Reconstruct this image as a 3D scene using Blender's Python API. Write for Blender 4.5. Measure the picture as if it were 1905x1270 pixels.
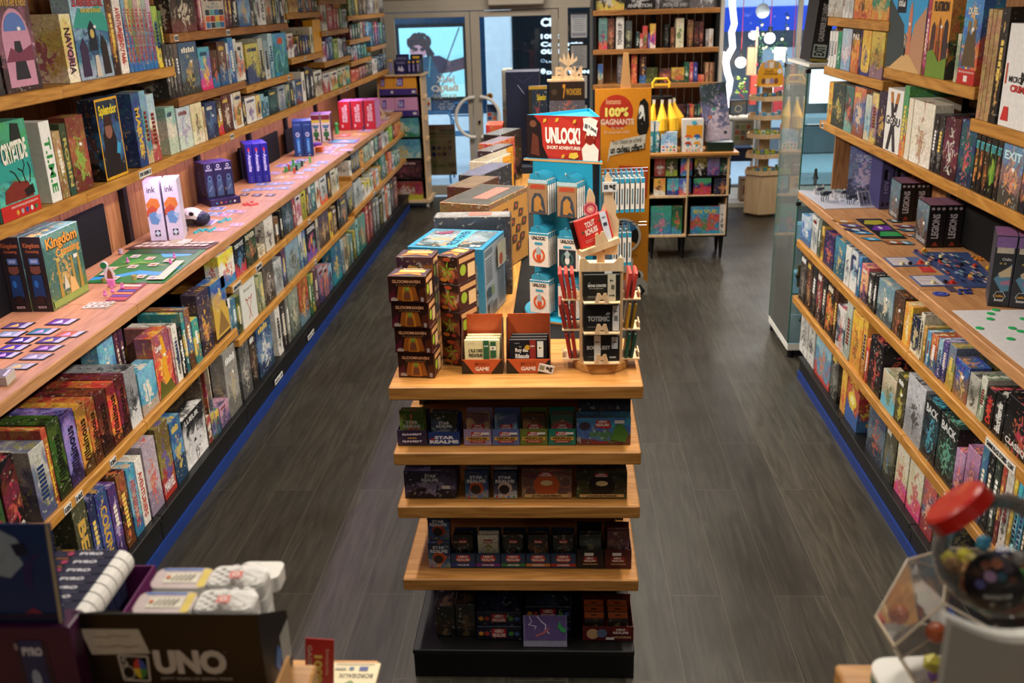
import bpy,bmesh,math,random
from math import sin,cos,pi,radians
from mathutils import Vector,Matrix

S = bpy.context.scene
C = S.collection
for o in list(bpy.data.objects):
 bpy.data.objects.remove(o)

# ------------------------------------------------------------------ camera
CAMZ = 2.2
PITCH,YAW,ROLL,FPX = radians(19.67),radians(3.31),-0.029,1783.0
_f = Vector((-sin(YAW)*cos(PITCH),cos(YAW)*cos(PITCH),-sin(PITCH)))
_r = Vector((cos(YAW),sin(YAW),0))
_u = _r.cross(_f)
R_ = cos(ROLL)*_r + sin(ROLL)*_u
U_ = -sin(ROLL)*_r + cos(ROLL)*_u
cd = bpy.data.cameras.new('camera')
cam = bpy.data.objects.new('camera',cd)
C.objects.link(cam)
cam.matrix_world = Matrix(((R_.x,U_.x,-_f.x,0),(R_.y,U_.y,-_f.y,0),(R_.z,U_.z,-_f.z,CAMZ),(0,0,0,1)))
cd.sensor_width = 36
cd.lens = FPX/1905*36
cd.clip_start = 0.05
cd.dof.use_dof = True
cd.dof.focus_distance = 3.6
cd.dof.aperture_fstop = 3.8
S.camera = cam
S.view_settings.view_transform = 'Standard'
S.view_settings.look = 'None'
S.view_settings.gamma = 1
S.view_settings.use_curve_mapping = False
S.view_settings.exposure = EXPOSURE if 'EXPOSURE' in globals() else 0.0

# ------------------------------------------------------------------ world: dull winter daylight outside
W = bpy.data.worlds.new('sky')
S.world = W
W.use_nodes = True
bg = W.node_tree.nodes['Background']
bg.inputs[0].default_value = (0.62,0.80,1.0,1)
bg.inputs[1].default_value = 2.3

# ------------------------------------------------------------------ lights
def area(name,loc,size,size_y,power,color,rot=(0,0,0),spread=180):
 l = bpy.data.lights.new(name,'AREA')
 l.shape = 'RECTANGLE'
 l.size,l.size_y = size,size_y
 l.energy,l.color,l.spread = power,color,radians(spread)
 o = bpy.data.objects.new(name,l)
 C.objects.link(o)
 o.location = loc
 o.rotation_euler = rot
 return o

WARM = (1.0,0.80,0.58)
NEUT = (1.0,0.90,0.78)
LILAC = (0.92,0.66,1.0)
# ceiling tracks washing the two shelf walls
area('track_light_long_wall',(-0.95,5.6,2.85),0.10,8.0,125,NEUT,(0,radians(-38),0),120)
area('track_light_cabinet_wall',(0.75,3.9,2.85),0.10,4.2,85,NEUT,(0,radians(38),0),120)
area('ceiling_panel_aisle',(-0.15,3.4,2.88),0.5,1.4,15,WARM,(0,0,0),110)
area('ceiling_panel_back',(0.1,7.4,2.88),0.9,2.0,75,NEUT,(0,0,0),140)
area('fill_light_desk',(0.1,-0.5,2.9),1.2,0.5,16,NEUT,(radians(20),0,0),160)  # added fill behind the camera, lifts the fronts of the desk goods
area('fill_light_door',(-0.5,9.4,2.9),1.2,0.6,50,NEUT,(radians(28),0,0),160)  # added fill that brightens the door frames, no known fixture
area('fill_light_window',(2.1,8.9,2.9),1.0,0.6,42,NEUT,(radians(20),0,0),160)  # added fill to brighten the carousel sign by the window
# lilac LED strips under the shelves above the two counters
area('led_strip_long_wall',(-1.98,6.5,1.485),0.03,8.0,31,LILAC,(0,0,0),180)
area('led_strip_cabinet_wall',(1.60,4.15,1.485),0.03,3.0,19,LILAC,(0,0,0),180)

# ------------------------------------------------------------------ pixel of the 1905x1270 frame -> point on a real plane
def ray(px,py):
 d = _f + R_*((px-952.5)/FPX) - U_*((py-635.0)/FPX)
 return d
CO = Vector((0,0,CAMZ))
def atz(px,py,z):
 d = ray(px,py);return CO + d*((z-CAMZ)/d.z)
def atx(px,py,x):
 d = ray(px,py);return CO + d*(x/d.x)
def aty(px,py,y):
 d = ray(px,py);return CO + d*(y/d.y)

# ------------------------------------------------------------------ colours and materials
def lin(v):
 return v/12.92 if v <= 0.04045 else ((v+0.055)/1.055)**2.4
def H(h):
 h = h.lstrip('#')
 if len(h) == 3: h = ''.join(c*2 for c in h)
 return tuple(lin(int(h[i:i+2],16)/255) for i in (0,2,4)) + (1.0,)

class NT:
 def __init__(s,name,emis=False):
  s.m = bpy.data.materials.new(name);s.m.use_nodes = True
  s.t = s.m.node_tree;s.n = s.t.nodes;s.b = s.n['Principled BSDF']
 def new(s,typ,**kw):
  n = s.n.new(typ)
  for k,v in kw.items():
   if k.startswith('i_'):
    key = k[2:]
    key = int(key) if key.isdigit() else key.replace('_',' ')
    n.inputs[key].default_value = v
   else: setattr(n,k,v)
  return n
 def link(s,a,b): s.t.links.new(a,b)
 def mix(s,fac,a,b,mode='MIX'):
  n = s.n.new('ShaderNodeMix');n.data_type = 'RGBA';n.blend_type = mode
  for sock,v in ((n.inputs[0],fac),(n.inputs[6],a),(n.inputs[7],b)):
   if hasattr(v,'is_output'): s.link(v,sock)
   else: sock.default_value = v
  return n.outputs[2]
 def math(s,op,a,b=None,clamp=False):
  n = s.n.new('ShaderNodeMath');n.operation = op;n.use_clamp = clamp
  for i,v in enumerate((a,b)):
   if v is None: continue
   if hasattr(v,'is_output'): s.link(v,n.inputs[i])
   else: n.inputs[i].default_value = v
  return n.outputs[0]
 def ramp(s,fac,stops,interp='LINEAR'):
  n = s.n.new('ShaderNodeValToRGB');n.color_ramp.interpolation = interp
  e = n.color_ramp.elements
  while len(e) < len(stops): e.new(0.5)
  for k,(p,c) in enumerate(stops):
   e[k].position = p;e[k].color = c if len(c) == 4 else (*c,1)
  s.link(fac,n.inputs[0]);return n.outputs[0]

M = {}
def plain(name,col,rough=0.5,metal=0.0,spec=0.5,var=0.12,scale=9.0,coat=0.0,bump=0.0):
 t = NT(name)
 tc = t.new('ShaderNodeTexCoord')
 nz = t.new('ShaderNodeTexNoise',i_Scale=scale,i_Detail=4.0)
 t.link(tc.outputs['Object'],nz.inputs['Vector'])
 c = H(col) if isinstance(col,str) else col
 lo = tuple(v*(1-var) for v in c[:3]) + (1,);hi = tuple(min(1,v*(1+var)) for v in c[:3]) + (1,)
 t.link(t.mix(nz.outputs['Fac'],lo,hi),t.b.inputs['Base Color'])
 t.b.inputs['Roughness'].default_value = rough
 t.b.inputs['Metallic'].default_value = metal
 t.b.inputs['Specular IOR Level'].default_value = spec
 t.b.inputs['Coat Weight'].default_value = coat
 if bump:
  bp = t.new('ShaderNodeBump',i_Strength=bump,i_Distance=0.002)
  t.link(nz.outputs['Fac'],bp.inputs['Height']);t.link(bp.outputs[0],t.b.inputs['Normal'])
 M[name] = t.m
 return t.m

def wood(name,axis,a,b,dark,rough=0.45,g=1.0):
 """sawn softwood, grain running along AXIS"""
 t = NT(name)
 tc = t.new('ShaderNodeTexCoord')
 mp = t.new('ShaderNodeMapping')
 sc = [11.0*g]*3;sc[axis] = 0.9*g
 mp.inputs['Scale'].default_value = sc
 oi = t.new('ShaderNodeObjectInfo')
 sh = t.new('ShaderNodeVectorMath',operation='SCALE');sh.inputs[0].default_value = (3.1,5.7,2.3)
 t.link(oi.outputs['Random'],sh.inputs['Scale'])
 ad = t.new('ShaderNodeVectorMath',operation='ADD')
 t.link(tc.outputs['Object'],ad.inputs[0]);t.link(sh.outputs[0],ad.inputs[1])
 t.link(ad.outputs[0],mp.inputs['Vector'])
 n1 = t.new('ShaderNodeTexNoise',i_Scale=1.3,i_Detail=3.0,i_Distortion=0.6)
 t.link(mp.outputs[0],n1.inputs['Vector'])
 wv = t.math('SINE',t.math('MULTIPLY',n1.outputs['Fac'],46.0))
 wv = t.math('MULTIPLY_ADD',wv,0.5);wv.node.inputs[2].default_value = 0.5
 n2 = t.new('ShaderNodeTexNoise',i_Scale=9.0,i_Detail=5.0)
 t.link(mp.outputs[0],n2.inputs['Vector'])
 f = t.math('ADD',t.math('MULTIPLY',wv,0.26),t.math('MULTIPLY',n2.outputs['Fac'],0.74))
 col = t.ramp(f,[(0.02,H(dark)),(0.40,H(a)),(0.75,H(b))])
 vo = t.new('ShaderNodeTexVoronoi',i_Scale=0.55,feature='F1')
 mk = t.new('ShaderNodeMapping');k = [4.0]*3;k[axis] = 2.4;mk.inputs['Scale'].default_value = k
 t.link(ad.outputs[0],mk.inputs['Vector']);t.link(mk.outputs[0],vo.inputs['Vector'])
 kn = t.ramp(vo.outputs['Distance'],[(0.0,(1,1,1)),(0.09,(0,0,0))])
 col = t.mix(t.math('MULTIPLY',kn,0.6),col,H(dark))
 t.link(col,t.b.inputs['Base Color'])
 t.b.inputs['Roughness'].default_value = rough
 bp = t.new('ShaderNodeBump',i_Strength=0.25,i_Distance=0.001)
 t.link(f,bp.inputs['Height']);t.link(bp.outputs[0],t.b.inputs['Normal'])
 M[name] = t.m
 return t.m

wood('honey_wood_y',1,'a8742f','c08b40','6f4516')
wood('honey_wood_x',0,'9c6a30','b47f42','6c4216')
wood('brown_wood_y',1,'8a5a2c','9f6e3a','57340f')
wood('counter_wood',1,'ab7b50','bc8b5e','805638',0.5)
wood('plank_wood',2,'8f6038','a87648','5c3517',0.6)
wood('dark_plank_wood',2,'7a4c22','915f30','4a2a0e',0.6)
wood('pale_plywood',2,'cfae84','dcc09a','a9855a',0.5,0.6)
wood('table_wood',0,'a8763c','be8c50','74481b',0.4)

def ink(name,rough=0.4,coat=0.0,emis=0.0):
 t = NT(name)
 at = t.new('ShaderNodeAttribute',attribute_name='Col')
 tc = t.new('ShaderNodeTexCoord')
 nz = t.new('ShaderNodeTexNoise',i_Scale=60.0,i_Detail=3.0)
 t.link(tc.outputs['Object'],nz.inputs['Vector'])
 v = t.ramp(nz.outputs['Fac'],[(0.3,(0.86,0.86,0.86)),(0.7,(1,1,1))])
 t.link(t.mix(1.0,at.outputs['Color'],v,'MULTIPLY'),t.b.inputs['Base Color'])
 t.b.inputs['Roughness'].default_value = rough
 t.b.inputs['Coat Weight'].default_value = coat
 if emis:
  t.link(at.outputs['Color'],t.b.inputs['Emission Color'])
  t.b.inputs['Emission Strength'].default_value = emis
 M[name] = t.m
ink('ink')
ink('matte_ink',0.8)
ink('backlit_ink',0.5,0.0,1.0)

def art(name,rough,coat):
 """printed illustration: colours c1..c4 and seed are set on each object"""
 t = NT(name)
 cs = [t.new('ShaderNodeAttribute',attribute_type='OBJECT',attribute_name=k).outputs['Color'] for k in ('c1','c2','c3','c4')]
 seed = t.new('ShaderNodeAttribute',attribute_type='OBJECT',attribute_name='seed').outputs['Fac']
 tc = t.new('ShaderNodeTexCoord')
 off = t.new('ShaderNodeVectorMath',operation='SCALE');off.inputs[0].default_value = (7.3,3.1,5.9)
 t.link(seed,off.inputs['Scale'])
 p = t.new('ShaderNodeVectorMath',operation='ADD')
 t.link(tc.outputs['Object'],p.inputs[0]);t.link(off.outputs[0],p.inputs[1])
 def noise(sc,det,dist=0.0):
  n = t.new('ShaderNodeTexNoise',i_Scale=sc,i_Detail=det,i_Distortion=dist)
  t.link(p.outputs[0],n.inputs['Vector']);return n.outputs['Fac']
 uv = t.new('ShaderNodeSeparateXYZ');t.link(tc.outputs['UV'],uv.inputs[0])
 u,v = uv.outputs[0],uv.outputs[1]
 n1,n2,n3 = noise(9,5,0.8),noise(26,4,1.5),noise(95,3,0.5)
 h = t.math('ADD',v,t.math('MULTIPLY',t.math('SUBTRACT',n1,0.5),1.5))
 s1 = t.ramp(h,[(0.22,(0,0,0)),(0.36,(1,1,1))])
 s2 = t.ramp(h,[(0.55,(0,0,0)),(0.78,(1,1,1))])
 col = t.mix(s2,t.mix(s1,cs[3],cs[1]),cs[0])
 dx = t.math('ABSOLUTE',t.math('SUBTRACT',u,0.5));dy = t.math('ABSOLUTE',t.math('SUBTRACT',v,0.42))
 d = t.math('ADD',t.math('MULTIPLY',dx,1.3),dy)
 fig = t.math('SUBTRACT',t.math('ADD',n2,0.02),t.math('MULTIPLY',d,0.42))
 fm = t.ramp(fig,[(0.40,(0,0,0)),(0.44,(1,1,1))])
 col = t.mix(t.math('MULTIPLY',fm,0.85),col,cs[2])
 vo = t.new('ShaderNodeTexVoronoi',i_Scale=34.0);t.link(p.outputs[0],vo.inputs['Vector'])
 hs = t.new('ShaderNodeHueSaturation');t.link(col,hs.inputs['Color'])
 sep = t.new('ShaderNodeSeparateColor');t.link(vo.outputs['Color'],sep.inputs[0])
 hv = t.math('MULTIPLY_ADD',sep.outputs[0],0.06);hv.node.inputs[2].default_value = 0.47
 t.link(hv,hs.inputs['Hue'])
 vv = t.math('MULTIPLY_ADD',n3,1.1);vv.node.inputs[2].default_value = 0.36;hs.inputs['Saturation'].default_value = 0.94
 t.link(vv,hs.inputs['Value'])
 # small bright flecks as of faces, stars, lettering too small to read
 fl = t.ramp(noise(60,1),[(0.66,(0,0,0)),(0.70,(1,1,1))])
 col = t.mix(t.math('MULTIPLY',fl,0.5),hs.outputs[0],t.mix(0.5,cs[0],(0.8,0.75,0.6,1)))
 t.link(col,t.b.inputs['Base Color'])
 t.b.inputs['Roughness'].default_value = rough
 t.b.inputs['Coat Weight'].default_value = coat
 t.b.inputs['Coat Roughness'].default_value = 0.12
 if coat:
  nb = t.new('ShaderNodeTexNoise',i_Scale=22.0,i_Detail=3.0,i_Distortion=2.0)
  t.link(p.outputs[0],nb.inputs['Vector'])
  bp = t.new('ShaderNodeBump',i_Strength=0.5,i_Distance=0.004)
  t.link(nb.outputs['Fac'],bp.inputs['Height']);t.link(bp.outputs[0],t.b.inputs['Coat Normal'])
 M[name] = t.m
art('printed_art',0.42,0.0)
art('shrink_wrapped_art',0.38,0.6)
# ------------------------------------------------------------------ mesh building
_txt = {}
def text_geo(s,bold=0.0):
 k = (s,bold)
 if k not in _txt:
  cu = bpy.data.curves.new('t','FONT');cu.body = s;cu.size = 1;cu.offset = bold;cu.resolution_u = 3
  o = bpy.data.objects.new('t',cu);C.objects.link(o)
  dg = bpy.context.evaluated_depsgraph_get()
  me = o.evaluated_get(dg).to_mesh()
  vs = [(v.co.x,v.co.y) for v in me.vertices];fs = [tuple(p.vertices) for p in me.polygons]
  o.evaluated_get(dg).to_mesh_clear()
  bpy.data.objects.remove(o);bpy.data.curves.remove(cu)
  xs = [a for a,b in vs] or [0,1];ys = [b for a,b in vs] or [0,1]
  x0,x1,y0,y1 = min(xs),max(xs),min(ys),max(ys)
  vs = [((a-x0)/max(x1-x0,1e-6),(b-y0)/max(y1-y0,1e-6)) for a,b in vs]
  _txt[k] = (vs,fs,(x1-x0)/max(y1-y0,1e-6))
 return _txt[k]

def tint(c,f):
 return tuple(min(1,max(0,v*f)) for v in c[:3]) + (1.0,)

class MB:
 def __init__(s,T=None):
  s.v,s.f = [],[];s.T = T or Matrix.Identity(4)
 def add(s,vs,fs,mat='ink',col=None,uvs=None):
  if isinstance(col,str): col = H(col)
  b = len(s.v)
  s.v += [tuple(s.T @ Vector(p)) for p in vs]
  for i,f in enumerate(fs):
   s.f.append((tuple(b+k for k in f),mat,col,uvs[i] if uvs else None))
  return s
 def box(s,x0,x1,y0,y1,z0,z1,mat='ink',col=None,bev=0.0):
  if x1 < x0: x0,x1 = x1,x0
  if y1 < y0: y0,y1 = y1,y0
  if z1 < z0: z0,z1 = z1,z0
  L = ((x0,x1),(y0,y1),(z0,z1));w = [max(b-a,1e-9) for a,b in L]
  def uv(p,ax):
   q = [(p[i]-L[i][0])/w[i] for i in range(3)]
   return {0: (q[1],q[2]),1: (q[0],q[2]),2: (q[0],0.35+0.65*q[1])}[ax]
  if not bev:
   vs = [(L[0][i],L[1][j],L[2][k]) for i in (0,1) for j in (0,1) for k in (0,1)]
   fs = [((0,1,3,2),0),((4,6,7,5),0),((0,4,5,1),1),((2,3,7,6),1),((0,2,6,4),2),((1,5,7,3),2)]
   return s.add(vs,[f for f,a in fs],mat,col,[[uv(vs[i],a) for i in f] for f,a in fs])
  bev = min(bev,min(w)*0.4)
  vs,ix = [],{}
  for i in (0,1):
   for j in (0,1):
    for k in (0,1):
     for a in range(3):
      p = []
      for ax,sd in zip(range(3),(i,j,k)):
       c = L[ax][sd]
       p.append(c if ax == a else c + (bev if sd == 0 else -bev))
      ix[(i,j,k,a)] = len(vs);vs.append(tuple(p))
  fs,ax_ = [],[]
  for (q,a) in (((0,0,0),(0,0,1),(0,1,1),(0,1,0)),0),(((1,0,0),(1,1,0),(1,1,1),(1,0,1)),0),(((0,0,0),(1,0,0),(1,0,1),(0,0,1)),1),(((0,1,0),(0,1,1),(1,1,1),(1,1,0)),1),(((0,0,0),(0,1,0),(1,1,0),(1,0,0)),2),(((0,0,1),(1,0,1),(1,1,1),(0,1,1)),2):
   fs.append(tuple(ix[(*c,a)] for c in q));ax_.append(a)
  for a in range(3):
   b_,c_ = [x for x in range(3) if x != a]
   for sb in (0,1):
    for sc in (0,1):
     e0 = [0,0,0];e1 = [0,0,0]
     e0[b_] = e1[b_] = sb;e0[c_] = e1[c_] = sc;e1[a] = 1
     f = (ix[(*e0,b_)],ix[(*e1,b_)],ix[(*e1,c_)],ix[(*e0,c_)])
     fs.append(f);ax_.append(b_)
  for i in (0,1):
   for j in (0,1):
    for k in (0,1):
     fs.append((ix[(i,j,k,0)],ix[(i,j,k,1)],ix[(i,j,k,2)]));ax_.append(1)
  return s.add(vs,fs,mat,col,[[uv(vs[i],a) for i in f] for f,a in zip(fs,ax_)])
 def prism(s,pts,z0,z1,mat='ink',col=None,axis=2):
  """polygon PTS (two coordinates) extruded along AXIS"""
  n = len(pts)
  def P(p,z):
   return {2: (p[0],p[1],z),1: (p[0],z,p[1]),0: (z,p[0],p[1])}[axis]
  vs = [P(p,z0) for p in pts] + [P(p,z1) for p in pts]
  fs = [tuple(range(n))[::-1],tuple(range(n,2*n))] + [(i,(i+1) % n,n+(i+1) % n,n+i) for i in range(n)]
  xs = [p[0] for p in pts];ys = [p[1] for p in pts]
  q = lambda p: ((p[0]-min(xs))/max(1e-6,max(xs)-min(xs)),(p[1]-min(ys))/max(1e-6,max(ys)-min(ys)))
  uv = [[q(pts[i % n]) for i in f] for f in fs]
  return s.add(vs,fs,mat,col,uv)
 def cyl(s,c,r,h,n=20,mat='ink',col=None,axis=2,r2=None):
  r2 = r if r2 is None else r2
  def P(a,z,rr):
   x,y = rr*cos(a),rr*sin(a)
   d = {2: (x,y,z),1: (x,z,y),0: (z,x,y)}[axis]
   return tuple(c[i]+d[i] for i in range(3))
  A = [2*pi*i/n for i in range(n)]
  vs = [P(a,0,r) for a in A] + [P(a,h,r2) for a in A]
  fs = [tuple(range(n))[::-1],tuple(range(n,2*n))] + [(i,(i+1) % n,n+(i+1) % n,n+i) for i in range(n)]
  return s.add(vs,fs,mat,col)
 def lathe(s,c,prof,n=28,mat='ink',col=None,M_=None):
  vs,fs = [],[]
  for r,z in prof:
   for i in range(n):
    a = 2*pi*i/n
    p = Vector((r*cos(a),r*sin(a),z))
    if M_: p = M_ @ p
    vs.append(tuple(p+Vector(c)))
  for k in range(len(prof)-1):
   for i in range(n):
    j = (i+1) % n
    fs.append((k*n+i,k*n+j,(k+1)*n+j,(k+1)*n+i))
  return s.add(vs,fs,mat,col)
 def tube(s,path,r,n=8,mat='ink',col=None,closed=False):
  path = [Vector(p) for p in path];m = len(path);vs,fs = [],[]
  up = Vector((0,0,1));prev = None
  for i,p in enumerate(path):
   a = path[(i-1) % m] if (closed or i) else path[i]
   b = path[(i+1) % m] if (closed or i < m-1) else path[i]
   t = (b-a).normalized()
   if prev is None:
    prev = t.orthogonal().normalized()
   q = (prev - t*prev.dot(t));q = q.normalized() if q.length > 1e-6 else t.orthogonal().normalized()
   prev = q;w = t.cross(q)
   rr = r[i] if isinstance(r,(list,tuple)) else r
   vs += [tuple(p + q*rr*cos(2*pi*k/n) + w*rr*sin(2*pi*k/n)) for k in range(n)]
  for i in range(m if closed else m-1):
   j = (i+1) % m
   for k in range(n):
    l = (k+1) % n
    fs.append((i*n+k,i*n+l,j*n+l,j*n+k))
  if not closed:
   fs += [tuple(range(n))[::-1],tuple(range((m-1)*n,m*n))]
  return s.add(vs,fs,mat,col)
 def ball(s,c,r,mat='ink',col=None,n=12,sc=(1,1,1)):
  m = max(4,n//2)
  prof = [(max(1e-4,sin(pi*k/m))*r,-cos(pi*k/m)*r) for k in range(m+1)]
  return s.lathe(c,prof,n,mat,col,Matrix.Diagonal(Vector(sc)))
 def on(s,O,U,V,w=1.0,h=1.0):
  """a drawing surface: origin O, edges U and V, of size w by h"""
  return Surf(s,Vector(O),Vector(U).normalized(),Vector(V).normalized(),w,h)
 def build(s,name,parent=None,loc=None,rotz=0.0,M4=None):
  me = bpy.data.meshes.new(name)
  me.from_pydata(s.v,[],[f[0] for f in s.f])
  mats = []
  for f in s.f:
   if f[1] not in mats: mats.append(f[1])
  for m in mats: me.materials.append(M[m])
  me.polygons.foreach_set('material_index',[mats.index(f[1]) for f in s.f])
  if any(f[2] for f in s.f):
   ca = me.color_attributes.new('Col','FLOAT_COLOR','CORNER')
   d = []
   for f in s.f:
    c = f[2] or (0.5,0.5,0.5,1)
    c = (c[0],c[1],c[2],1.0)
    d += c*len(f[0])
   ca.data.foreach_set('color',d)
  if any(f[3] for f in s.f):
   ul = me.uv_layers.new(name='UVMap')
   d = []
   for f in s.f:
    for i in range(len(f[0])):
     d += f[3][i] if f[3] else (0.5,0.5)
   ul.data.foreach_set('uv',d)
  me.validate()
  o = bpy.data.objects.new(name,me)
  C.objects.link(o)
  if parent: o.parent = parent
  if M4 is not None: o.matrix_local = M4
  else:
   if loc is not None: o.location = loc
   o.rotation_euler = (0,0,rotz)
  return o

class Surf:
 """draw flat print on a face; every layer is lifted a hair more than the last"""
 def __init__(s,mb,O,U,V,w,h):
  s.mb,s.O,s.U,s.V,s.w,s.h = mb,O,U,V,w,h
  s.N = U.cross(V).normalized();s.k = 0
 def P(s,x,y): return tuple(s.O + s.U*(x*s.w) + s.V*(y*s.h) + s.N*(0.0006+0.0003*s.k))
 def poly(s,pts,col,mat='ink'):
  s.mb.add([s.P(*p) for p in pts],[tuple(range(len(pts)))],mat,col,[[p for p in pts]]);s.k += 1;return s
 def rect(s,x0,y0,x1,y1,col,mat='ink'):
  return s.poly([(x0,y0),(x1,y0),(x1,y1),(x0,y1)],col,mat)
 def ell(s,cx,cy,rx,ry=None,col='fff',n=20,mat='ink',a0=0):
  ry = rx*s.w/s.h if ry is None else ry
  return s.poly([(cx+rx*cos(2*pi*i/n+a0),cy+ry*sin(2*pi*i/n+a0)) for i in range(n)],col,mat)
 def ring(s,cx,cy,rx,ry,t,col,n=24):
  for i in range(n):
   a,b = 2*pi*i/n,2*pi*(i+1)/n
   s.mb.add([s.P(cx+rx*k*cos(q),cy+ry*k*sin(q)) for q,k in ((a,1),(b,1),(b,1-t),(a,1-t))],[(0,1,2,3)],'ink',col)
  s.k += 1;return s
 def line(s,pts,t,col):
  for a,b in zip(pts,pts[1:]):
   d = Vector((b[0]-a[0],b[1]-a[1]))
   if d.length < 1e-6: continue
   dn = Vector((-d.y*s.h,d.x*s.w));dn = dn.normalized()*t
   nx,ny = dn.x/s.w,dn.y/s.h
   s.mb.add([s.P(a[0]+nx,a[1]+ny),s.P(a[0]-nx,a[1]-ny),s.P(b[0]-nx,b[1]-ny),s.P(b[0]+nx,b[1]+ny)],[(0,1,2,3)],'ink',col)
  s.k += 1;return s
 def text(s,t,x0,y0,x1,y1,col,bold=0.02,rot=0,mirror=False,slant=0.0,mat='ink'):
  """text stretched to the rectangle; rot 90 reads upward, -90 downward"""
  vs,fs,_ = text_geo(t,bold)
  out = []
  for a,b in vs:
   if mirror: a = 1-a
   if rot == 90: p,q = 1-b,a
   elif rot == -90: p,q = b,1-a
   elif rot == 180: p,q = 1-a,1-b
   else: p,q = a,b
   out.append(s.P(x0+(x1-x0)*p,y0+(y1-y0)*q + slant*p))
  s.mb.add(out,fs,mat,col);s.k += 1;return s

# ------------------------------------------------------------------ naming and labels
def tag(o,label,cat,group=None):
 o['label'] = label;o['category'] = cat
 if group: o['group'] = group
 return o
def struct(o,label=None):
 o['kind'] = 'structure'
 if label: o['label'] = label
 return o
def empty(name,loc=(0,0,0),rotz=0.0):
 o = bpy.data.objects.new(name,None);o.empty_display_size = 0.05
 C.objects.link(o);o.location = loc;o.rotation_euler = (0,0,rotz);return o

NAMES = [('black','0c0c0f'),('charcoal','3a3a40'),('grey','80807f'),('silver','b8bcc0'),('white','ededea'),('cream','e6d9b4'),('tan','b99a6b'),
  ('brown','6b4427'),('maroon','5c1a22'),('red','bb2a26'),('crimson','8e1f3a'),('orange','d9701f'),('amber','d99c2b'),('yellow','e3cd2f'),('olive','6e6e2c'),
  ('green','2f8a3c'),('lime','93c335'),('dark-green','17402c'),('teal','1d7c80'),('turquoise','4bc0bb'),('sky-blue','78b8dc'),('blue','2462b4'),
  ('navy','15204a'),('slate','4d5f70'),('violet','54349a'),('lilac','b39fd0'),('plum','57234f'),('pink','dd8fae'),('magenta','b82a80'),('rust','97461f')]
_nm = [(n,tuple(int(h[i:i+2],16) for i in (0,2,4))) for n,h in NAMES]
def cname(h):
 h = h.lstrip('#')
 if len(h) == 3: h = ''.join(c*2 for c in h)
 r = tuple(int(h[i:i+2],16) for i in (0,2,4))
 return min(_nm,key=lambda x: sum((a-b)**2 for a,b in zip(x[1],r)))[0]

_rnd = random.Random(11)
PENDING = []     # boxes whose label is composed at the end, when their neighbours are known
def setart(o,cols,seed=None):
 cols = list(cols)
 while len(cols) < 4: cols.append(cols[(len(cols)*2) % len(cols)])
 for k,c in zip(('c1','c2','c3','c4'),cols): o[k] = [float(v) for v in H(c)[:3]] + [1.0]
 o['seed'] = float(seed if seed is not None else _rnd.random()*50)

def box_mesh(w,d,h,mat='printed_art',bev=0.0015,side=None,draw=None,top=None):
 """a closed carton, its front at y=0 looking along -y, its width along x"""
 mb = MB()
 mb.box(0,w,0,d,0,h,mat,None,bev)
 if side: # plain coloured flanks, back and top
  mb.on((0,d,0),(0,-1,0),(0,0,1),d,h).rect(0.02,0.01,0.98,0.99,side)
  mb.on((w,0,0),(0,1,0),(0,0,1),d,h).rect(0.02,0.01,0.98,0.99,side)
 if top or side:
  mb.on((0,0,h),(1,0,0),(0,1,0),w,d).rect(0.01,0.01,0.99,0.99,top or side)
 if draw: draw(mb.on((0,0,0),(1,0,0),(0,0,1),w,h),mb)
 return mb

def sticker(o,w,h,fx=0.6,fz=0.7,sw=0.022,sh=0.013):
 mb = MB()
 x,z = w*fx,h*fz
 c = 0.004
 pts = [(x-sw/2+c,z-sh/2),(x+sw/2-c,z-sh/2),(x+sw/2,z-sh/2+c),(x+sw/2,z+sh/2-c),(x+sw/2-c,z+sh/2),(x-sw/2+c,z+sh/2),(x-sw/2,z+sh/2-c),(x-sw/2,z-sh/2+c)]
 mb.prism(pts,-0.0022,-0.0004,'ink','e8e8e4',axis=1)
 return mb.build('price_sticker',o)
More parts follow.
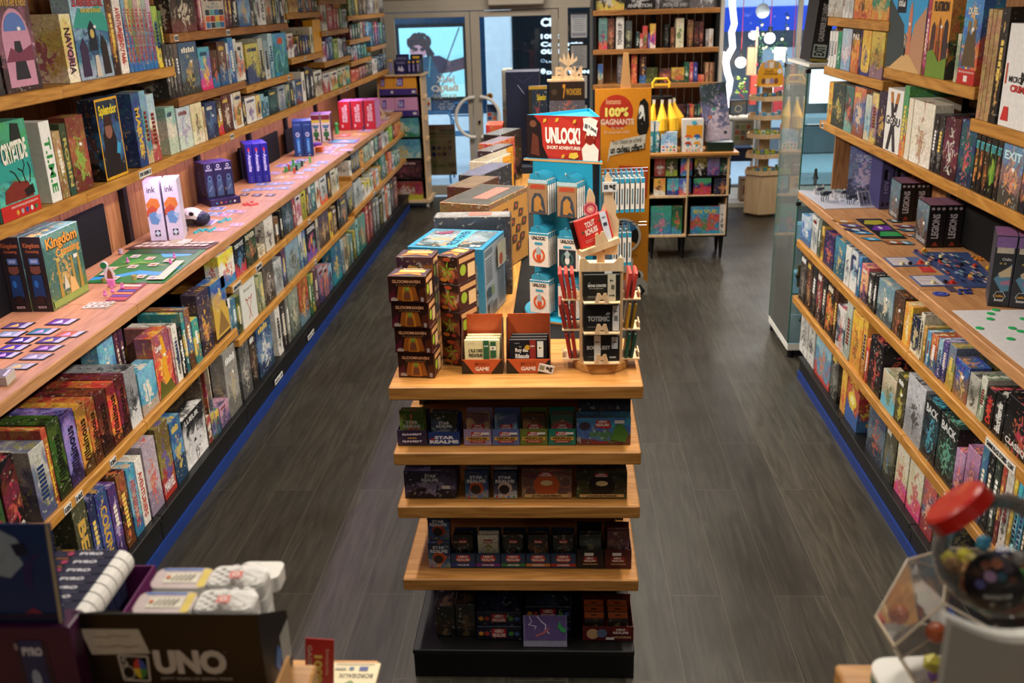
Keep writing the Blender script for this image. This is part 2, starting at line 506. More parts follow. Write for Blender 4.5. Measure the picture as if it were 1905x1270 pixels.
# ------------------------------------------------------------------ room materials
plain('wall_paint','6d675c',0.8)
plain('ceiling_paint','8d887e',0.9)
plain('black_metal','08080a',0.45,0.0,0.4)
plain('black_board','060608',0.8,0.0,0.2)
plain('blue_skirting','052c74',0.45,var=0.2)
plain('door_paint','a59d8f',0.55,scale=3)
plain('white_plastic','dcdcd6',0.35)
plain('white_fabric','cfc9bd',0.9,bump=0.6)
plain('chrome','c8c8cc',0.2,1.0)
plain('concrete','a9a8a4',0.85)
plain('street_paving','cdd3d6',0.9,scale=2)
plain('stone_pillar','dfe6e8',0.9)
plain('teal_board','0f86a8',0.5)
plain('kraft_card','b98a55',0.8)
plain('cord_red','b3202c',0.6)
plain('leaf_green','1d4a2a',0.6)
plain('banana_yellow','e8b41c',0.75,bump=0.3)
def glassy(name,tintc,ior=1.45,rough=0.0,edge=0.0):
 m = bpy.data.materials.new(name);m.use_nodes = True
 t = m.node_tree;n = t.nodes;n.clear()
 out = n.new('ShaderNodeOutputMaterial');tr = n.new('ShaderNodeBsdfTransparent');gl = n.new('ShaderNodeBsdfGlossy')
 gl.inputs['Roughness'].default_value = rough;gl.inputs['Color'].default_value = (1,1,1,1)
 tr.inputs[0].default_value = tintc
 fr = n.new('ShaderNodeFresnel');fr.inputs[0].default_value = ior
 mx = n.new('ShaderNodeMixShader')
 t.links.new(fr.outputs[0],mx.inputs[0]);t.links.new(tr.outputs[0],mx.inputs[1]);t.links.new(gl.outputs[0],mx.inputs[2])
 last = mx.outputs[0]
 if edge:
  lw = n.new('ShaderNodeLayerWeight');lw.inputs[0].default_value = 0.35
  df = n.new('ShaderNodeBsdfDiffuse');df.inputs[0].default_value = (0.75,0.78,0.78,1)
  k = n.new('ShaderNodeMath');k.operation = 'MULTIPLY';k.inputs[1].default_value = edge
  t.links.new(lw.outputs['Facing'],k.inputs[0])
  m2 = n.new('ShaderNodeMixShader');t.links.new(k.outputs[0],m2.inputs[0]);t.links.new(last,m2.inputs[1]);t.links.new(df.outputs[0],m2.inputs[2])
  last = m2.outputs[0]
 t.links.new(last,out.inputs[0]);M[name] = m
glassy('window_glass',(0.93,0.97,0.98,1))
glassy('clear_plastic',(0.93,0.92,0.92,1),1.38,0.04,0.10)
glassy('cabinet_glass',(0.86,0.93,0.91,1),1.4,0.0,0.12)
plain('glass_edge','2f6b5a',0.2)
def emit(name,col,k):
 t = NT(name);t.b.inputs['Base Color'].default_value = H(col)
 t.b.inputs['Emission Color'].default_value = H(col);t.b.inputs['Emission Strength'].default_value = k;M[name] = t.m
emit('bulb_glow','fff8ee',22)
emit('led_rope_glow','f4f0ff',3.2)
emit('fairy_light_warm','ffd9a8',2.2)
emit('screen_glow','f2f6ff',1.6)
emit('cabinet_lamp','eef4ff',1.5)

def floor_mat():
 t = NT('vinyl_plank_floor')
 tc = t.new('ShaderNodeTexCoord')
 mp = t.new('ShaderNodeMapping');mp.inputs['Rotation'].default_value = (0,0,radians(90))
 t.link(tc.outputs['Object'],mp.inputs['Vector'])
 br = t.new('ShaderNodeTexBrick',i_Scale=1.0,offset=0.37)
 br.inputs['Color1'].default_value = (0.2,0.2,0.2,1);br.inputs['Color2'].default_value = (0.9,0.9,0.9,1)
 br.inputs['Mortar'].default_value = (0,0,0,1)
 br.inputs['Mortar Size'].default_value = 0.0016;br.inputs['Mortar Smooth'].default_value = 0.1
 br.inputs['Brick Width'].default_value = 1.35;br.inputs['Row Height'].default_value = 0.20
 t.link(mp.outputs[0],br.inputs['Vector'])
 sp = t.new('ShaderNodeSeparateColor');t.link(br.outputs['Color'],sp.inputs[0])
 m2 = t.new('ShaderNodeMapping');m2.inputs['Scale'].default_value = (14,1.1,1)
 t.link(tc.outputs['Object'],m2.inputs['Vector'])
 ad = t.new('ShaderNodeVectorMath',operation='ADD');sc = t.new('ShaderNodeVectorMath',operation='SCALE');sc.inputs[0].default_value = (13,9,4)
 t.link(sp.outputs[0],sc.inputs['Scale']);t.link(m2.outputs[0],ad.inputs[0]);t.link(sc.outputs[0],ad.inputs[1])
 g = t.new('ShaderNodeTexNoise',i_Scale=2.0,i_Detail=6.0,i_Distortion=1.6);t.link(ad.outputs[0],g.inputs['Vector'])
 col = t.ramp(g.outputs['Fac'],[(0.3,H('211f18')),(0.5,H('2f2c24')),(0.7,H('3c3930'))])
 vv = t.math('MULTIPLY_ADD',sp.outputs[0],0.5);vv.node.inputs[2].default_value = 0.75
 hs = t.new('ShaderNodeHueSaturation');t.link(col,hs.inputs['Color']);t.link(vv,hs.inputs['Value'])
 c2 = t.mix(br.outputs['Fac'],hs.outputs[0],H('4c483d'))
 t.link(c2,t.b.inputs['Base Color'])
 w = t.new('ShaderNodeTexNoise',i_Scale=2.2,i_Detail=5.0);t.link(tc.outputs['Object'],w.inputs['Vector'])
 t.link(t.ramp(w.outputs['Fac'],[(0.3,(0.34,0.34,0.34)),(0.7,(0.52,0.52,0.52))]),t.b.inputs['Roughness'])
 bp = t.new('ShaderNodeBump',i_Strength=0.12,i_Distance=0.001);t.link(g.outputs['Fac'],bp.inputs['Height']);t.link(bp.outputs[0],t.b.inputs['Normal'])
 M['vinyl_plank_floor'] = t.m
floor_mat()

def rectY(x0,y0,x1,y1,Y):
 """world x and z extent on the plane y=Y of the region between two corners"""
 a,b = aty(x0,(y0+y1)/2,Y),aty(x1,(y0+y1)/2,Y)
 c,d = aty((x0+x1)/2,y1,Y),aty((x0+x1)/2,y0,Y)
 return a.x,b.x,c.z,d.z

# ------------------------------------------------------------------ shell
YB = 11.3
struct(MB().box(-2.32,3.4,-2.0,YB,-0.06,0,'vinyl_plank_floor').build('floor'))
struct(MB().box(-2.42,3.5,-2.1,YB+0.1,2.95,3.05,'ceiling_paint').build('ceiling'))
struct(MB().box(-2.42,-2.32,-2.1,YB,0,2.95,'wall_paint').build('wall_left'))
struct(MB().box(1.98,2.1,-2.1,6.6,0,2.95,'wall_paint').box(2.1,3.4,6.5,6.6,0,2.95,'wall_paint').build('wall_right'))
struct(MB().box(3.4,3.5,6.5,YB,0,2.95,'wall_paint').build('wall_side'))
struct(MB().box(-2.42,2.1,-2.1,-2.0,0,2.95,'wall_paint').build('wall_front'))

# openings in the end wall: double door, narrow glazed strip beside it, shop window
dL,dR,_,dT = rectY(706,10,1049,18,YB)
gx0,gx1,_,gT = rectY(1056,10,1098,17,YB)
wx0 = aty(1338,100,YB).x
wz0 = 0.06;wz1 = aty(1430,-14,YB).z
mb = MB()
mb.box(-2.42,dL,YB,YB+0.14,0,2.95,'wall_paint')
mb.box(dL,wx0,YB,YB+0.14,dT,2.95,'wall_paint')
mb.box(gx1,wx0,YB,YB+0.14,0,dT,'wall_paint')
mb.box(wx0,3.4,YB,YB+0.14,wz1,2.95,'wall_paint')
mb.box(wx0,3.4,YB,YB+0.14,0,wz0,'wall_paint')
mb.box(gx0-0.02,gx1,YB,YB+0.14,0,0.12,'wall_paint')
struct(mb.build('wall_back'))
struct(MB().box(dL-0.05,gx1+0.02,YB-0.05,YB,dT+0.08,dT+0.13,'door_paint').box(dL-0.05,gx1,YB-0.025,YB,dT,dT+0.08,'door_paint').build('trim_1'))
# boxed track above the door
x0,x1,z0,z1 = rectY(908,-14,1012,9,YB-0.12)
struct(MB().box(x0,x1,YB-0.22,YB-0.05,z0,z1+0.02,'door_paint',None,0.01).build('trim_2'))

def leaf(n,px0,px1,gpx0,gpx1,gy0,gy1,hinge):
 a,b = aty(px0,200,YB).x,aty(px1,200,YB).x
 g0,g1,gz0,gz1 = rectY(gpx0,gy0,gpx1,gy1,YB)
 top = dT-0.06
 m = MB()
 y0,y1 = YB-0.02,YB+0.04
 m.box(a,g0,y0,y1,0.02,top,'door_paint',None,0.004)
 m.box(g1,b,y0,y1,0.02,top,'door_paint',None,0.004)
 m.box(g0,g1,y0,y1,gz1,top,'door_paint',None,0.004)
 m.box(g0,g1,y0,y1,0.02,gz0,'door_paint',None,0.004)
 o = struct(m.build('door_%d' % n))
 struct(MB().box(g0,g1,YB+0.008,YB+0.016,gz0,gz1,'window_glass').build('glass_pane',o))
 hx = a if hinge < 0 else b
 for z in (0.3,dT*0.52,dT-0.33):
  h = MB().cyl((hx,YB-0.035,z),0.014,0.16,10,'door_paint').build('hinge',o)
 return o,g0,g1,gz0,gz1
dr1,lg0,lg1,lz0,lz1 = leaf(1,725,880,743,871,33,345,-1)
dr2,rg0,rg1,rz0,rz1 = leaf(2,881,1040,897,1027,30,345,1)
m = MB()
m.box(dL,aty(724,200,YB).x,YB-0.04,YB+0.1,0,dT,'door_paint',None,0.004)
m.box(aty(1041,200,YB).x,gx0,YB-0.04,YB+0.1,0,dT,'door_paint',None,0.004)
m.box(dL,gx1,YB-0.041,YB+0.1,dT-0.055,dT,'door_paint',None,0.004)
struct(m.build('trim_3'))
struct(MB().box(gx0,gx1,YB+0.01,YB+0.018,0.12,dT-0.055,'window_glass').build('window_1'))
# ring handles: a half ring on each leaf
def half_ring(parent,sgn):
 c = aty(889,218,YB-0.07);r = 0.225
 pts = []
 off = sgn*0.045
 pts.append((c.x+off,YB-0.02,c.z+r));
 for i in range(15):
  a = pi/2 + sgn*(-1)*pi*i/14
  pts.append((c.x+off+ r*cos(a)*0.92,YB-0.075,c.z+r*sin(a)))
 pts.append((c.x+off,YB-0.02,c.z-r))
 MB().tube(pts,0.019,12,'white_plastic').build('ring_handle',parent)['label'] = 'pale half-ring pull handle'
half_ring(dr1,-1);half_ring(dr2,1)
MB().cyl((aty(893,240,YB).x,YB-0.05,aty(893,226,YB).z),0.016,0.03,12,'black_metal',None,1).build('lock',dr2)
# mirrored lettering on the left leaf's glass, read from the street
m = MB();s = m.on((lg0,YB+0.007,lz0),(1,0,0),(0,0,1),lg1-lg0,lz1-lz0)
def gy(py): return (aty(800,py,YB).z-lz0)/(lz1-lz0)
def gx(px): return (aty(px,200,YB).x-lg0)/(lg1-lg0)
s.text('JeUX',gx(814),gy(158),gx(850),gy(142),'e9eef0',0.04,mirror=True)
s.text('BaRJO',gx(804),gy(174),gx(854),gy(159),'e9eef0',0.04,mirror=True)
s.text('BOUTIQUE',gx(808),gy(184),gx(850),gy(176),'c9d0d2',0.02,mirror=True)
s.text('Lundi',gx(826),gy(191),gx(836),gy(188),'dfe6e8',0.0,mirror=True)
s.text('10h00 - 19h00',gx(818),gy(196),gx(843),gy(192.6),'dfe6e8',0.0,mirror=True)
s.text('Mardi au Samedi',gx(815),gy(200.5),gx(846),gy(197),'dfe6e8',0.0,mirror=True)
s.text('10h00 - 19h00',gx(818),gy(205),gx(843),gy(201.5),'dfe6e8',0.0,mirror=True)
s.rect(gx(789),gy(205),gx(802),gy(181),'dfe0dc')
for i,c in enumerate(('c8372f','e0a52e','3f9a55','2f76b8')):
 s.ell(gx(795.5)+0.02*cos(i*pi/2),gy(193)+0.011*sin(i*pi/2),0.02,None,c)
struct(m.build('door_lettering',dr1))
# stickers on the other leaf
m = MB();s = m.on((rg0,YB+0.007,rz0),(1,0,0),(0,0,1),rg1-rg0,rz1-rz0)
def hy(py): return (aty(950,py,YB).z-rz0)/(rz1-rz0)
def hx(px): return (aty(px,200,YB).x-rg0)/(rg1-rg0)
s.ell(hx(912),hy(178),0.045,None,'c08a2a',18);s.ell(hx(912),hy(178),0.026,None,'3a2a14',18)
s.rect(hx(905),hy(235),hx(925),hy(193),'9aa7ae');s.rect(hx(906),hy(208),hx(924),hy(194),'1f3d66')
s.rect(hx(907),hy(215),hx(914),hy(209),'b5382f');s.rect(hx(916),hy(215),hx(923),hy(209),'7a8790')
s.rect(hx(907),hy(222),hx(914),hy(216),'2f4d86');s.rect(hx(916),hy(222),hx(923),hy(216),'c25a2a')
struct(m.build('door_sticker',dr2))

# ------------------------------------------------------------------ the street outside
struct(MB().box(-14,16,YB+0.14,24,-0.20,-0.12,'street_paving').box(-14,16,YB+0.14,YB+1.6,-0.12,-0.06,'street_paving').build('pavement'))
YS = 15.0
# dark blue shopfront opposite
t = NT('shopfront_blue');
plain('shopfront_blue','0f3350',0.3,scale=1.2,var=0.45)
plain('shopfront_dark','10181f',0.25,scale=1.0,var=0.5)
fb = MB()
xa,xb,za,zb = rectY(700,30,898,200,YS)
fb.box(-9,xb+0.3,YS+0.02,YS+0.3,0.55,4.2,'shopfront_blue')
fb.box(-9,xb+0.3,YS-0.02,YS+0.3,-0.12,0.55,'stone_pillar')
sf = fb.build('shopfront_facade');struct(sf)
px0,px1,_,_ = rectY(905,30,953,200,YS-0.1)
struct(MB().box(px0,px1,YS-0.25,YS+0.3,-0.12,4.2,'stone_pillar',None,0.02).build('pillar'))
qx0,qx1,_,_ = rectY(954,30,1100,200,YS)
struct(MB().box(qx0-0.02,2.0,YS,YS+0.3,0.2,4.2,'shopfront_dark').box(qx0-0.02,2.0,YS-0.02,YS+0.3,-0.12,0.2,'stone_pillar').build('shop_window_facade'))
# lit lettering in the opposite shop window
m = MB()
def ST(t,x0,y0,x1,y1,b=0.04):
 a = rectY(x0,y0,x1,y1,YS-0.02)
 m.on((a[0],YS-0.02,a[2]),(1,0,0),(0,0,1),a[1]-a[0],a[3]-a[2]).text(t,0,0,1,1,'e9f4fb',b,mat='backlit_ink')
ST('Click',1006,33,1054,49);ST('100 %',1006,63,1050,72);ST('Connecte',1006,77,1085,86);ST('ou sans',1006,91,1072,100)
ST('Livraison',1016,112,1056,116,0.0);ST('DECATHLON',1017,131,1096,137.5,0.06)
a = rectY(1006,127,1015,138,YS-0.02)
s = m.on((a[0],YS-0.02,a[2]),(1,0,0),(0,0,1),a[1]-a[0],a[3]-a[2]);s.ell(.5,.5,.5,.45,'e9f4fb',20,'backlit_ink');s.poly([(.3,.2),(.75,.8),(.55,.2)],'10181f')
a = rectY(1006,110,1014,116,YS-0.02)
s = m.on((a[0],YS-0.02,a[2]),(1,0,0),(0,0,1),a[1]-a[0],a[3]-a[2]);s.ring(.5,.5,.5,.5,.3,'e9f4fb')
struct(m.build('window_lettering'))
# advert: laughing angler by the sea, a flat lit print
ax0,ax1,az0,az1 = rectY(745,51,863,181,YS-0.06)
ad = empty('advert_display',(0,0,0));tag(ad,'lit advert in the street showing a laughing person with curly hair and fishing rods','poster')
MB().box(ax0-0.05,ax1+0.05,YS-0.05,YS+0.03,az0-0.05,az1+0.05,'black_metal').build('frame',ad)
m = MB();s = m.on((ax0,YS-0.055,az0),(1,0,0),(0,0,1),ax1-ax0,az1-az0)
E_ = 'backlit_ink'
s.rect(0,0,1,1,'7fb9c4',E_);s.rect(0,0,1,0.18,'93c2bd',E_);s.rect(0,.6,1,1,'86bfce',E_)
s.poly([(.10,0),(.62,0),(.60,.22),(.66,.45),(.50,.60),(.36,.58),(.20,.62),(.10,.50),(.12,.2)],'233b4e',E_)     # jacket
s.poly([(.48,.60),(.62,.60),(.78,.52),(1,.57),(1,.40),(.82,.36),(.60,.34)],'2f2833',E_)                            # raised arm
s.poly([(.15,.66),(.18,.80),(.38,.80),(.42,.62),(.32,.54),(.20,.56)],'94707a',E_)                                     # face
s.ell(.22,.585,.055,.03,'b9c3cc',12,E_)
s.poly([(.12,.72),(.14,.84),(.22,.92),(.32,.92),(.42,.84),(.48,.72),(.55,.62),(.46,.56),(.42,.60),(.40,.70),(.30,.76),(.20,.74),(.15,.78)],'2b2226',E_)  # hair
for i in range(26):
 a = _rnd.random()*2*pi;s.ell(.31+.16*cos(a),.80+.11*sin(a),.035,.028,'2b2226',9,E_)
s.line([(.19,.66),(.23,.67)],0.006,'2b2226');s.line([(.19,.60),(.24,.59)],0.008,'d9d2cc')
s.poly([(.48,.02),(.66,.16),(.60,.10),(.46,0)],'a98478',E_)
s.line([(.50,.02),(.95,.99)],0.008,'2c3038');s.line([(.48,.0),(.99,.57)],0.007,'3c4048')
s.line([(.48,.60),(.46,.46),(.44,.3)],0.008,'6fa3a0')
m.build('printed_panel',ad)
# street chairs
def cafe_chair(px,py,Y,label):
 p = aty(px,py,Y)
 o = empty('cafe_chair',(p.x,Y,-0.06))
 tag(o,label,'chair','blue metal chairs on the pavement')
 for k,(x,y) in enumerate(((-.2,-.2),(.2,-.2),(-.2,.2),(.2,.2))):
  MB().tube([(x*1.1,y*1.1,0.0),(x,y,0.45)],0.014,8,'chair_blue').build('leg',o)
 MB().box(-.22,.22,-.22,.22,.45,.47,'chair_blue',None,0.006).build('seat',o)
 MB().tube([(-.21,.21,.46),(-.24,.26,.75),(-.16,.28,.86),(.16,.28,.86),(.24,.26,.75),(.21,.21,.46)],0.014,8,'chair_blue').build('backrest',o)
 MB().tube([(-.235,.26,.68),(.235,.26,.68)],0.012,8,'chair_blue').build('stretcher',o)
plain('chair_blue','1f5f86',0.4)
cafe_chair(806,230,12.7,'blue metal pavement chair seen through the door above the wine notice')
cafe_chair(866,250,13.9,'blue metal pavement chair seen through the middle of the double door')
# wine notice hung in the door's glass
x0,x1,z0,z1 = rectY(789,232,848,326,YB+0.02)
o = empty('wine_notice',(x0,YB+0.03,z0));tag(o,'brown paper notice with rows of coloured dots hanging on the entrance glass','poster')
m = MB().box(0,x1-x0,0,0.004,0,z1-z0,'matte_ink','9c8154')
m.build('sheet',o)
m = MB();s = m.on((0,0,0),(1,0,0),(0,0,1),x1-x0,z1-z0)
s.rect(0,.9,1,1,'8a5a40');s.rect(.5,.86,.98,.9,'4a4a2a')
s.text('BARRIQUADES',.02,.79,.97,.85,'5a3420',.04);s.line([(.02,.76),(.9,.77)],.003,'4a3a2a')
s.text('LES VINS BIO',.05,.63,.5,.67,'6a7a35',.03)
for r,row in enumerate((('','','','8a5a40'),('241a3a','3a2260','8a6a50','7a4a35'),('2a2a70','6a3a30','5a3020','8a6a5a'))):
 for i,c in enumerate(row):
  if c: s.ell(.30+.17*i,.66-.12*r,.065,.04,c)
s.text('BORDEAUX',.05,.24,.5,.28,'6a7a35',.02);s.text('30 NOV.',.25,.16,.72,.22,'5d7030',.05)
s.rect(.75,.16,.98,.25,'7a5a35');s.rect(.82,.03,.96,.06,'2a2a50')
m.build('lettering',o)
# document frames on the narrow glazed strip
for i,(y0,y1,lab) in enumerate(((23,73,'topmost black-framed notice in the column of documents beside the door'),(81,130,'second black-framed grey document down the column beside the door'),(137,186,'third black-framed document down the column, partly behind the wooden sign'),(192,232,'lowest visible black-framed document beside the orange cardboard stand'))):
 x0,x1,z0,z1 = rectY(1059,y0,1095,y1,YB-0.03)
 o = empty('document_frame',(x0,YB-0.03,z0));tag(o,lab,'picture frame','framed documents by the door')
 w,h = x1-x0,z1-z0;f = 0.018
 MB().box(0,f,0,.02,0,h,'black_metal').box(w-f,w,0,.02,0,h,'black_metal').box(f,w-f,0,.02,0,f,'black_metal').box(f,w-f,0,.02,h-f,h,'black_metal').build('frame',o)
 m = MB().box(f,w-f,.008,.014,f,h-f,'matte_ink',('b9bcc2','9c9b9b','b5b3b0','a9aaad')[i])
 s = m.on((0,.008,0),(1,0,0),(0,0,1),w,h)
 if i == 0: s.rect(.14,.80,.86,.93,'8d93a2');s.rect(.14,.12,.86,.24,'868b98')
 for k in range(6 if i == 0 else 12):
  y = (.74-.08*k) if i == 0 else .86-.06*k
  s.rect(.18+.04*(k % 3),y-.008,.82-.05*((k*2) % 3),y+.012,'6e7078')
 m.build('sheet',o)
def wrap_mat():
 t = NT('wrap_top')
 at = t.new('ShaderNodeAttribute',attribute_name='Col');tc = t.new('ShaderNodeTexCoord')
 nz = t.new('ShaderNodeTexNoise',i_Scale=14.0,i_Detail=4.0,i_Distortion=1.5);t.link(tc.outputs['Object'],nz.inputs['Vector'])
 t.link(t.mix(t.ramp(nz.outputs['Fac'],[(.35,(0,0,0)),(.7,(1,1,1))]),t.mix(.5,at.outputs['Color'],(0.05,0.05,0.05,1)),at.outputs['Color']),t.b.inputs['Base Color'])
 t.b.inputs['Roughness'].default_value = .22;t.b.inputs['Coat Weight'].default_value = .6
 bp = t.new('ShaderNodeBump',i_Strength=0.5,i_Distance=0.004);t.link(nz.outputs['Fac'],bp.inputs['Height']);t.link(bp.outputs[0],t.b.inputs['Normal'])
 M['wrap_top'] = t.m
wrap_mat()
plain('awning_blue','1c48c8',0.6,scale=3,var=.2)
plain('street_stone','6e7072',0.9,scale=1.2,var=.35)
plain('pale_panel','b8c4c8',0.5)
plain('frosted','b8ccd8',0.35)
wood('brown_wood_x',0,'8a5a2c','9f6e3a','57340f')
plain('white_tin','cfcdc8',0.28,coat=.4)
plain('lid_red','b81c14',0.35,coat=.3)
plain('stand_grey','8f8c84',0.5)
# ------------------------------------------------------------------ wall shelving
LX,LU,LBK = -1.71,-1.85,-2.22      # long wall: counter edge, upper shelf edge, back boards
RX,RU,RBK = 1.40,1.47,1.86
BL = [2.35,3.6,4.68,5.73,6.75,7.7,8.7,9.67,10.55]
BR = [2.1,3.6,4.62,5.66]

def board(name,x0,x1,y0,y1,z0,z1,mat,label,group,bev=0.004):
 cy = (y0+y1)/2
 m = MB().box(x0,x1,y0-cy,y1-cy,z0,z1,mat,None,bev)
 o = m.build(name,None,(0,cy,0))
 return tag(o,label,'shelf',group)
def price_label(shelf,x,y,z,text,w=0.05,h=0.024,side=1):
 """a paper price strip slid on a shelf edge"""
 cy = shelf.location.y
 m = MB()
 X0,X1 = (x,x+0.0025) if side > 0 else (x-0.0025,x)
 m.box(X0,X1,y-cy-w/2,y-cy+w/2,z-h/2,z+h/2,'ink','d8d8d4')
 if side > 0: s = m.on((X1,y-cy-w/2,z-h/2),(0,1,0),(0,0,1),w,h)
 else: s = m.on((X0,y-cy+w/2,z-h/2),(0,-1,0),(0,0,1),w,h)
 s.text(text,.3 if w < .08 else .05,.15,.95,.85,'15151a',0.06)
 if w < .08: s.rect(.06,.2,.26,.8,'55555c')
 m.build('price_label',shelf)

# back boards, uprights
for i in range(len(BL)-1):
 y0,y1 = BL[i],BL[i+1]
 o = empty('back_panel',(LBK,(y0+y1)/2,0));tag(o,'reddish plank back panel of the long wall shelving, bay %s' % ('nearest the camera','behind the animal-village boxes','behind the white ink boxes','behind the space boxes','behind the royal-blue trio','behind the green-figure boxes','behind the red trio','at the door end')[i],'panel','plank back panels')
 n = 7;w = (y1-y0-0.05)/n;c = (y0+y1)/2
 m = MB()
 for k in range(n):
  a = y0+0.025+k*w-c
  m.box(-0.018,0,a+0.002,a+w-0.002,0.1,2.9,'plank_wood')
 m.build('plank_cladding',o)
 m = MB().box(-0.02,0.028,y1-0.022-c,y1+0.022-c,0.1,2.9,'black_metal')
 m.build('upright',o)
 MB().box(-0.016,0.006,y0+0.03-c,y1-0.03-c,0.2,1.02,'black_board').build('lower_board',o)
for y0,y1,z1,l in ((2.6,4.40,1.34,'behind the animal-village boxes'),(6.42,7.35,1.30,'between royal-blue and navy boxes'),(7.55,8.02,1.27,'behind the green-figure boxes')):
 tag(MB().box(LBK+0.031,LBK+0.046,y0,y1,1.09,z1,'black_board',None,0.002).build('black_backboard'),'black board standing along the back of the long counter ' + l,'panel')
for i in range(len(BR)-1):
 y0,y1 = BR[i],BR[i+1];c = (y0+y1)/2
 o = empty('back_panel',(RBK,c,0));tag(o,'reddish plank back panel of the cabinet-side wall, bay %s' % ('nearest the camera','behind the dark twin boxes','beside the glass cabinet')[i],'panel','plank back panels')
 n = 7;w = (y1-y0-0.05)/n
 m = MB()
 for k in range(n):
  a = y0+0.025+k*w-c
  m.box(0,0.018,a+0.002,a+w-0.002,0.1,2.9,'plank_wood')
 m.build('plank_cladding',o)
 MB().box(-0.028,0.02,y0-0.022-c,y0+0.022-c,0.1,2.9,'black_metal').build('upright',o)
 MB().box(-0.006,0.016,y0+0.03-c,y1-0.03-c,0.2,1.02,'black_board').build('lower_board',o)
tag(MB().box(RBK-0.05,RBK-0.035,2.3,4.45,1.09,1.30,'black_board',None,0.002).build('black_backboard'),'black board standing along the back of the cabinet-side counter','panel')
# plywood end panel at the cabinet end of the right shelving
tag(MB().box(RU+0.10,RBK,BR[-1]+0.0,BR[-1]+0.02,1.1,1.49,'plank_wood').build('end_panel'),'brown wooden end panel above the counter beside the glass cabinet','panel')

# counters
cnt = [2.35,3.59,5.66,6.64,8.2,9.56,10.45]
for i in range(len(cnt)-1):
 board('counter_top',LBK+0.03,LX,cnt[i]+0.001,cnt[i+1]-0.001,1.045,1.09,'counter_wood','wooden counter plank, long wall, under the ' + ('metallic playing cards nearest the camera','green map board and white ink boxes','royal-blue trio of tall boxes','navy twin boxes','red trio of tall boxes','fan of card packs at the door end')[i],'counter planks of the long wall')
cnr = [2.1,3.7,4.74,5.75]
for i in range(3):
 board('counter_top',RX,RBK-0.03,cnr[i]+0.001,cnr[i+1]-0.001,1.03,1.075,'counter_wood','wooden counter plank, cabinet side, under the ' + ('white sheet with green discs','board game with discs and dark twin boxes','snowy map with walker figures')[i],'counter planks of the cabinet side')

def shelf(side,xf,y0,y1,z0,z1,mat,label,back=None):
 if side > 0: # long wall, facing +x
  return board('wall_shelf',(back or LBK)+0.03,xf,y0+0.001,y1-0.001,z0,z1,mat,label,'shelves of the long wall')
 return board('wall_shelf',xf,(back or RBK)-0.03,y0+0.001,y1-0.001,z0,z1,mat,label,'shelves of the cabinet side')
HW,BW = 'honey_wood_y','brown_wood_y'
SH = {}
N1 = 'long wall shelf '
def add(key,*a): SH[key] = (shelf(*a),a)
add('L3a',1,LU,2.35,3.62,1.495,1.54,HW,N1+'just above the counter, plank nearest the camera')
add('L3b',1,LU,3.62,5.70,1.493,1.538,HW,N1+'just above the counter, plank over the green map board')
add('L3c',1,LU,5.70,7.72,1.49,1.535,HW,N1+'just above the counter, plank over the royal-blue trio')
add('L3d',1,LU,7.72,9.2,1.487,1.532,HW,N1+'just above the counter, plank over the red trio')
add('L3e',1,LU,9.2,10.55,1.484,1.529,HW,N1+'just above the counter, last plank at the door end')
add('A2a',1,LU,2.35,3.58,1.895,1.94,HW,N1+'second above the counter, nearest the camera')
add('A2b',1,LU,3.58,4.68,1.895,1.94,HW,N1+'second above the counter, with the train spines')
add('B1',1,LU,4.68,5.73,1.748,1.79,BW,N1+'of dark wood with black labels, lower of its bay')
add('B1b',1,LU,5.73,6.77,1.715,1.757,HW,N1+'under the yellow and roller-coaster boxes')
add('B2',1,LU,4.68,6.77,2.045,2.087,BW,N1+'of dark wood under the tile-pattern box')
add('C1',1,LU,6.77,7.72,1.812,1.855,HW,N1+'under the tall yellow spine')
add('C2',1,LU,6.77,7.72,2.108,2.148,HW,N1+'above the one with the tall yellow spine')
add('D1',1,LU,7.72,8.71,1.728,1.77,HW,N1+'under the lime and blue boxes')
add('D2',1,LU,7.72,8.71,1.96,2.0,HW,N1+'under the red boxes, topmost but one')
add('D3',1,LU,7.72,8.71,2.197,2.235,HW,N1+'topmost in view, empty underside')
add('E1',1,LU,8.71,9.67,1.668,1.71,HW,N1+'lowest of the three short ones near the door')
add('E2',1,LU,8.71,9.67,1.853,1.893,HW,N1+'middle of the three short ones near the door')
add('E3',1,LU,8.71,10.55,2.055,2.095,HW,N1+'topmost near the door')
add('F1',1,LU,9.67,10.55,1.75,1.79,HW,N1+'short one at the very door end')
add('LNa',1,LX,2.35,3.5,0.572,0.615,HW,N1+'under the counter with the orange villain spines')
add('LNb',1,LX,3.5,4.68,0.572,0.615,HW,N1+'under the counter with the orange painting box')
add('K1a',1,LX,4.68,5.73,0.80,0.843,HW,N1+'first under the counter below the game card rows')
add('K1b',1,LX,5.73,7.7,0.80,0.843,HW,N1+'first under the counter, middle stretch')
add('K1c',1,LX,7.7,10.5,0.832,0.875,HW,N1+'first under the counter, door end')
add('K2a',1,LX,4.68,5.73,0.505,0.548,HW,N1+'second under the counter with the white fox box')
add('K2b',1,LX,5.73,7.7,0.507,0.55,HW,N1+'second under the counter, middle stretch')
add('K2c',1,LX,7.7,10.5,0.545,0.588,HW,N1+'second under the counter, door end')
N2 = 'cabinet-side wall shelf '
add('R3a',-1,RU,2.1,3.62,1.455,1.50,HW,N2+'over the counter, plank with the escape game boxes')
add('R3b',-1,RU,3.62,5.66,1.455,1.50,HW,N2+'over the counter, plank with the big black X box')
add('S2a',-1,RU,2.1,3.6,1.705,1.75,HW,N2+'with the white line-drawing box')
add('S2b',-1,RU,3.6,4.62,1.812,1.857,HW,N2+'with the tall street-scene box')
add('S2c',-1,RU,4.62,5.66,1.752,1.797,HW,N2+'with small white and yellow spines')
add('S1c',-1,RU,4.62,5.66,2.012,2.057,HW,N2+'topmost beside the wooden fir tree')
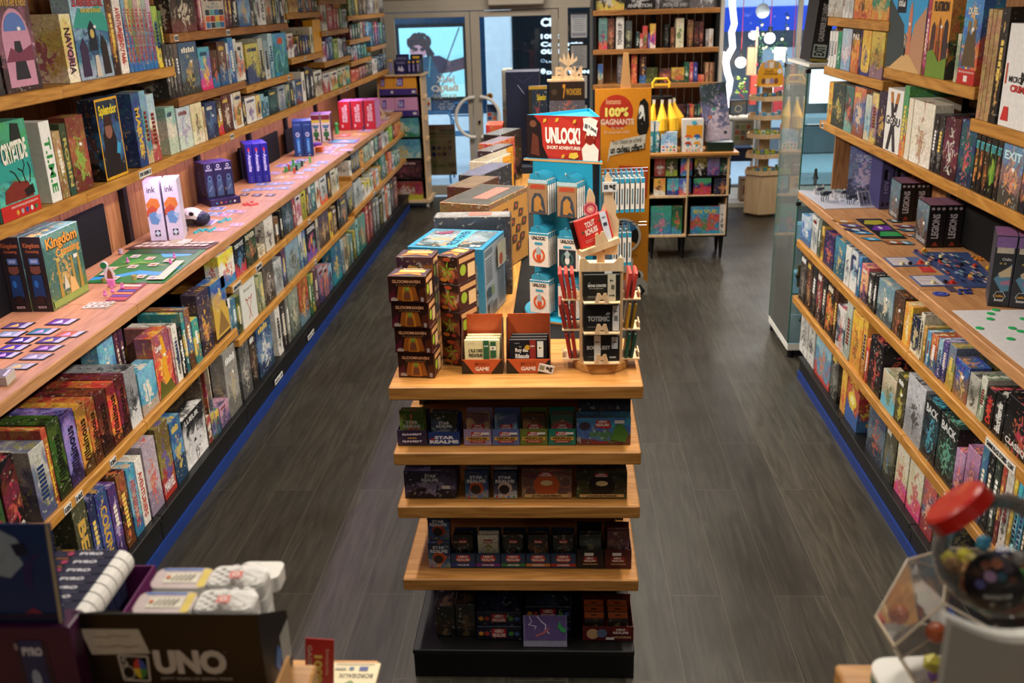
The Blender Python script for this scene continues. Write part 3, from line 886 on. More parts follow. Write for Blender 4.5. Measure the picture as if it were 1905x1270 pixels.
add('S1a',-1,RU,2.1,3.52,2.19,2.235,HW,N2+'topmost nearest the camera')
add('P1a',-1,RX,2.1,3.75,0.75,0.795,HW,N2+'first under the counter, nearest the camera')
add('P1b',-1,RX,3.75,4.8,0.75,0.795,HW,N2+'first under the counter, middle plank')
add('P1c',-1,RX,4.8,5.7,0.75,0.795,HW,N2+'first under the counter beside the glass cabinet')
add('P2a',-1,RX,2.1,3.7,0.40,0.445,HW,N2+'second under the counter, nearest the camera')
add('P2b',-1,RX,3.7,4.75,0.40,0.445,HW,N2+'second under the counter, middle plank')
add('P2c',-1,RX,4.75,5.7,0.40,0.445,HW,N2+'second under the counter beside the glass cabinet')
# base shelves and plinths
for k,(y0,y1) in enumerate(((2.35,3.5),(3.5,4.68),(4.68,5.73),(5.73,6.75),(6.75,7.7),(7.7,8.7),(8.7,9.67),(9.67,10.55))):
 c = (y0+y1)/2
 o = empty('base_shelf',(LX,c,0));tag(o,'black base shelf and plinth, long wall, section %s' % ('nearest the camera','under the orange painting box','under the white fox box','below the black shard-pattern box','below the framed dark covers','below the skull-lettered box','below the orange and teal spines','at the door end')[k],'shelf','black base shelves')
 h = (y1-y0)/2-0.002
 MB().box(LBK-LX+.03,0,-h,h,0.155,0.18,'black_metal',None,0.003).build('base_plate',o)
 MB().box(-0.03,-0.01,-h,h,0.05,0.155,'black_metal',None,0.002).build('plinth',o)
 MB().box(-0.02,0.0,-h-0.002,h+0.002,0.0,0.06,'blue_skirting').build('blue_skirting_strip',o)
 if k in (2,3):
  m = MB();yy = (0.05,-0.2)[k-2]
  m.box(0.0,0.003,yy-.08,yy+.08,.085,.115,'ink','d8d8d4');s = m.on((0.003,yy-.08,.085),(0,1,0),(0,0,1),.16,.03)
  s.text('ASMODEE - 29,90€',.05,.2,.95,.8,'15151a',.04);m.build('price_label',o)
for k,(y0,y1) in enumerate(((2.1,3.5),(3.5,4.55),(4.55,5.45))):
 c = (y0+y1)/2
 o = empty('base_shelf',(RX,c,0));tag(o,'black base shelf and plinth, cabinet side, section %s' % ('nearest the camera','under the red hexagon-island box','beside the glass cabinet')[k],'shelf','black base shelves')
 h = (y1-y0)/2-0.002
 MB().box(0,RBK-RX-.03,-h,h,0.115,0.14,'black_metal',None,0.003).build('base_plate',o)
 MB().box(0.01,0.03,-h,h,0.045,0.115,'black_metal',None,0.002).build('plinth',o)
 MB().box(0.0,0.02,-h-0.002,h+0.002,0.0,0.05,'blue_skirting').build('blue_skirting_strip',o)

# price strips on the shelf edges (pixel of the strip on the edge of its shelf)
for key,px,py,t,w in (('L3b',270,325,'15,90€  STANDING  2€',.13),('L3b',431,254,'9€',.05),('L3c',465,240,'9€',.05),('B1',456,163,'LIMULUS 9€',.09),('B2',327,67,'12€',.05),('B2',424,61,'15€',.06),('A2b',326,68,'9€',.05),
  ('B1b',537,145,'9€',.05),('C1',568,107,'9€',.04),('D1',697,123,'9€',.04),('D2',607,60,'9€',.04),('E2',667,76,'8€',.04),('F1',715,86,'7€',.05),('L3d',635,168,'9€',.04),('L3d',646,165,'LEGENDS 9',.09),
  ('LNa',212,871,'26€',.05),('LNa',150,942,'45€',.05),('LNa',129,963,'33€',.05),('LNb',243,838,'29€',.05),('LNb',255,827,'25€',.05),('K1a',441,535,'LUMINATION BOIS',.13),('K1a',482,502,'LUMEN RITUEL',.11),('K1b',525,461,'9€',.05),
  ('K1b',574,396,'9€',.05),('K1c',674,312,'9€',.05),('K2b',587,488,'9€',.05),('K2c',697,362,'GIGAMIC 9',.10),('R3b',1532,215,'5€',.05),
  ('P1a',1863,835,'GAMME BLACK STORIES - 13,50€',.22),('P2a',1762,922,'29€',.05)):
 o,a = SH[key]
 xf = a[1]
 p = atx(px,py,xf);y = p.y
 z = (a[4]+a[5])/2
 if a[2]+w/2 < y < a[3]-w/2: price_label(o,xf,y,z,t,w,min(.03,a[5]-a[4]-.006) if w > .08 else .028,a[0])
# ------------------------------------------------------------------ boxed games on the wall shelves
def solveY(px,X,Z):
 k = (px-952.5)/FPX;Zr = Z-CAMZ
 return -(X*(R_.x-k*_f.x)+Zr*(R_.z-k*_f.z))/(R_.y-k*_f.y)
def solveZ(py,X,Y):
 k = -(py-635.0)/FPX
 return CAMZ-(X*(U_.x-k*_f.x)+Y*(U_.y-k*_f.y))/(U_.z-k*_f.z)
SMALL = 'small_game_box';SLIM = 'slim_game_box';BIG = 'board_game_box'
RUNS = []
ORDW = ['first','second','third','fourth','fifth','sixth','seventh','eighth','ninth']
OCC = {}
def put_title(s,w,h,title,col,mode):
 if mode == 'v': s.text(title,.22,.12,.78,.80,col,.03,-90)
 elif mode == 'u': s.text(title,.22,.12,.78,.80,col,.03,90)
 elif mode == 'b': s.text(title,.1,.08,.9,.22,col,.03)
 elif mode == 'm': s.text(title,.1,.42,.9,.56,col,.03)
 else: s.text(title,.1,.76,.9,.90,col,.03)
def d_cry(s):
 s.rect(.05,.40,.95,.60,'2a9a90');s.poly([(.15,.17),(.2,.30),(.45,.38),(.8,.34),(.9,.17)],'7a2a20');s.poly([(.66,.26),(.9,.30),(.93,.2),(.7,.18)],'1c1416');s.line([(.75,.32),(.70,.46),(.60,.50)],.0025,'1c1416');s.line([(.70,.44),(.78,.52),(.76,.58)],.002,'1c1416');s.line([(.6,.34),(.5,.46),(.40,.50)],.002,'1c1416');s.line([(.84,.32),(.9,.46),(.86,.54)],.002,'1c1416')
 s.poly([(.55,.80),(.62,.98),(.80,.96),(.82,.78)],'1c2420');s.text('CRYPTIDE',.26,.56,.90,.78,'e8e8d8',.04,slant=.03);s.rect(0,0,1,.16,'c02a24');s.text("L'INCONTOURNABLE JEU DE DEDUCTION !",.25,.105,.95,.135,'e8d8d0',.02)
 for i in range(5): s.ell(.38+.12*i,.055,.035,None,('d8a03c','a8a8a8','2a4a98','d8d8d0','3a7a4a')[i])
def d_spl(s): s.rect(.0,.0,1,1,'d8a028');s.rect(.04,.03,.96,.97,'1c3a68','printed_art');s.poly([(.12,.03),(.16,.55),(.32,.72),(.55,.72),(.70,.50),(.8,.03)],'1c1414');s.ell(.42,.60,.16,.10,'8a5a48');s.poly([(.24,.66),(.30,.78),(.55,.78),(.62,.66)],'3a2018');s.poly([(.62,.30),(.72,.45),(.85,.40),(.78,.28)],'3a9ac8');s.text('Splendor',.10,.76,.90,.92,'e0c830',.04);s.rect(.1,.0,.9,.035,'d8a028')
def d_rail(s): s.poly([(0,.62),(.2,.85),(.5,.80),(.8,.9),(1,.7),(1,.55),(.5,.6)],'3a9a8a');s.poly([(.38,.34),(.40,.62),(.5,.70),(.60,.62),(.62,.34)],'1c2430');s.ell(.5,.54,.06,None,'c8b060');s.poly([(.08,.04),(.1,.40),(.2,.5),(.3,.40),(.32,.04)],'3a2a48');s.poly([(.7,.04),(.7,.42),(.78,.52),(.88,.42),(.92,.04)],'2c2424');s.poly([(.46,.02),(.48,.28),(.58,.28),(.62,.02)],'d0c4b4');s.text('LES AVENTURIERS DU RAIL',.06,.86,.94,.95,'b02a24',.04);s.text('AURORES BOREALES',.25,.79,.85,.84,'d8c050',.03)
def d_arch(s): s.poly([(.12,.05)]+[(.5+.38*cos(a),.5+.32*sin(a)) for a in [pi-pi*i/14 for i in range(15)]]+[(.88,.05)],'c890a8');s.poly([(.2,.6)]+[(.5+.30*cos(a),.6+.18*sin(a)) for a in [pi-pi*i/10 for i in range(11)]],'5a78b8');s.poly([(.3,.12),(.42,.5),(.58,.5),(.7,.12)],'2a2830');s.poly([(.12,.3),(.3,.44),(.5,.38),(.88,.46),(.88,.3)],'7a3a50');s.text("Histoire d'un Aller et Retour",.08,.84,.92,.93,'c8a04a',.02)
def d_gosu(s): s.poly([(.18,.02),(.62,.95),(.80,.95),(.36,.02)],'26242a');s.poly([(.80,.02),(.36,.95),(.20,.95),(.62,.02)],'302e34');s.poly([(.55,.78),(.63,.95),(.80,.95),(.72,.78)],'b8783a');s.poly([(.29,.78),(.21,.95),(.37,.95),(.44,.78)],'b8783a');s.text('GOSU',.06,.43,.94,.57,'e8e8e8',.12);s.text('GOSU',.06,.43,.94,.57,'1c1c20',.02)
def d_mic(s): s.text('MICRO',.12,.44,.40,.50,'1c1c1c',.04);s.text('MACRO',.38,.43,1,.55,'1c1c1c',.07);s.text('CRIME CITY',.18,.35,.9,.42,'b8302c',.05);s.rect(.04,.42,.07,.62,'c8502c');s.poly([(.05,.06),(.1,.2),(.2,.2),(.22,.06)],'c8302c');s.ring(.62,.72,.1,.09,.12,'2a2a2c');s.line([(.55,.6),(.6,.85),(.68,.85),(.7,.6)],.002,'2a2a2c')
def d_flat(s): s.rect(0,.45,1,1,'d8963a');[s.poly([(x-w,.2),(x-w*.7,t),(x,t+.06),(x+w*.7,t),(x+w,.2)],c) for x,w,t,c in ((.2,.14,.62,'4a3028'),(.82,.14,.66,'3a2a28'),(.5,.07,.68,'7a3a24'),(.36,.05,.6,'b8602c'),(.66,.05,.58,'b8602c'))];s.poly([(0,0),(0,.3),(.3,.34),(.6,.2),(1,.26),(1,0)],'6a8a2a');s.text('FLATIRON',.14,.80,.86,.92,'2a1c18',.04)
def d_kk(s): s.rect(.0,.5,1,1,'3a9ad0');s.poly([(0,.0),(0,.95),(.45,.60),(.52,.1)],'3a4444');s.poly([(1,.0),(1,.85),(.72,.62),(.60,.1)],'b88a6a');s.poly([(.55,.2),(.57,.80),(.61,.92),(.65,.80),(.67,.2)],'c87a5a');s.poly([(.1,0),(.5,.22),(.66,.22),(.98,0)],'d0a870');s.rect(.22,.76,.46,.98,'14181c');s.text('KKai',.25,.84,.43,.92,'d8dcdc',.05);s.rect(.5,.2,.54,.3,'2a2a30')
def d_duel(s): s.poly([(.1,.2),(.3,.62),(.5,.55),(.7,.64),(.9,.2)],'5a4a30');s.ell(.36,.66,.1,.06,'8a6a48');s.ell(.66,.68,.1,.06,'9a7a50');s.text('DUEL',.22,.78,.78,.86,'d8d0b8',.05);s.rect(0,0,1.0,.17,'b8241c');s.text('DEJA POUR LES GOUVERNER TOUS !',.06,.12,.94,.15,'e8d8d0',.02);s.rect(.38,.03,.6,.1,'e8d8d0')
def d_canv(s): s.poly([(.45,.02),(.40,.5),(.52,.70),(.46,.9),(.62,.94),(.72,.7),(.68,.4),(.8,.02)],'e0a02c');s.poly([(0,0),(.2,.3),(.45,.16),(.8,.2),(1,0)],'5a5a24');s.text('Canvas',.10,.74,.50,.84,'e8e0dc',.04)
def d_wolf(s): s.poly([(.2,.15),(.3,.45),(.22,.62),(.42,.56),(.56,.70),(.58,.54),(.85,.5),(.66,.38),(.8,.2),(.52,.28)],'c8c8ca');s.poly([(.38,.40),(.46,.48),(.52,.40)],'1a1a1e');s.text('LUEUR',.1,.84,.75,.94,'c8c8c8',.04)
def d_cat(s): s.ell(.5,.56,.34,.16,'d8c040');s.ell(.5,.56,.2,.1,'e8e090');s.rect(0,.84,1,1,'8a2a1c');s.text('CATAN',.15,.86,.85,.97,'d8a838',.05);s.poly([(0,0),(0,.3),(.4,.36),(1,.26),(1,0)],'3a5a9a')
def d_azul(s): s.rect(.06,.02,.94,.55,'d0c4b0');[s.rect(.10+.21*i,.04+.17*j,.28+.21*i,.19+.17*j,('3a6a98','c8582c','2a3a44','a8342c','5a9a9a','d8a848')[(i*2+j) % 6]) for i in range(4) for j in range(3)]
def d_fox(s): s.line([(.4,.1),(.5,.3),(.42,.45),(.3,.62),(.42,.55),(.5,.6),(.58,.55),(.72,.62),(.6,.45),(.5,.3),(.6,.1)],.003,'b85a3c');s.text('Renard',.25,.78,.78,.86,'8a8480',.0)
def d_shard(s): [s.poly([(x,y),(x+.10,y+.16),(x+.18,y),(x+.08,y-.12)],c) for x,y,c in ((.15,.4,'c85a8a'),(.4,.5,'d8a03c'),(.6,.35,'5aa8a0'),(.25,.2,'7a5ab0'),(.5,.2,'c86a5a'))]
def d_coast(s): s.line([(.1,.1),(.15,.5),(.4,.6),(.5,.3),(.6,.2),(.75,.45),(.65,.7),(.85,.75)],.006,'8ad0c0');s.ell(.5,.82,.2,.08,'d8562c');s.rect(.0,.0,.3,.1,'1c88b0')
def d_pyr(s): s.poly([(0,.62),(.35,.45),(.6,.66),(1,.4),(1,0),(0,0)],'c8a448');s.poly([(.15,.1),(.5,.5),(.95,.1)],'8a6a3a');s.rect(0,0,1,.06,'14141a')
PIC = {'cry': d_cry,'spl': d_spl,'rail': d_rail,'arch': d_arch,'gosu': d_gosu,'mic': d_mic,'flat': d_flat,'kk': d_kk,'duel': d_duel,'canv': d_canv,'wolf': d_wolf,'cat': d_cat,'azul': d_azul,'fox': d_fox,'shard': d_shard,'coast': d_coast,'pyr': d_pyr}
def run(where,side,xf,z,crop,rows,inset=0.03,depth=0.22,back=None):
 ox,oy,sc = crop
 xp = xf - side*inset
 items = []
 for ln in rows.strip().split('\n'):
  part = [q.strip() for q in ln.split('|')]
  a = part[0].split();cols = part[1].split()
  x0,x1,yt = ox+float(a[0])/sc,ox+float(a[1])/sc,oy+float(a[2])/sc
  fl = a[3] if len(a) > 3 else ''
  y0,y1 = solveY(x0,xp,z),solveY(x1,xp,z)
  items.append([min(y0,y1),max(y0,y1),yt,y0,cols,fl,part[2] if len(part) > 2 else '',x0])
 items.sort(key=lambda q: q[0])
 made = [];prev = -9
 occ = OCC.setdefault((side,round(z,2)),[])
 for lo,hi,yt,yx,cols,fl,ti,x0 in items:
  lo = max(lo+0.001,prev+0.001);
  if hi-lo < 0.012: hi = lo+0.012
  dd = (0.075 if hi-lo > 0.105 else depth) if 'D' not in fl else depth
  for (a_,b_,f_,g_) in occ:   # keep clear of what already stands on this shelf
   f0,g0 = abs(xp),abs(xp)+dd
   if lo < b_ and hi > a_ and f0 < g_ and g0 > f_:
    if lo < a_: hi = a_-.0005
    else: lo = b_+.0005
  if hi-lo < 0.006: continue
  occ.append((lo,hi,abs(xp),abs(xp)+dd))
  prev = hi
  w = hi-lo;h = solveZ(yt,xp,yx)-z
  h = max(0.06,min(h,0.42))
  for k_,(o_,a_) in SH.items():
   if a_[0] == side and a_[4] > z+.03 and a_[2] < hi-.06 and a_[3] > lo+.06: h = min(h,a_[4]-z-.005)
  if z < 1: h = min(h,(1.045 if side > 0 else 1.03)-z-.005)
  cover = w > 0.105
  d = (0.075 if cover else depth) if not fl.count('D') else depth
  d = min(d,(abs((LBK if side > 0 else RBK)-xp)-0.03))
  name = SMALL if h < 0.17 and w < 0.16 else (BIG if cover else SLIM)
  mb = box_mesh(w,d,h,'shrink_wrapped_art' if 'w' in fl else 'printed_art',0.0012)
  s = mb.on((0,0,0),(1,0,0),(0,0,1),w,h)
  q = ti.split(';') if ti else []
  if 'P' in fl:   # a plainly coloured carton
   for f_ in range(len(mb.f)):
    if mb.f[f_][2] is None: mb.f[f_] = (mb.f[f_][0],'ink',H(cols[0]),mb.f[f_][3])
  pic = q[0][1:] if q and q[0][0] == '@' else None
  if pic: PIC[pic](s);q = q[1:]
  if q: put_title(s,w,h,q[0],q[1],q[2] if len(q) > 2 else ('t' if cover else 'v'))
  elif w > 0.025 and not pic:
   dk = sum(H(cols[0])[:3]) < .9
   r = random.Random(int(x0*7));c = ('e9e2cc','e8c860','f2f2f0')[r.randrange(3)] if dk else ('1c1c22','7a1f1c','1f3560')[r.randrange(3)]
   if 'n' not in fl:
    if cover: # lettering in an unreadable title block
     for k in range(r.choice((4,5,6))): s.rect(.14+.12*k,.80,.14+.12*k+.085,.88+.02*(k % 2),c)
    else:
     y = .72
     for k in range(r.choice((5,6,7,8))): s.rect(.30,y-.045,.70,y,c);y -= .06
  bands = r_ = random.Random(int(x0*13+yt))
  if not pic and bands.random() < .5: s.rect(.0,.0,1,.07,cols[-1])
  if side > 0: loc,rz = (xp,lo,z+.0008),pi/2
  else: loc,rz = (xp,hi,z+.0008),-pi/2
  o = mb.build(name,None,loc,rz)
  setart(o,cols)
  if 's' in fl: sticker(o,w,h,.6,.62,min(.022,w*.3),.012)
  desc = ('cover' if cover else 'spine')
  made.append((o,cols,desc,w,h,where))
  o['category'] = 'game box';o['group'] = 'games on the '+where
 RUNS.append(made)
 return made

CA,CB,CC,CD,CE,CF = (0,0,3.023),(300,0,3.969),(0,400,3.023),(0,800,2.702),(300,250,3.256),(540,180,5.771)
RA,RB,RC,RD = (1425,0,3.023),(1425,400,3.023),(1425,800,2.702),(1500,0,4.883)

run('train shelf, long wall',1,LU,1.94,CA,'''
-90 30 60 w|5a5450 3a3a36 a09080 2a2826
45 245 -60 ws|5a3a3c 8a5266 d9a8c0 3a2628|@arch
395 455 80 n|e8dcae d9c46a b0487a f0e6c8|NAVORIA;3a1f2a;v
462 648 -30 ws|9ec6dc 2f6f96 20405a 9ab0c4|@rail
652 684 -60|5a3420 8a5a30 e0b020 3a2418
690 732 -55 n|e6e0d4 d8c8c0 c03028 efe9dc|AVENTURIERS DU RAIL;b0382c;v
738 757 -50 n|7fa8c4 4a78a8 c0b890 2f6fae|TICKET TO RIDE;b23a2c;v
759 779 -48 n|d8c27a b89a58 7a8a94 2f6fae|TICKET TO RIDE;b23a2c;v
781 801 -46 n|98a868 788a50 8a8a78 2f6fae|TICKET TO RIDE;b23a2c;v
803 823 -44 n|c8a0a0 a87a7a 8a8a88 2f6fae|TICKET TO RIDE;a02a2c;v
825 845 -42 n|d6c8a8 9a8a78 6a7a8a 2f6fae|TICKET TO RIDE;a02a4c;v
847 868 -40 n|a8b8a8 6a8a9a 8a7a68 2f6fae|TICKET TO RIDE;b23a2c;v
870 893 -20 n|d0b8c8 9a78a0 7a6a78 2f6fae|TICKET TO RIDE;a02a2c;v
896 925 35|a8c24a 6a8a3a 3a6a8a e0c840
928 945 60|4a7a3a 2a5a3a c8b040 1a3a2a
948 984 0|b03a2c 3a6a4a e0a030 6a2a20
''')
run('counter-side shelf, long wall',1,LU,1.54,CA,'''
-60 8 800|0f3a3c 1a5a54 e8e0d0 3a1a18
16 232 715 ns|3aa070 1f7f80 3a8a5a 4ac0a8|@cry
298 354 690 nP|e8e8e2 e4e6e0 d8e0d8 c8342c|T.I.M.E;2c8a44;v
358 399 745|b08c5c a07a48 d8cdb0 8a6838
402 434 700|3a4a30 4a5a38 a86a38 2a4a3a|ROBIN;b8b060;v
438 532 665 ns|7a3a20 a05a2a 8ab03a 6a2414
602 722 565 n|1c2a3c 2a5a8a 5a3a2c 18181c|@spl
795 838 530 n|2a4a80 3a5a90 c8a040 203a70|MARVEL;d8b040;v
840 872 515|7aa0c0 4a8a9a 8ab050 c8a878
874 914 535|a8c4d0 e0d8c0 8a9a5a b04a30
''',inset=0.012)
run('bear-box stretch, long wall',1,LU,1.538,CB,'''
75 140 800|8ab8a8 d8d0c0 e0d8c0 b8c8b0
150 245 790 s|b8c8d0 d0d0cc 9a8ab0 c8d8c8
250 330 755 n|e4d8ac d8c894 6a5a3a e8e0c0
335 348 790|d8c8a0 c8b078 8a7040 e0d0a8
352 430 768 s|2a3a62 3a4a70 4a6a9a 1f2a48
434 468 735|3a2a20 c8a030 7a2a20 c82a1c
472 540 712 s|5a241c 6a3020 d8c8b0 4a1c18
543 554 700|e8e8e6 e0e0e0 c0c0c0 e8e8e6
558 612 690|d8c8b0 c88a38 5a6a30 e0d8c8
615 634 720|18181c 2a2a30 c8c8c8 101014
638 710 730 s|e8e6e0 d8d0c8 7a5a9a e8e4dc
713 746 710|e0c870 c89a50 3a3a40 e0e0d8
748 773 700|7ab0c0 4a90a8 e0e0d8 2a6a80
776 803 720|8ac0c8 5a9aa8 c8d8d8 3a7080
808 866 672|1a3a3c 2a5050 3a6a68 0f2a2c
876 928 642 s|8a9aa0 a8b0b0 7a6a90 6a7a84
932 960 630|a8b090 4a7a60 b06040 2a4a3c
962 983 620|2a3038 4a4a50 8a8a88 18181c
''',inset=0.02)
run('black-spine stretch, long wall',1,LU,1.535,CB,'''
986 1003 600|a8b8c4 6a7a8a c8c8c8 4a5a6a
1006 1048 596|28406a 4a6090 b8a088 7a2a2c
1052 1074 536 P|e8e2d4 d8d0c0 a89880 e0d8c8
1078 1108 500|141418 2a2a2e d8d8d4 0c0c10
1111 1136 510|2a2a30 4a4a50 c8c4b8 18181c
1142 1196 530 s|d8d4c8 8a7a68 3a302a c8b8a0
1204 1250 548|c8c4c0 b03a34 e0d8d0 a82a28
1256 1263 530|e8e4dc e0dcd4 c8c0b0 e8e4dc
1266 1308 530|e8e0d0 d88a30 2a2a28 b8c870
1312 1342 510|c8d8c0 4a8a50 e0a030 2a6a48
1346 1366 500|d8c8b0 e0a040 3a7a80 c8d0c0
1370 1398 490|8ab0a8 c8d068 d86030 3a8a80
1408 1436 520|d85a2a c84a20 a83a18 e07a40
1438 1463 515|c84a30 b83a28 e08a50 8a2a20
1466 1486 500|b87a78 9a5a60 d8c0b8 7a4048
1488 1510 490|a85a60 8a4a58 c8a0a0 5a2a38
1513 1536 480|6a6a60 8a8a78 b84a30 3a3a38
1539 1562 470|4a4a48 7a7a70 a8a8a0 2a2a28
''',inset=0.02)
run('white-spine stretch at door, long wall',1,LU,1.529,CB,'''
1565 1578 440 P|e8e8e4 e0e0dc a8a8a8 e8e8e4
1580 1598 436|d8d8d4 c8c8c4 6a6a70 e0e0dc
1602 1620 420|7a9ab0 3a5a7a c8d0d8 2a3a50
1622 1642 410|2a3a4a 5a7a9a 8aa0a8 18202c
1645 1664 400|6a8a9a 4a4a50 b0b8b8 303840
''',inset=0.02)
run('dark-wood shelf, long wall',1,LU,1.79,CB,'''
66 84 320 w|3a3634 5a5450 8a8478 28241f
88 108 330 w|4a4440 6a6058 9a9080 302c28
112 134 325 w|58524c 3a3634 a8a098 2a2624
138 166 300 w|6a5a48 4a4a58 8a7a68 3a3430
172 300 318 ws|3a5a7a 5a6a78 c8a848 3a3a30
306 388 355|4aa8b8 7a6ab0 e8c838 d8306a
392 440 375 n|5a3a28 3a2a20 c8483a 2a6a9a
446 505 310 w|4a2a1c 6a3a24 d8c8a0 2a5a8a
508 524 320|c8ccd0 8a9aa8 3a4a5a a8b0b8
526 560 280|3a7ab8 7aa8d0 e0e0dc 2a5a90
562 582 290|d8d8d0 9a9a94 5a6a78 c8c8c0
584 628 318|e0d8c8 d8582a 2a8a9a e8e0d0
''',inset=0.02)
run('roller-coaster shelf, long wall',1,LU,1.757,CB,'''
650 738 330 w|d8c848 c0b038 3a4a7a 2a3a6a
742 774 285|c8c8b8 b8b078 6a6a60 3a3a3c
778 812 300 w|8aa8b0 b0b8b8 6a7a84 d8d8d4
816 846 250|b8d8e0 7ab0c8 e0e0d8 4a8aa0
850 946 252 n|48a0d0 2a8a88 4a9ac0 1a6a68|@coast
''',inset=0.02)
run('tile-pattern shelf, long wall',1,LU,2.087,CB,'''
88 270 -90|2a2a2a 4a3a30 d8ccb0 6a3a30
292 318 -80|9a4a58 b86a78 e0d0d0 7a2a3c
322 480 -60 n|c8b8a8 b0a898 3a6a88 c8482f|@azul;AZUL;3a2a24;t
484 505 -60|5a3a4a 7a3a50 b8a890 4a2a30
508 534 -70|8a2a30 5a1a20 d8c8b0 3a1a1c
538 578 -60|1c1c20 2a2a2e d8d8d4 18181c
582 668 -60 w|5a88b8 7ab0d0 d8a038 3a5a8a
672 692 -60|c8c0b0 3a3a38 e0d8c8 8a8070
696 712 -50|3a5a50 8a9a88 c8c8b8 2a3a34
715 736 -45|c8d0d0 9ab0b8 3a4a5a e0e0dc
740 776 -60 nP|e8e6e0 e0dcd4 c8c0b0 e8e6e0|SUPER UP;2a2a2c;v
780 826 -60|9a8a78 b8a890 c84a30 6a5a48
830 852 -60|2a302a 4a5a48 c8c0a8 1a1f1a
856 880 -50|c8ccc8 8a9a98 3a4a58 a8b0b0
884 908 -45|3a4a5a 7a8a9a d8d8d0 2a3440
912 930 -40|d8d0b8 b8a888 4a6a9a c8c0a8
932 943 -40|5a7a3a 8aa850 c8d0a0 3a5a2a
''',inset=0.02)
run('yellow-spine shelf, long wall',1,LU,1.855,CB,'''
942 985 250|e0dcd4 b83a34 3a3a3c e8e4dc
988 1008 330|d8d8d8 5a3a50 a8a8a8 303038
1011 1028 270|c8a848 2a2a30 d8d0b8 1c1c22
1031 1046 262|18181c 3a2a2c c84a30 101014
1049 1068 270|1f2a4a 2a3a6a d8d8d4 141c34
1071 1088 262|2a3a8a 3a4a9a e0e0dc 1a2460
1090 1106 265|18181c 3a3a40 b8b8b0 0f0f12
1109 1130 200|e8e0c0 c8b890 6a8a5a d8d0b0
1135 1192 148 nP|e8a828 d89820 c8501f e0a020
''',inset=0.02)
run('fossil shelf, long wall',1,LU,2.148,CB,'''
945 1012 -40|c8983a b07a28 5a3a1c d8b060
1015 1032 -20|4a6a9a 6a8ab0 d8a848 2a3a6a
1034 1050 -25|3a6a9a 2a4a7a c8d0d8 1f3a5a
1052 1070 -20|d8a038 b87a28 3a5a8a c88a30
1072 1090 -15|2a5aa0 4a7ab8 e0d8c0 1f3f70
1092 1112 -20|c85a30 a84420 e8c8a0 8a3418
1114 1132 -15|7a7a78 5a5a58 c8c8c0 3a3a38
1134 1155 -20|3a4a3a 5a6a4a a8a888 2a3a2a
''',inset=0.02)
run('lime-box shelf, long wall',1,LU,1.77,CB,'''
1196 1222 310|d8d0d8 c83a70 5a3a8a e0d8e0
1225 1243 280|4a3a70 6a5a90 c8b8d0 3a2a58
1246 1276 275|6a9ab8 3a6a8a c8d8d8 2a4a6a
1280 1310 290|a8c838 8ab028 e0e8b0 7aa020
1313 1328 285|e0e0da d8d8d0 8a8a88 e0e0da
1330 1345 290|c8d0d0 a8b0b0 5a5a60 c8d0d0
1348 1372 280|2a2a2e 4a4a50 b84a38 18181c
1375 1402 275|3a4a60 6a7a90 c8c8c8 2a3440
''',inset=0.02)
run('red-box shelf, long wall',1,LU,2.0,CB,'''
1190 1208 35|e8e0d0 c84a38 4a8a60 e0d8c8
1211 1228 30|d8e0d0 6aa870 c83a30 e0e4d8
1232 1276 40|b82a2a c83a34 e8dcc8 a02024
1279 1297 65|d8603a c84a28 e8c8a8 b83a20
1300 1318 64|a83a3a d87a50 e8e0d0 8a2a2c
1321 1340 62|5aa038 3a8a38 d8d8c8 2a6a28
1343 1374 70|c8d0d0 8a9a9a 3a3a40 a8b0b0
''',inset=0.02)
run('short-bay lowest shelf, long wall',1,LU,1.71,CB,'''
1404 1420 350|8a8a88 4a4a50 c8c8c0 2a2a30
1423 1450 330|2a4a8a c8c8c8 3a5aa0 b83a34
1453 1478 330|3a8a98 2a6a7a c8d8d8 1a4a58
1481 1498 330|1f5a58 2a7a74 8ab8a8 103a3a
1501 1518 325|2a7a6a 3a9a88 a8c8b8 1a4a40
1521 1550 320|1a4a4a 3a6a68 8aa0a0 0f3030
''',inset=0.02)
run('short-bay middle shelf, long wall',1,LU,1.893,CB,'''
1396 1412 190|5a2a30 7a3a44 c8a8a0 3a1a20
1415 1432 185|3a6a5a 5a8a78 c8d0b8 2a4a3c
1435 1452 180|2a3a2a 4a6a48 a8b890 1a2a1a
1455 1470 175|6a8a5a 3a5a3a c8c8a8 2a3a24
1473 1490 165|d8c8b8 8a7a68 4a4a50 c8b8a8
1493 1510 160|8a3a48 6a2a38 c8a0a8 4a1a24
1513 1540 165|3a8ac0 5aa8d8 c8e0e8 2a6a9a
''',inset=0.02)
run('topmost shelf at door, long wall',1,LU,2.095,CB,'''
1388 1408 -30|8ab070 c8d0a0 4a7a50 6a8a5a
1411 1432 -40|4a6a5a 3a5a4a a8b8a0 2a3a34
1435 1456 -35|c8b040 a89030 e0d8a0 8a7828
1459 1490 -45|3a3430 5a4a44 a89a8a 28221f
1493 1520 -40|6a5a50 8a7a6c c8b8a8 3a302a
1523 1580 -50|d8d8d8 5a5a60 e0e0e0 8a8a90
1583 1610 -40|c8b8a0 a8987c 4a4038 b8a890
1613 1642 -45|7a7a80 9a9aa0 d8d8d8 4a4a50
''',inset=0.02)
run('door-end short shelf, long wall',1,LU,1.79,CB,'''
1548 1562 170|3a9ac8 2a7aa8 c8e0e8 1f5a80
1565 1580 168|1f3a5a 3a5a7a a8b8c8 142840
1583 1600 165|c83a58 8a3a78 e0c8d0 5a2a5a
1603 1618 170|5a3a7a 3a6ab0 c8c8d8 3a2a58
1621 1636 168|3ab098 2a8a78 d8f0e0 1a6a58
1639 1660 172|2a2a2c 4a4a4c a8a8a8 18181c
''',inset=0.02)

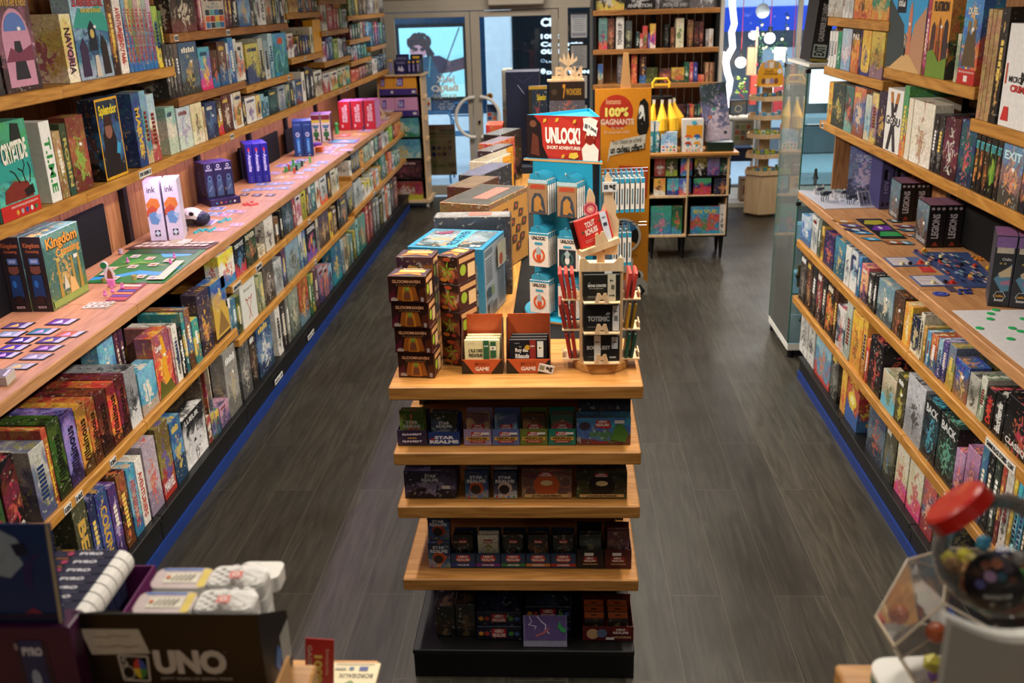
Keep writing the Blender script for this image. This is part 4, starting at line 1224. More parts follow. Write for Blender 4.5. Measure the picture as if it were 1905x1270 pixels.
# under the long counter
run('villain-spine shelf under long counter',1,LX,0.615,CD,'''
-70 2 330|2a4a40 1a3a34 7a8a6a 10201c
8 66 225 n|101412 2a5a2a 8a3a20 0c0c0e
76 152 180 n|121014 6a1a1c b83a30 0c0c0e|LE DERNIER;d8d4cc;b
215 288 116|b8b8b0 6a708a 8a8a5a 4a5070
''',inset=0.015,depth=0.20)
run('villain spines under long counter',1,LX,0.615,(0,540,5.293),'''
512 600 1420 n|b0501c a04418 d8a040 7a3010|Unstoppable!;e0c040;v
606 720 1330 n|2a3a14 3a5a18 1a2a0c 18240c|Villainous;101408;u
726 845 1262 n|3a2a6a 8a78c0 5a4898 241a44|Villainous;1c1430;u
850 948 1192 n|8a5a10 d08a18 b87414 4a2e08|Villainous;2a1a06;u
952 1030 1118 n|8a3c0c c8641a a04e12 4a2008|Villainous;2a1206;u
1035 1135 1048 n|4a1a10 7a2a18 5a2012 2a0e0a|Villainous;1c0806;u
1140 1222 962 n|7a2406 e05a10 b84210 4a1606|Villainous;2a0e04;u
1226 1304 882 n|4a0f18 7a1c2c 5a1420 2a080e|Villainous;1c0408;u
1308 1408 815 n|8a8c90 6a6c70 2a2a2e c8cacc
''',inset=0.02,depth=0.27)
run('painting-box stretch under long counter',1,LX,0.615,CC,'''
812 900 892 n|6ab0cc 3a90b4 e8dcc8 a8988a
904 990 700 ns|9a4a58 d8642a f0b838 c8481f|@canv
994 1004 640|b06a70 c88a80 e0c8c0 8a4a50
1008 1034 630|e0ddd4 c8c4b8 1c1c1e e0ddd4
1036 1056 635|1c1c1e 3a3a3c e0ddd4 101012
1060 1076 560|2a8a90 d8c038 e0e0d8 1a5a60
1079 1106 540|8a5a38 3a6a9a d8b060 5a3a20
1110 1142 600|3a9a90 d8c848 e08a38 2a7a78
1148 1212 455 n|3a3048 5a4a48 e0a030 2a2030
1224 1300 400 n|2a5aa0 c0a050 e0c878 6a4a28|@pyr
''',inset=0.02,depth=0.20)
run('back row under long counter',1,LX,0.615,CC,'''
560 606 712 n|5a9cb8 3a8aac e8dcc8 2a6a88
612 700 690 n|6ab0cc 3a90b4 e8dcc8 a8988a
704 726 640|5a2a48 4a2038 c88a50 3a1828
728 750 630|4a2440 5a3048 c89a60 3a1828
''',inset=0.16,depth=0.2)
run('first shelf under long counter, blocks box',1,LX,0.843,CE,'''
366 455 745 n|d8cc30 e0e0dc c83a34 2a7ab0
458 520 655 n|14161c 1c2430 3a8ab0 b83020|TRÈS FUTÉ;d8e0e0;t
524 588 600 n|22301f 38503a b06a40 243020|REVER;d0ccb8;t
594 632 705|d8ccb0 c8b890 8a7a60 d8ccb0
640 690 520 n|d8d4cc b8b4a8 3a2a3c c8c4b8
694 722 515|6a4a28 4a5a5a c89848 3a2a1c
''',inset=0.02,depth=.18)
run('first shelf under long counter, slate cover',1,LX,0.843,CE,'''
728 744 470|141418 2a2a30 c8a850 0c0c10
747 806 425 n|2a3a44 3a5060 8a9aa4 1a2830
809 822 385|8a2a3c a83a4c c8b0b0 5a1a28
''',inset=0.02,depth=.18)
run('first shelf under long counter, middle',1,LX,0.843,CF,'''
40 76 1090|98324a 7a2038 d8a8b0 5a1428
80 132 1060|d8c8cc c8788a 8a3a50 e0d4d4
136 186 1010|c8c030 a8a028 3a4a30 8a8420
189 214 960|5a4030 7a5a40 c8b090 3a2a20
217 240 940|d0d8dc 6a9ab0 e0e0dc 3a5a70
243 286 932|3a7a80 5a9a98 d8d4c0 2a5a60
290 326 905|e0dcd4 c87a40 a83020 d8d0c4
334 404 880|d4d6d4 a8b0b0 4a4a50 d8583a
410 444 795|18181a 3a3430 d88a30 101012
450 500 800|d8d0b8 a89878 3a3a34 c8b898
503 526 780|c8ccc0 a8b0a0 6a7a68 d8d8cc
''',inset=0.02,depth=.18)
run('first shelf under long counter, door end',1,LX,0.875,CF,'''
640 662 700|e8e6e0 d8d4cc 8a8a84 e8e6e0
665 682 600|2a3038 3a424c 8a94a0 1a2028
684 700 592|303a42 4a545c 9aa4ac 202830
702 718 585|3a3c40 505458 a0a4a8 26282c
720 734 575|4a4e54 686c72 b8bcc0 303438
737 752 565|5a5e64 808488 c8ccd0 3a3e44
756 790 590|e0a828 c88a20 3a3a38 d89a24
793 812 560|a8b8a0 88a088 d8d8c8 6a8a70
815 832 545|c8d0b8 a0b090 e0e0d0 8aa088
835 852 530|98b0a0 b8c8b0 d8dcd0 78988c
855 872 510|8aa090 6a8a78 c8d0c0 4a6a58
880 902 480|e0e0dc c8c8c4 8a8a88 e0e0dc
906 950 445|3a8a88 2a7070 d8d4c0 1a5050
953 984 420|5a1a24 7a2a34 c8a0a0 3a1018
988 1014 355|e0e0dc b8b8b4 3a3a3c e0e0dc
1018 1036 400|c8ccc8 8a8e8c 4a4e50 a8acac
1039 1060 380|d8d8d4 a8a8a4 6a6a68 d8d8d4
1066 1102 300|8ac82a 6aa820 c8e080 5a9018
1106 1124 330|7a2a3c 9a3a4c c8b0a8 5a1a28
1127 1156 260|e0882a d8601c e8c080 c04a18
1159 1190 235|e0a82a d87a20 c83a28 d89828
''',inset=0.02,depth=.18)
run('second shelf under long counter, fox box',1,LX,0.548,CE,'''
424 446 1010 n|e0e0dc 3a6a8a 8aa8b0 2a4a60
449 474 1005|3a6a8a 5a8aa0 c8c8b8 2a4a58
477 498 990|3a4a28 8a8a38 c8a848 2a3a1c
504 590 925 nP|d0d2cc c8ccc8 b86a50 d0d4d0|@fox
594 612 880|a8a878 8a8a5a d0d0a8 6a6a44
615 634 850|98a078 b8b890 d8d8b8 7a8058
638 696 800 ns|4a4440 6a5c54 a89a90 3a322e
700 744 780 n|b8bcbc 8a9090 5a5e60 9aa0a0
748 768 690|5a3a58 3a5a8a c8b8c0 2a2a40
''',inset=0.02,depth=.18)
run('second shelf under long counter, shard box',1,LX,0.55,CE,'''
772 846 600 n|7a9ab0 8aa0a4 5a5040 6a7a78
850 868 590|c8ccd0 5a8ab0 d8c848 2a6a90
871 888 560|3a6aa0 c8c8b8 5a9a50 2a4a78
892 948 515 n|101014 1c1c24 c85a8a 6a48a0|@shard;CROSSHALL;e0e0e0;t
951 964 480|c8c0a8 a0988a 5a5a58 8a8478
967 1024 505 n|4a4058 6a5848 c8a070 3a2c28
1027 1044 485|e0b828 c89a20 3a3028 d0a824
1047 1068 450|6a5440 8a7058 c8b090 4a3828
1078 1090 330|141416 2a2a2c 6a6a6c 0c0c0e
1094 1132 400|3a4248 6a6e70 c87a40 2a2e34
''',inset=0.02,depth=.18)
run('second shelf under long counter, door end',1,LX,0.588,CE,'''
1136 1168 325 n|8a9094 5a5e64 c8c040 141416
1176 1220 300 n|b8c0c0 98a4a8 4a5050 a8b0b0
1223 1234 310|e0e0dc b8b8b4 6a6a68 e0e0dc
1237 1268 290 n|d8c82a e0e0d8 1c1c1c e0e0dc
1271 1288 240|d8d8d4 5a8a40 b8b8b0 d8d8d4
1291 1303 230|d86a2a c85018 e0d0c0 a84010
1306 1320 215|d8dcdc a8b0b0 4a5a5a d8dcdc
1323 1334 200|e0b828 c89820 3a3a38 d0a824
1338 1364 135 n|5a9a88 3a7a70 d8b8b8 2a5a50
1368 1378 170|c8a878 a88858 e0d8c8 8a6a40
1381 1400 120|d8582a c8481c e8d8c8 a83a14
1403 1416 130|d8d8d8 3a5a8a c8a0b0 c8c8c8
1419 1432 110|8ac0b0 5aa090 e0e0d8 3a8070
1435 1447 100|c8ccc8 7a9a90 e0e0dc 5a7a70
''',inset=0.02,depth=.18)
run('base shelf under long counter, train boxes',1,LX,0.18,CD,'''
448 508 400|4a4a30 3a3a2c a8986a 28281c|BEST;c8a048;v
512 545 362|1f2a50 2a3a6a 8a8ab0 141c38
549 600 335 n|2a3a78 3a4a90 c8a040 1f2a58|COLONS;c8a040;v
604 640 300|4a2a6a 5a3a80 b8a0c8 301a48
645 684 240|8a4a1c 2a2020 c86a24 5a3010
690 728 205 n|3a8ab0 6aa8c0 c8b090 2a6a90|AVENTURIERS DU RAIL;b03a2c;v
731 762 160 n|e0ddd6 d0ccc4 c8b8a8 d8d4cc|AVENTURIERS;b03a2c;v
770 828 90 n|a898a8 b8a8b0 c8583a 8a7a90
''',inset=0.03,depth=.24)
run('base shelf under long counter, hero and wolf',1,LX,0.18,CD,'''
834 892 0 n|6a5a28 8a7a38 5a4a9a a02a20|MARVEL;e8e0dc;b
896 946 -30|2a5a88 4a8ab0 c8a848 1a3a58
950 1050 -40 n|1c1c20 d0d0d0 3a3a40 e0e0e0|@wolf
1056 1072 -60 n|a83a2c c8c0b0 e0dcd4 7a2a20
1076 1092 -80|b8a848 4a6a9a c85a8a 3a4a3a
1095 1112 -90|d8a83a 3a8a60 b84a38 2a5a70
1116 1160 -110|b888a0 8a6a90 3a3a50 5a4a70
''',inset=0.03,depth=.24)
run('base shelf under long counter, drawing cover',1,LX,0.18,CC,'''
1164 1186 905|3a3028 5a4a3a 8a7a60 241c18
1190 1216 880|6a2a24 a03a2c d8c0a0 3a1814
1219 1244 860|c8b8a0 7a8a98 3a4a60 8a7a70
1247 1282 840|2a2c30 3a3e44 6a6a6c 18191c
1288 1362 800 s|8a8884 9a9892 b0a080 6a6862
''',inset=0.03,depth=.24)
run('base shelf under long counter, grey cover',1,LX,0.18,CE,'''
506 560 1090 n|4a4a48 6a6a6a b8b0a0 4a4a4a
564 598 1080|2a2420 4a3a30 8a6a50 1a1614
606 690 1145|2a4a70 5a7aa0 d8d8d0 1f3450
716 742 1030|e0dcd4 c8c4bc 1c1c1e d8d4cc
745 772 1020|2a2628 4a4448 b8a8a0 1a181a
776 792 990|7a7a70 9a9a8c c8c8b8 5a5a50
''',inset=0.03,depth=.24)
run('base shelf under long counter, sunset cover',1,LX,0.18,CE,'''
796 848 950 n|8a9484 6a7468 c8c0a0 4a544c
852 906 890 n|b85a20 8a4418 e09a40 5a7a8a
910 922 860|4a7a48 6a9a50 c8c070 2a5a34
925 938 850|c8b840 3a6a48 e0d890 8a8030
942 962 830|5a3a48 7a5a60 c8b0a8 3a2430
966 992 820|a89aa8 6a5a80 c85a48 3a3458
996 1020 810|b8a8b0 c86a50 3a4a6a 8a5a68
1023 1042 800|8ab0c8 4a7a9a c82a28 3a5a80
1048 1098 680 n|1f6a88 2a5a80 e0b83a 1a8090
1102 1116 650|a8b8c0 7a94a0 d8d8d0 5a7480
1119 1134 635|b8a888 988868 5a4a38 c8bca0
1137 1150 625|8a9a88 6a7a68 b06a40 4a5a4a
1153 1168 615|5a8a8a 3a6a70 b8c8c0 2a4a50
''',inset=0.03,depth=.24)
run('base shelf under long counter, door end',1,LX,0.18,CE,'''
1173 1186 590|a8a030 6a6a20 d0c870 4a4a18
1190 1206 530|8ac0b8 5a9a94 d8e0d8 3a7a74
1209 1246 510 n|5a9a94 8a6a50 c8b890 2a6a64
1250 1266 445|b83a34 982a28 e0c8c0 7a1a1c
1270 1288 415|7a1a1e 9a2a2c c8a0a0 5a1014
1292 1308 400|5a5e60 7a7e80 b8bcbc 3a3e40
1311 1328 395|8a8e90 6a6e70 c0c4c4 4a4e50
1331 1348 380|1f2020 3a3a28 c8b848 141414
1352 1364 330|d0d0cc a0a09c 5a5a58 c8c8c4
1367 1378 320|d8682a b84a18 e8c8a8 983c14
1381 1394 310|d8dcd8 a8acac 5a5e60 c8ccc8
1397 1414 290|3a3a40 5a5a60 a8a8ac 26262a
1417 1436 275|6a3a34 8a4a40 c8a8a0 4a2420
''',inset=0.03,depth=.24)

# ---------------- cabinet side
run('topmost shelf, cabinet side',-1,RU,2.057,RA,'''
346 425 -60 n|a8a8a0 c0c0b8 8a7a68 b0a898
428 440 -55|e0e0dc d0d0cc 8a8a88 e0e0dc
443 462 -50 n|d8dad8 c8cac8 9a9a98 d8d8d8
465 486 -50 n|d0d2d0 c0c2c0 9a9a98 d0d0d0
491 588 -60 n|e0a030 d88a28 2a2420 c86a1c
590 688 -60 n|e0a838 3a8a70 c8b060 d08a28
''',inset=0.015,depth=.2)
run('small-spine shelf, cabinet side',-1,RU,1.797,RA,'''
347 358 175 P|e0e0dc d8d8d4 b83a3a e0e0dc
361 374 175 P|dcdcd8 d4d4d0 b83a3a dcdcd8
377 390 177 P|e0e0dc d8d8d4 3a8a50 e0e0dc
393 412 178 n|2a9a70 1f8a60 d8e0d8 1a7a54
415 466 160 n|a8c0d0 c0a8b8 d8d8d8 7a9ac0
470 512 155 n|1a1410 d88a28 e0a838 b85a18|PAS;e8e0d0;t
515 522 160|3a3060 5a4a80 c8a848 2a2048
526 572 158 n|d8a828 e0b838 3a3a78 3a3a78
576 648 165 n|c8a840 a88830 6a5a38 8a6a78
''',inset=0.01,depth=.18)
run('street-scene shelf, cabinet side',-1,RU,1.857,RA,'''
668 868 -30 ns|5a9ac0 4a6a70 d8a870 c8a060|@kk
872 890 -20|a83058 c84070 e0b0c0 7a1f40
893 1002 -30 ws|d89a38 c8782a 5a8a38 2a3430|@flat
1050 1068 190 n|c8c4ac 98a088 5a8a5a b8b090
1072 1168 -30 ns|3a88c8 3a6a9a e8a840 c85a24|@duel
''',inset=0.01,depth=.13)
run('line-drawing shelf, cabinet side',-1,RU,1.75,RA,'''
1176 1196 50 n|b08c5c a47e4e 8a6838 b08c5c
1199 1219 52 n|a88454 9a7444 8a6838 a88454
1222 1246 56 n|b08c5c a47e4e 8a6838 b08c5c
1250 1288 40|2a2420 3a302a c8a048 181412
1300 1560 130 nP|e4e4e2 d8d8d6 b8b8b8 e4e4e2|@mic
''',inset=0.01,depth=.2)
run('X-box stretch, cabinet side',-1,RU,1.50,RA,'''
340 362 458 n|d89a28 e0a830 3a3028 c88a20
365 430 466 n|2a3a38 3a4a40 b8a040 243028
433 476 478 n|3a6a68 5a3a34 c8504a 6aa098
479 540 485|c87a48 4a6a98 d8c0a0 8a4a38
543 574 530 n|c8ccb8 8ab0c0 5a8a9a c8c0a0
577 610 520|d8c078 8a6a8a 5a8a50 c8a858
615 652 505 n|2a1f3a 3a2a4a c8a040 1c1428
655 740 492 nPs|e6e6e2 dcdcd8 e0e0dc e6e6e2|@gosu
743 768 480|4a9a58 d8c040 3a7ab0 d87a28
772 796 550 nP|e0d8c4 d8cdb4 8a5a3a e4dccc
800 912 560 n|e4ddcc e0d8c8 a87a58 e8e4da
''',inset=0.01,depth=.2)
run('escape-game stretch, cabinet side',-1,RU,1.50,RA,'''
916 940 640|1f1f20 343436 6a6a6c 141416
943 972 645|242426 38383a 707072 18181a
976 1058 655 n|4a1424 6a2038 c8c8c0 380f1c
1062 1146 665 n|1f3a6a 1a5a5a c83a3a 12304a
1150 1170 690 n|1c1814 4a3418 d88a28 141210|EXIT;5ac0c8;t
1173 1196 695 n|1c1814 4a3418 d88a28 141210|EXIT;5ac0c8;t
1200 1226 700 n|1c1814 5a3a14 c87a28 141210|EXIT;5ac0c8;t
1229 1262 705 n|141c14 5a8a20 8ab030 10140f|EXIT;5ac0c8;t
1266 1290 720 n|2a1c18 5a342c a86a50 1c1412|EXIT;5ac0c8;t
1294 1410 735 ns|5a88b0 8a6a68 e09a58 4a443c|EXIT;c8e8f0;t
1414 1445 750 n|2a2a4a c87a40 3a3a60 1c1c28|EXIT;5ac0c8;t
1449 1500 760 n|1c1c24 2a3a4a 8a6a50 141418|EXIT;5ac0c8;t
''',inset=0.01,depth=.2)
run('first shelf beside cabinet',-1,RX,0.795,RB,'''
192 246 -10 n|a8c0d0 3a7ab0 e0e4e8 2a5a90
249 282 -5|d0d4d4 98a0a0 5a6a78 b8bcbc
285 300 20|6a7a70 4a5a50 a8a890 3a4a40
303 316 60|d8a848 8a6a28 3a2a20 c89838
320 372 85 n|2a2050 382a68 c8603a 2a2450
376 430 115 n|3a88a0 2a7090 e0b048 1a5a70
434 462 165 n|d8dcd8 b8c0c0 3a3a58 d0d4d4
465 500 190|c8d0d4 3a4a6a 8ab0c8 d8dcdc
''',inset=0.02,depth=.2)
run('first shelf, middle, cabinet side',-1,RX,0.795,RB,'''
504 520 228|3a8ac0 2a70a8 c8d8e0 1f5a88
523 560 268|c85a68 e0a078 8a4a70 3a3048
563 590 320|2a2c2c 4a4a48 b8b8b0 1c1e1e
593 612 330|141416 2a2a2c c8c8c4 0c0c0e
617 700 350 ns|6a90a0 8aa0a8 d8cdb0 3a5058
704 758 420 ns|4a3428 5a3e2c a85a38 2a1c16
762 802 485 n|e0a828 d89c20 e8d8b0 d89820
806 844 555 n|1f2a40 2a3a50 c8b888 d8cdb0
847 866 545|d8d4c0 b8b098 3a3a38 c8c0a8
''',inset=0.02,depth=.2)
run('first shelf, near stretch, cabinet side',-1,RX,0.795,RB,'''
869 884 620 n|c8a040 a88028 e0d098 8a6820
888 908 645|5aa0c8 3a88b0 d8e0d8 2a6890
911 946 660|c86a38 a85428 e0c8a0 3a5a78
949 972 690|8ab0c8 6a90b0 e0e0d8 3a3a78
975 1000 700|4a4088 5a50a0 c8c0d8 2a2458
1004 1042 718|6a7a90 8a8a58 c8a850 a88a38
1046 1120 795 ns|2a4aa0 6a5a58 c8985a 8a6038
1124 1180 880 n|a8a8a0 7a7a70 3a3a34 b8b4a8
1183 1214 900|c8ccc0 5a7a58 d8d8d0 8a9a80
1217 1262 960 n|181414 2a1c1c c83a30 100c0c|DARK;c83a30;u
1266 1318 985 n|141416 242428 c8c8c4 0c0c0e|Black Stories;d8d8d4;u
1322 1500 1000 n|0c0c10 1c1c20 b82a28 0a0a0c|CLASSIQUE;d8d8d4;b
''',inset=0.02,depth=.2)
run('second shelf beside cabinet',-1,RX,0.445,RB,'''
182 214 165|3a3634 4a4440 8a8078 26221f
217 244 200|4a3020 5a3a28 a87a50 301c12
247 270 230|24282c 3a4044 8a6a50 181c1f
273 300 262|5a3a30 8a2a2c c8b0a8 3a2420
303 324 290|1a1a1e 3a3a40 8a8a8c 101014
327 364 312|2a2018 c8681c e0a838 1a1410
367 384 400|4a2e1c 6a442c a88050 301c10
387 430 498 n|d8d4d0 3a4a5a c83a34 b8b4b0
433 462 480|b8c0b8 8aa090 d0d0c8 98a49a
''',inset=0.02,depth=.2)
run('second shelf, middle, cabinet side',-1,RX,0.445,RB,'''
466 520 530 Dn|e0a820 d89a1c 8a5a28 c88a18
524 545 560|d8a030 b87818 e0c070 a86a14
548 562 690|d85a28 c04818 e8c8a0 a03c14
566 634 668 Dn|14101a 1c1620 b8382a 100c10
642 714 858 n|c8bca0 a89c80 6a7a58 5ab0c8
717 764 880 s|3a3820 4a4828 b8a838 2a2814
''',inset=0.02,depth=.16)
run('second shelf, near stretch, cabinet side',-1,RX,0.445,RB,'''
768 860 885 Dn|b8bcc4 a0a4ac 3a3434 8a8e94
864 940 1010 Dn|12181c 1f3a44 3a9ab8 0e1216|BACK;c8ccd0;t
944 1040 1100 Dn|141c1a 243a34 5aa08a 101614|BACK;c8ccd0;t
''',inset=0.02,depth=.16)
run('second shelf behind the dice jar',-1,RX,0.445,RC,'''
884 972 30 n|b088b0 8a5a80 d87a68 3a2a44
976 1036 70 n|a878a0 7a4a70 c86a60 302440
1040 1068 75|3a6a90 2a4a68 a8b8c8 1f3448
1071 1098 95|18181c 2a2a30 8a8a8c 101014
1101 1130 110|24342c 3a4a40 8a9a88 182018
1133 1152 130|a8482a 8a3820 d8a080 6a2814
1155 1186 160|c8c4bc a09c94 3a3a38 d0ccc4
1189 1206 180|d8b030 c09820 e0d090 a88018
1209 1228 200|3ab0c8 2a90a8 a8e0e8 1f7088
1231 1252 220|58bcd0 3a9cb4 c8e8f0 2a7c94
1255 1276 240|2a221c 3a3028 a87a4a 1a1410
1279 1297 255|6a3a20 8a5030 c8a070 4a2412
1300 1322 270|1a1a1c 302a28 8a7a68 101010
''',inset=0.02,depth=.2)
run('base shelf beside cabinet',-1,RX,0.14,RB,'''
186 226 515 n|d0d0cc b0b0ac 3a3a3c d8d8d4
229 264 560 n|c8c8c4 a8a8a4 2a2a2c d0d0cc
270 350 655 n|8ab8c8 5a88a8 c87a48 b83a30
354 392 740|3a3a38 5a5a54 8a8a80 242422
''',inset=0.03,depth=.2)
run('base shelf, island-game stretch, cabinet side',-1,RX,0.14,RB,'''
412 438 855 n|e0a828 d8981c c84a28 c88818
442 506 888 Dn|b84a28 a83a24 e0c848 3a5a98|@cat
560 648 1010 n|3a4a60 5a6a78 a8503a 2a3444
652 700 1060|4a4a3c 6a6a50 3a6a8a 34342a
''',inset=0.03,depth=.12)
run('base shelf, near stretch, cabinet side',-1,RX,0.14,RC,'''
596 634 0|4a4a30 3a3a28 8a8a60 28281c
640 694 30 n|d8d4c0 c8c0a0 b85048 c83a70
700 764 80 n|d8d4c0 c8c0a0 b85048 c83a70
770 826 240 n|b84a40 3a5a78 e0a890 8a2a2c
830 915 290 n|5a5a48 3a3a30 a8985a 44443a
''',inset=0.03,depth=.16)
# ------------------------------------------------------------------ free-standing display island
IX0,IX1,IY = -0.54,0.238,2.695
def carton(name,w,d,h,cols,label,cat,loc,rotz=0.0,group=None,draw=None,mat='printed_art',side=None,top=None,bev=0.0015,seed=None):
 o = box_mesh(w,d,h,mat,bev,side,draw,top).build(name,None,loc,rotz)
 setart(o,cols,seed);return tag(o,label,cat,group)

isl = empty('display_island',(0,IY,0));tag(isl,'free-standing wooden display island with five shelves in the middle of the aisle','display unit')
def ip(name,*bx,**k):
 return MB().box(*bx,**k).build(name,isl)
ip('top_board',IX0,IX1,0,0.43,1.045,1.09,mat='honey_wood_x',bev=.004)
ip('side_board',IX0,-0.19,0.432,3.75,1.045,1.09,mat='honey_wood_y',bev=.004)
ip('black_top_panel',-0.188,IX1-0.01,0.432,3.75,1.045,1.085,mat='black_board')
for zb,t,k in ((0.822,.045,0),(0.632,.045,0),(0.36,.045,0)):
 ip('shelf',IX0,IX1-.003,0,0.42,zb,zb+t,mat='honey_wood_x',bev=.004)
ip('base_shelf',IX0+.015,IX1-.012,0.0,.42,.105,.125,mat='black_metal',bev=.003)
ip('plinth',IX0+.015,IX1-.012,.02,.42,0.0,.104,mat='black_metal')
ip('back_board',IX0+.02,IX1-.02,.421,.43,0.0,1.044,mat='black_board')
ip('rear_body',IX0+.05,IX1-.05,.44,3.7,0.0,1.044,mat='black_board')
for x in (IX0+.03,IX1-.05): ip('upright',x,x+.02,.38,.419,.126,1.044,mat='black_metal')

def ix(px,Y,py=850): return aty(px,py,Y).x
def iz(py,Y,px=960): return aty(px,py,Y).z
def tray(px0,px1,zs,yf,hb,col,label,draw=None,pack=None,packlab=None,packs=2,d=.11,group='counter display cartons on the island shelves',ptop=None,pdraw=None):
 """open display carton holding upright packs"""
 x0,x1 = ix(px0,yf),ix(px1,yf);w = x1-x0
 o = empty('display_carton',(x0,yf,zs));tag(o,label,'display box',group)
 t = .002
 m = MB().box(0,w,0,t,0,hb,'ink',col)
 if draw: draw(m.on((0,0,0),(1,0,0),(0,0,1),w,hb))
 m.build('front_panel',o)
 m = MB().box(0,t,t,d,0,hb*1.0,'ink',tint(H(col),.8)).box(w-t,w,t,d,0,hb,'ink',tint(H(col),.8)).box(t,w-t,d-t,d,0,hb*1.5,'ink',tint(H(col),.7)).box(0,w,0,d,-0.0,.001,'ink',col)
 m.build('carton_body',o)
 if pack:
  for k in range(packs):
   hh = (ptop or hb*1.7)-.004*k
   c = box_mesh(w*.82,.012,hh,'shrink_wrapped_art',.001)
   s = c.on((0,0,0),(1,0,0),(0,0,1),w*.82,hh)
   if pdraw: pdraw(s)
   q = c.build('card_pack',None,(x0+w*.09+.002*k,yf+.012+.026*k,zs+.0012),0)
   setart(q,pack);tag(q,('front ' if k == 0 else 'rear ')+packlab,'card pack','card packs in the display cartons')
 return o
hero = lambda band,name: (lambda s: (s.rect(.03,.04,.97,.96,'1c3f60'),s.poly([(.18,.62),(.25,.90),(.75,.90),(.82,.62),(.70,.42),(.30,.42)],'b0282c'),s.text('HERO',.30,.70,.70,.86,'f0e8e0',.03),s.text('REALMS',.24,.50,.76,.66,'f0e8e0',.03),s.rect(0,.14,1,.34,band),s.text(name,.25,.18,.75,.30,'ece6e0',.03)))
Yf = 2.745
z1,z2,z3,z4 = .868,.678,.406,.126
def gambit(s):
 for y in (.56,.12): s.poly([(.04,y+.16),(.2,y+.34),(.8,y+.34),(.96,y+.16),(.8,y),(.2,y)],'2a2048');s.text('GAMBIT',.16,y+.10,.84,y+.24,'e8e0f0',.04)
 s.rect(.35,.46,.65,.54,'c8a050')
c5 = lambda x: 720+x/3.81
tray(c5(84),c5(292),z1,Yf,iz(799,Yf)-z1,'3a3048','violet and grey carton of space card packs at the first island shelf\'s outer end',gambit,['3a5a20','7a8a30','d86a40','2a3a4a'],'green space card pack in the violet carton',ptop=.115,pdraw=lambda s: (s.text('STAR',.25,.60,.75,.70,'e0e0e0',.03),s.text('REALMS',.15,.48,.85,.58,'e0e0e0',.03)))
tray(c5(302),c5(522),z1,Yf,iz(803,Yf)-z1,'1c3a78','blue carton with large silver lettering on the first island shelf',lambda s: (s.text('STAR',.20,.48,.82,.72,'e0e4ee',.05),s.text('REALMS',.04,.16,.96,.42,'e0e4ee',.05),s.poly([(.0,.44),(.2,.6),(.16,.36)],'a82a30')),['1c2a1c','3a4a6a','8a8a90','1f3a28'],'dark space card pack in the blue carton',ptop=.108,pdraw=lambda s: (s.text('STAR',.30,.62,.72,.71,'e0e0e0',.03),s.text('REALMS',.2,.51,.82,.60,'e0e0e0',.03)))
for a,b,c,nm,lb,pc in ((552,745,'9a86a8','Voyageurs','lilac',['5a3a48','c8a070','8a6a48','b8986a']),(752,943,'5a6aa0','Chasseurs','slate-blue',['3a5a88','8ab0d0','3a5a40','6a8aa8']),(948,1140,'6a7a34','Conquête','olive',['3a2418','9a6a3a','1c1814','5a3a20']),(1147,1338,'1f7a68','Découverte','teal',['2a5a50','a83a3a','c8a868','5a3a40'])):
 tray(c5(a),c5(b),z1,Yf,iz(798,Yf)-z1,c,lb+' carton with red and gold ribbon on the first island shelf',lambda s,nm=nm: (s.poly([(.25,.60),(.28,.84),(.68,.84),(.72,.60)],'b0282c'),s.text('HERO',.36,.72,.60,.82,'f0e8e0',.03),s.text('REALMS',.30,.60,.68,.70,'f0e8e0',.03),s.rect(.08,.32,.92,.54,'c8a24a'),s.text('PERIPLES',.16,.36,.84,.50,'5a2a18',.04),s.rect(.22,.18,.78,.31,'a02428'),s.text(nm,.30,.21,.70,.28,'e8dcd0',.02),s.rect(.62,.68,.92,.82,'e4e0dc')),pc,'fantasy card pack in the %s carton' % lb,ptop=.098,pdraw=lambda s: (s.rect(.25,.50,.8,.68,'a8282c'),s.text('HERO',.36,.60,.68,.66,'f0e8e0',.03),s.text('REALMS',.30,.52,.74,.58,'f0e8e0',.03)))
x0,x1 = ix(c5(1345),Yf),ix(c5(1725),Yf)
def herobig(s,mb): s.poly([(.34,.66),(.36,.92),(.60,.92),(.64,.66),(.58,.60)],'b0282c');s.text('HERO',.40,.82,.56,.91,'f0e8e0',.03);s.text('REALMS',.36,.70,.60,.80,'f0e8e0',.03);s.rect(.28,.04,.60,.14,'8a2a2c');s.rect(.70,.80,.88,.92,'e6e2de');s.poly([(.62,.2),(.72,.75),(.84,.8),(.96,.45),(.9,.1)],'4a7a34');s.ell(.15,.72,.10,.14,'3a3038')
carton('board_game_box',x1-x0,.05,iz(778,Yf)-z1,['2a8ac0','3a6aa8','4a7a34','6a3a28'],'bright blue fantasy box with green warrior at the aisle end of the first island shelf','game box',(x0,Yf,z1),draw=herobig)
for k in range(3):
 carton('board_game_box',x1-x0-.004,.035,.135+.008*k,['1c2030','3a3a48','5a3a3c','12141c'],('Dark box %s behind the bright blue fantasy box' % ('directly','second','last')[k]),'game box',(x0+.006+.003*k,Yf+.052+.037*k,z1))
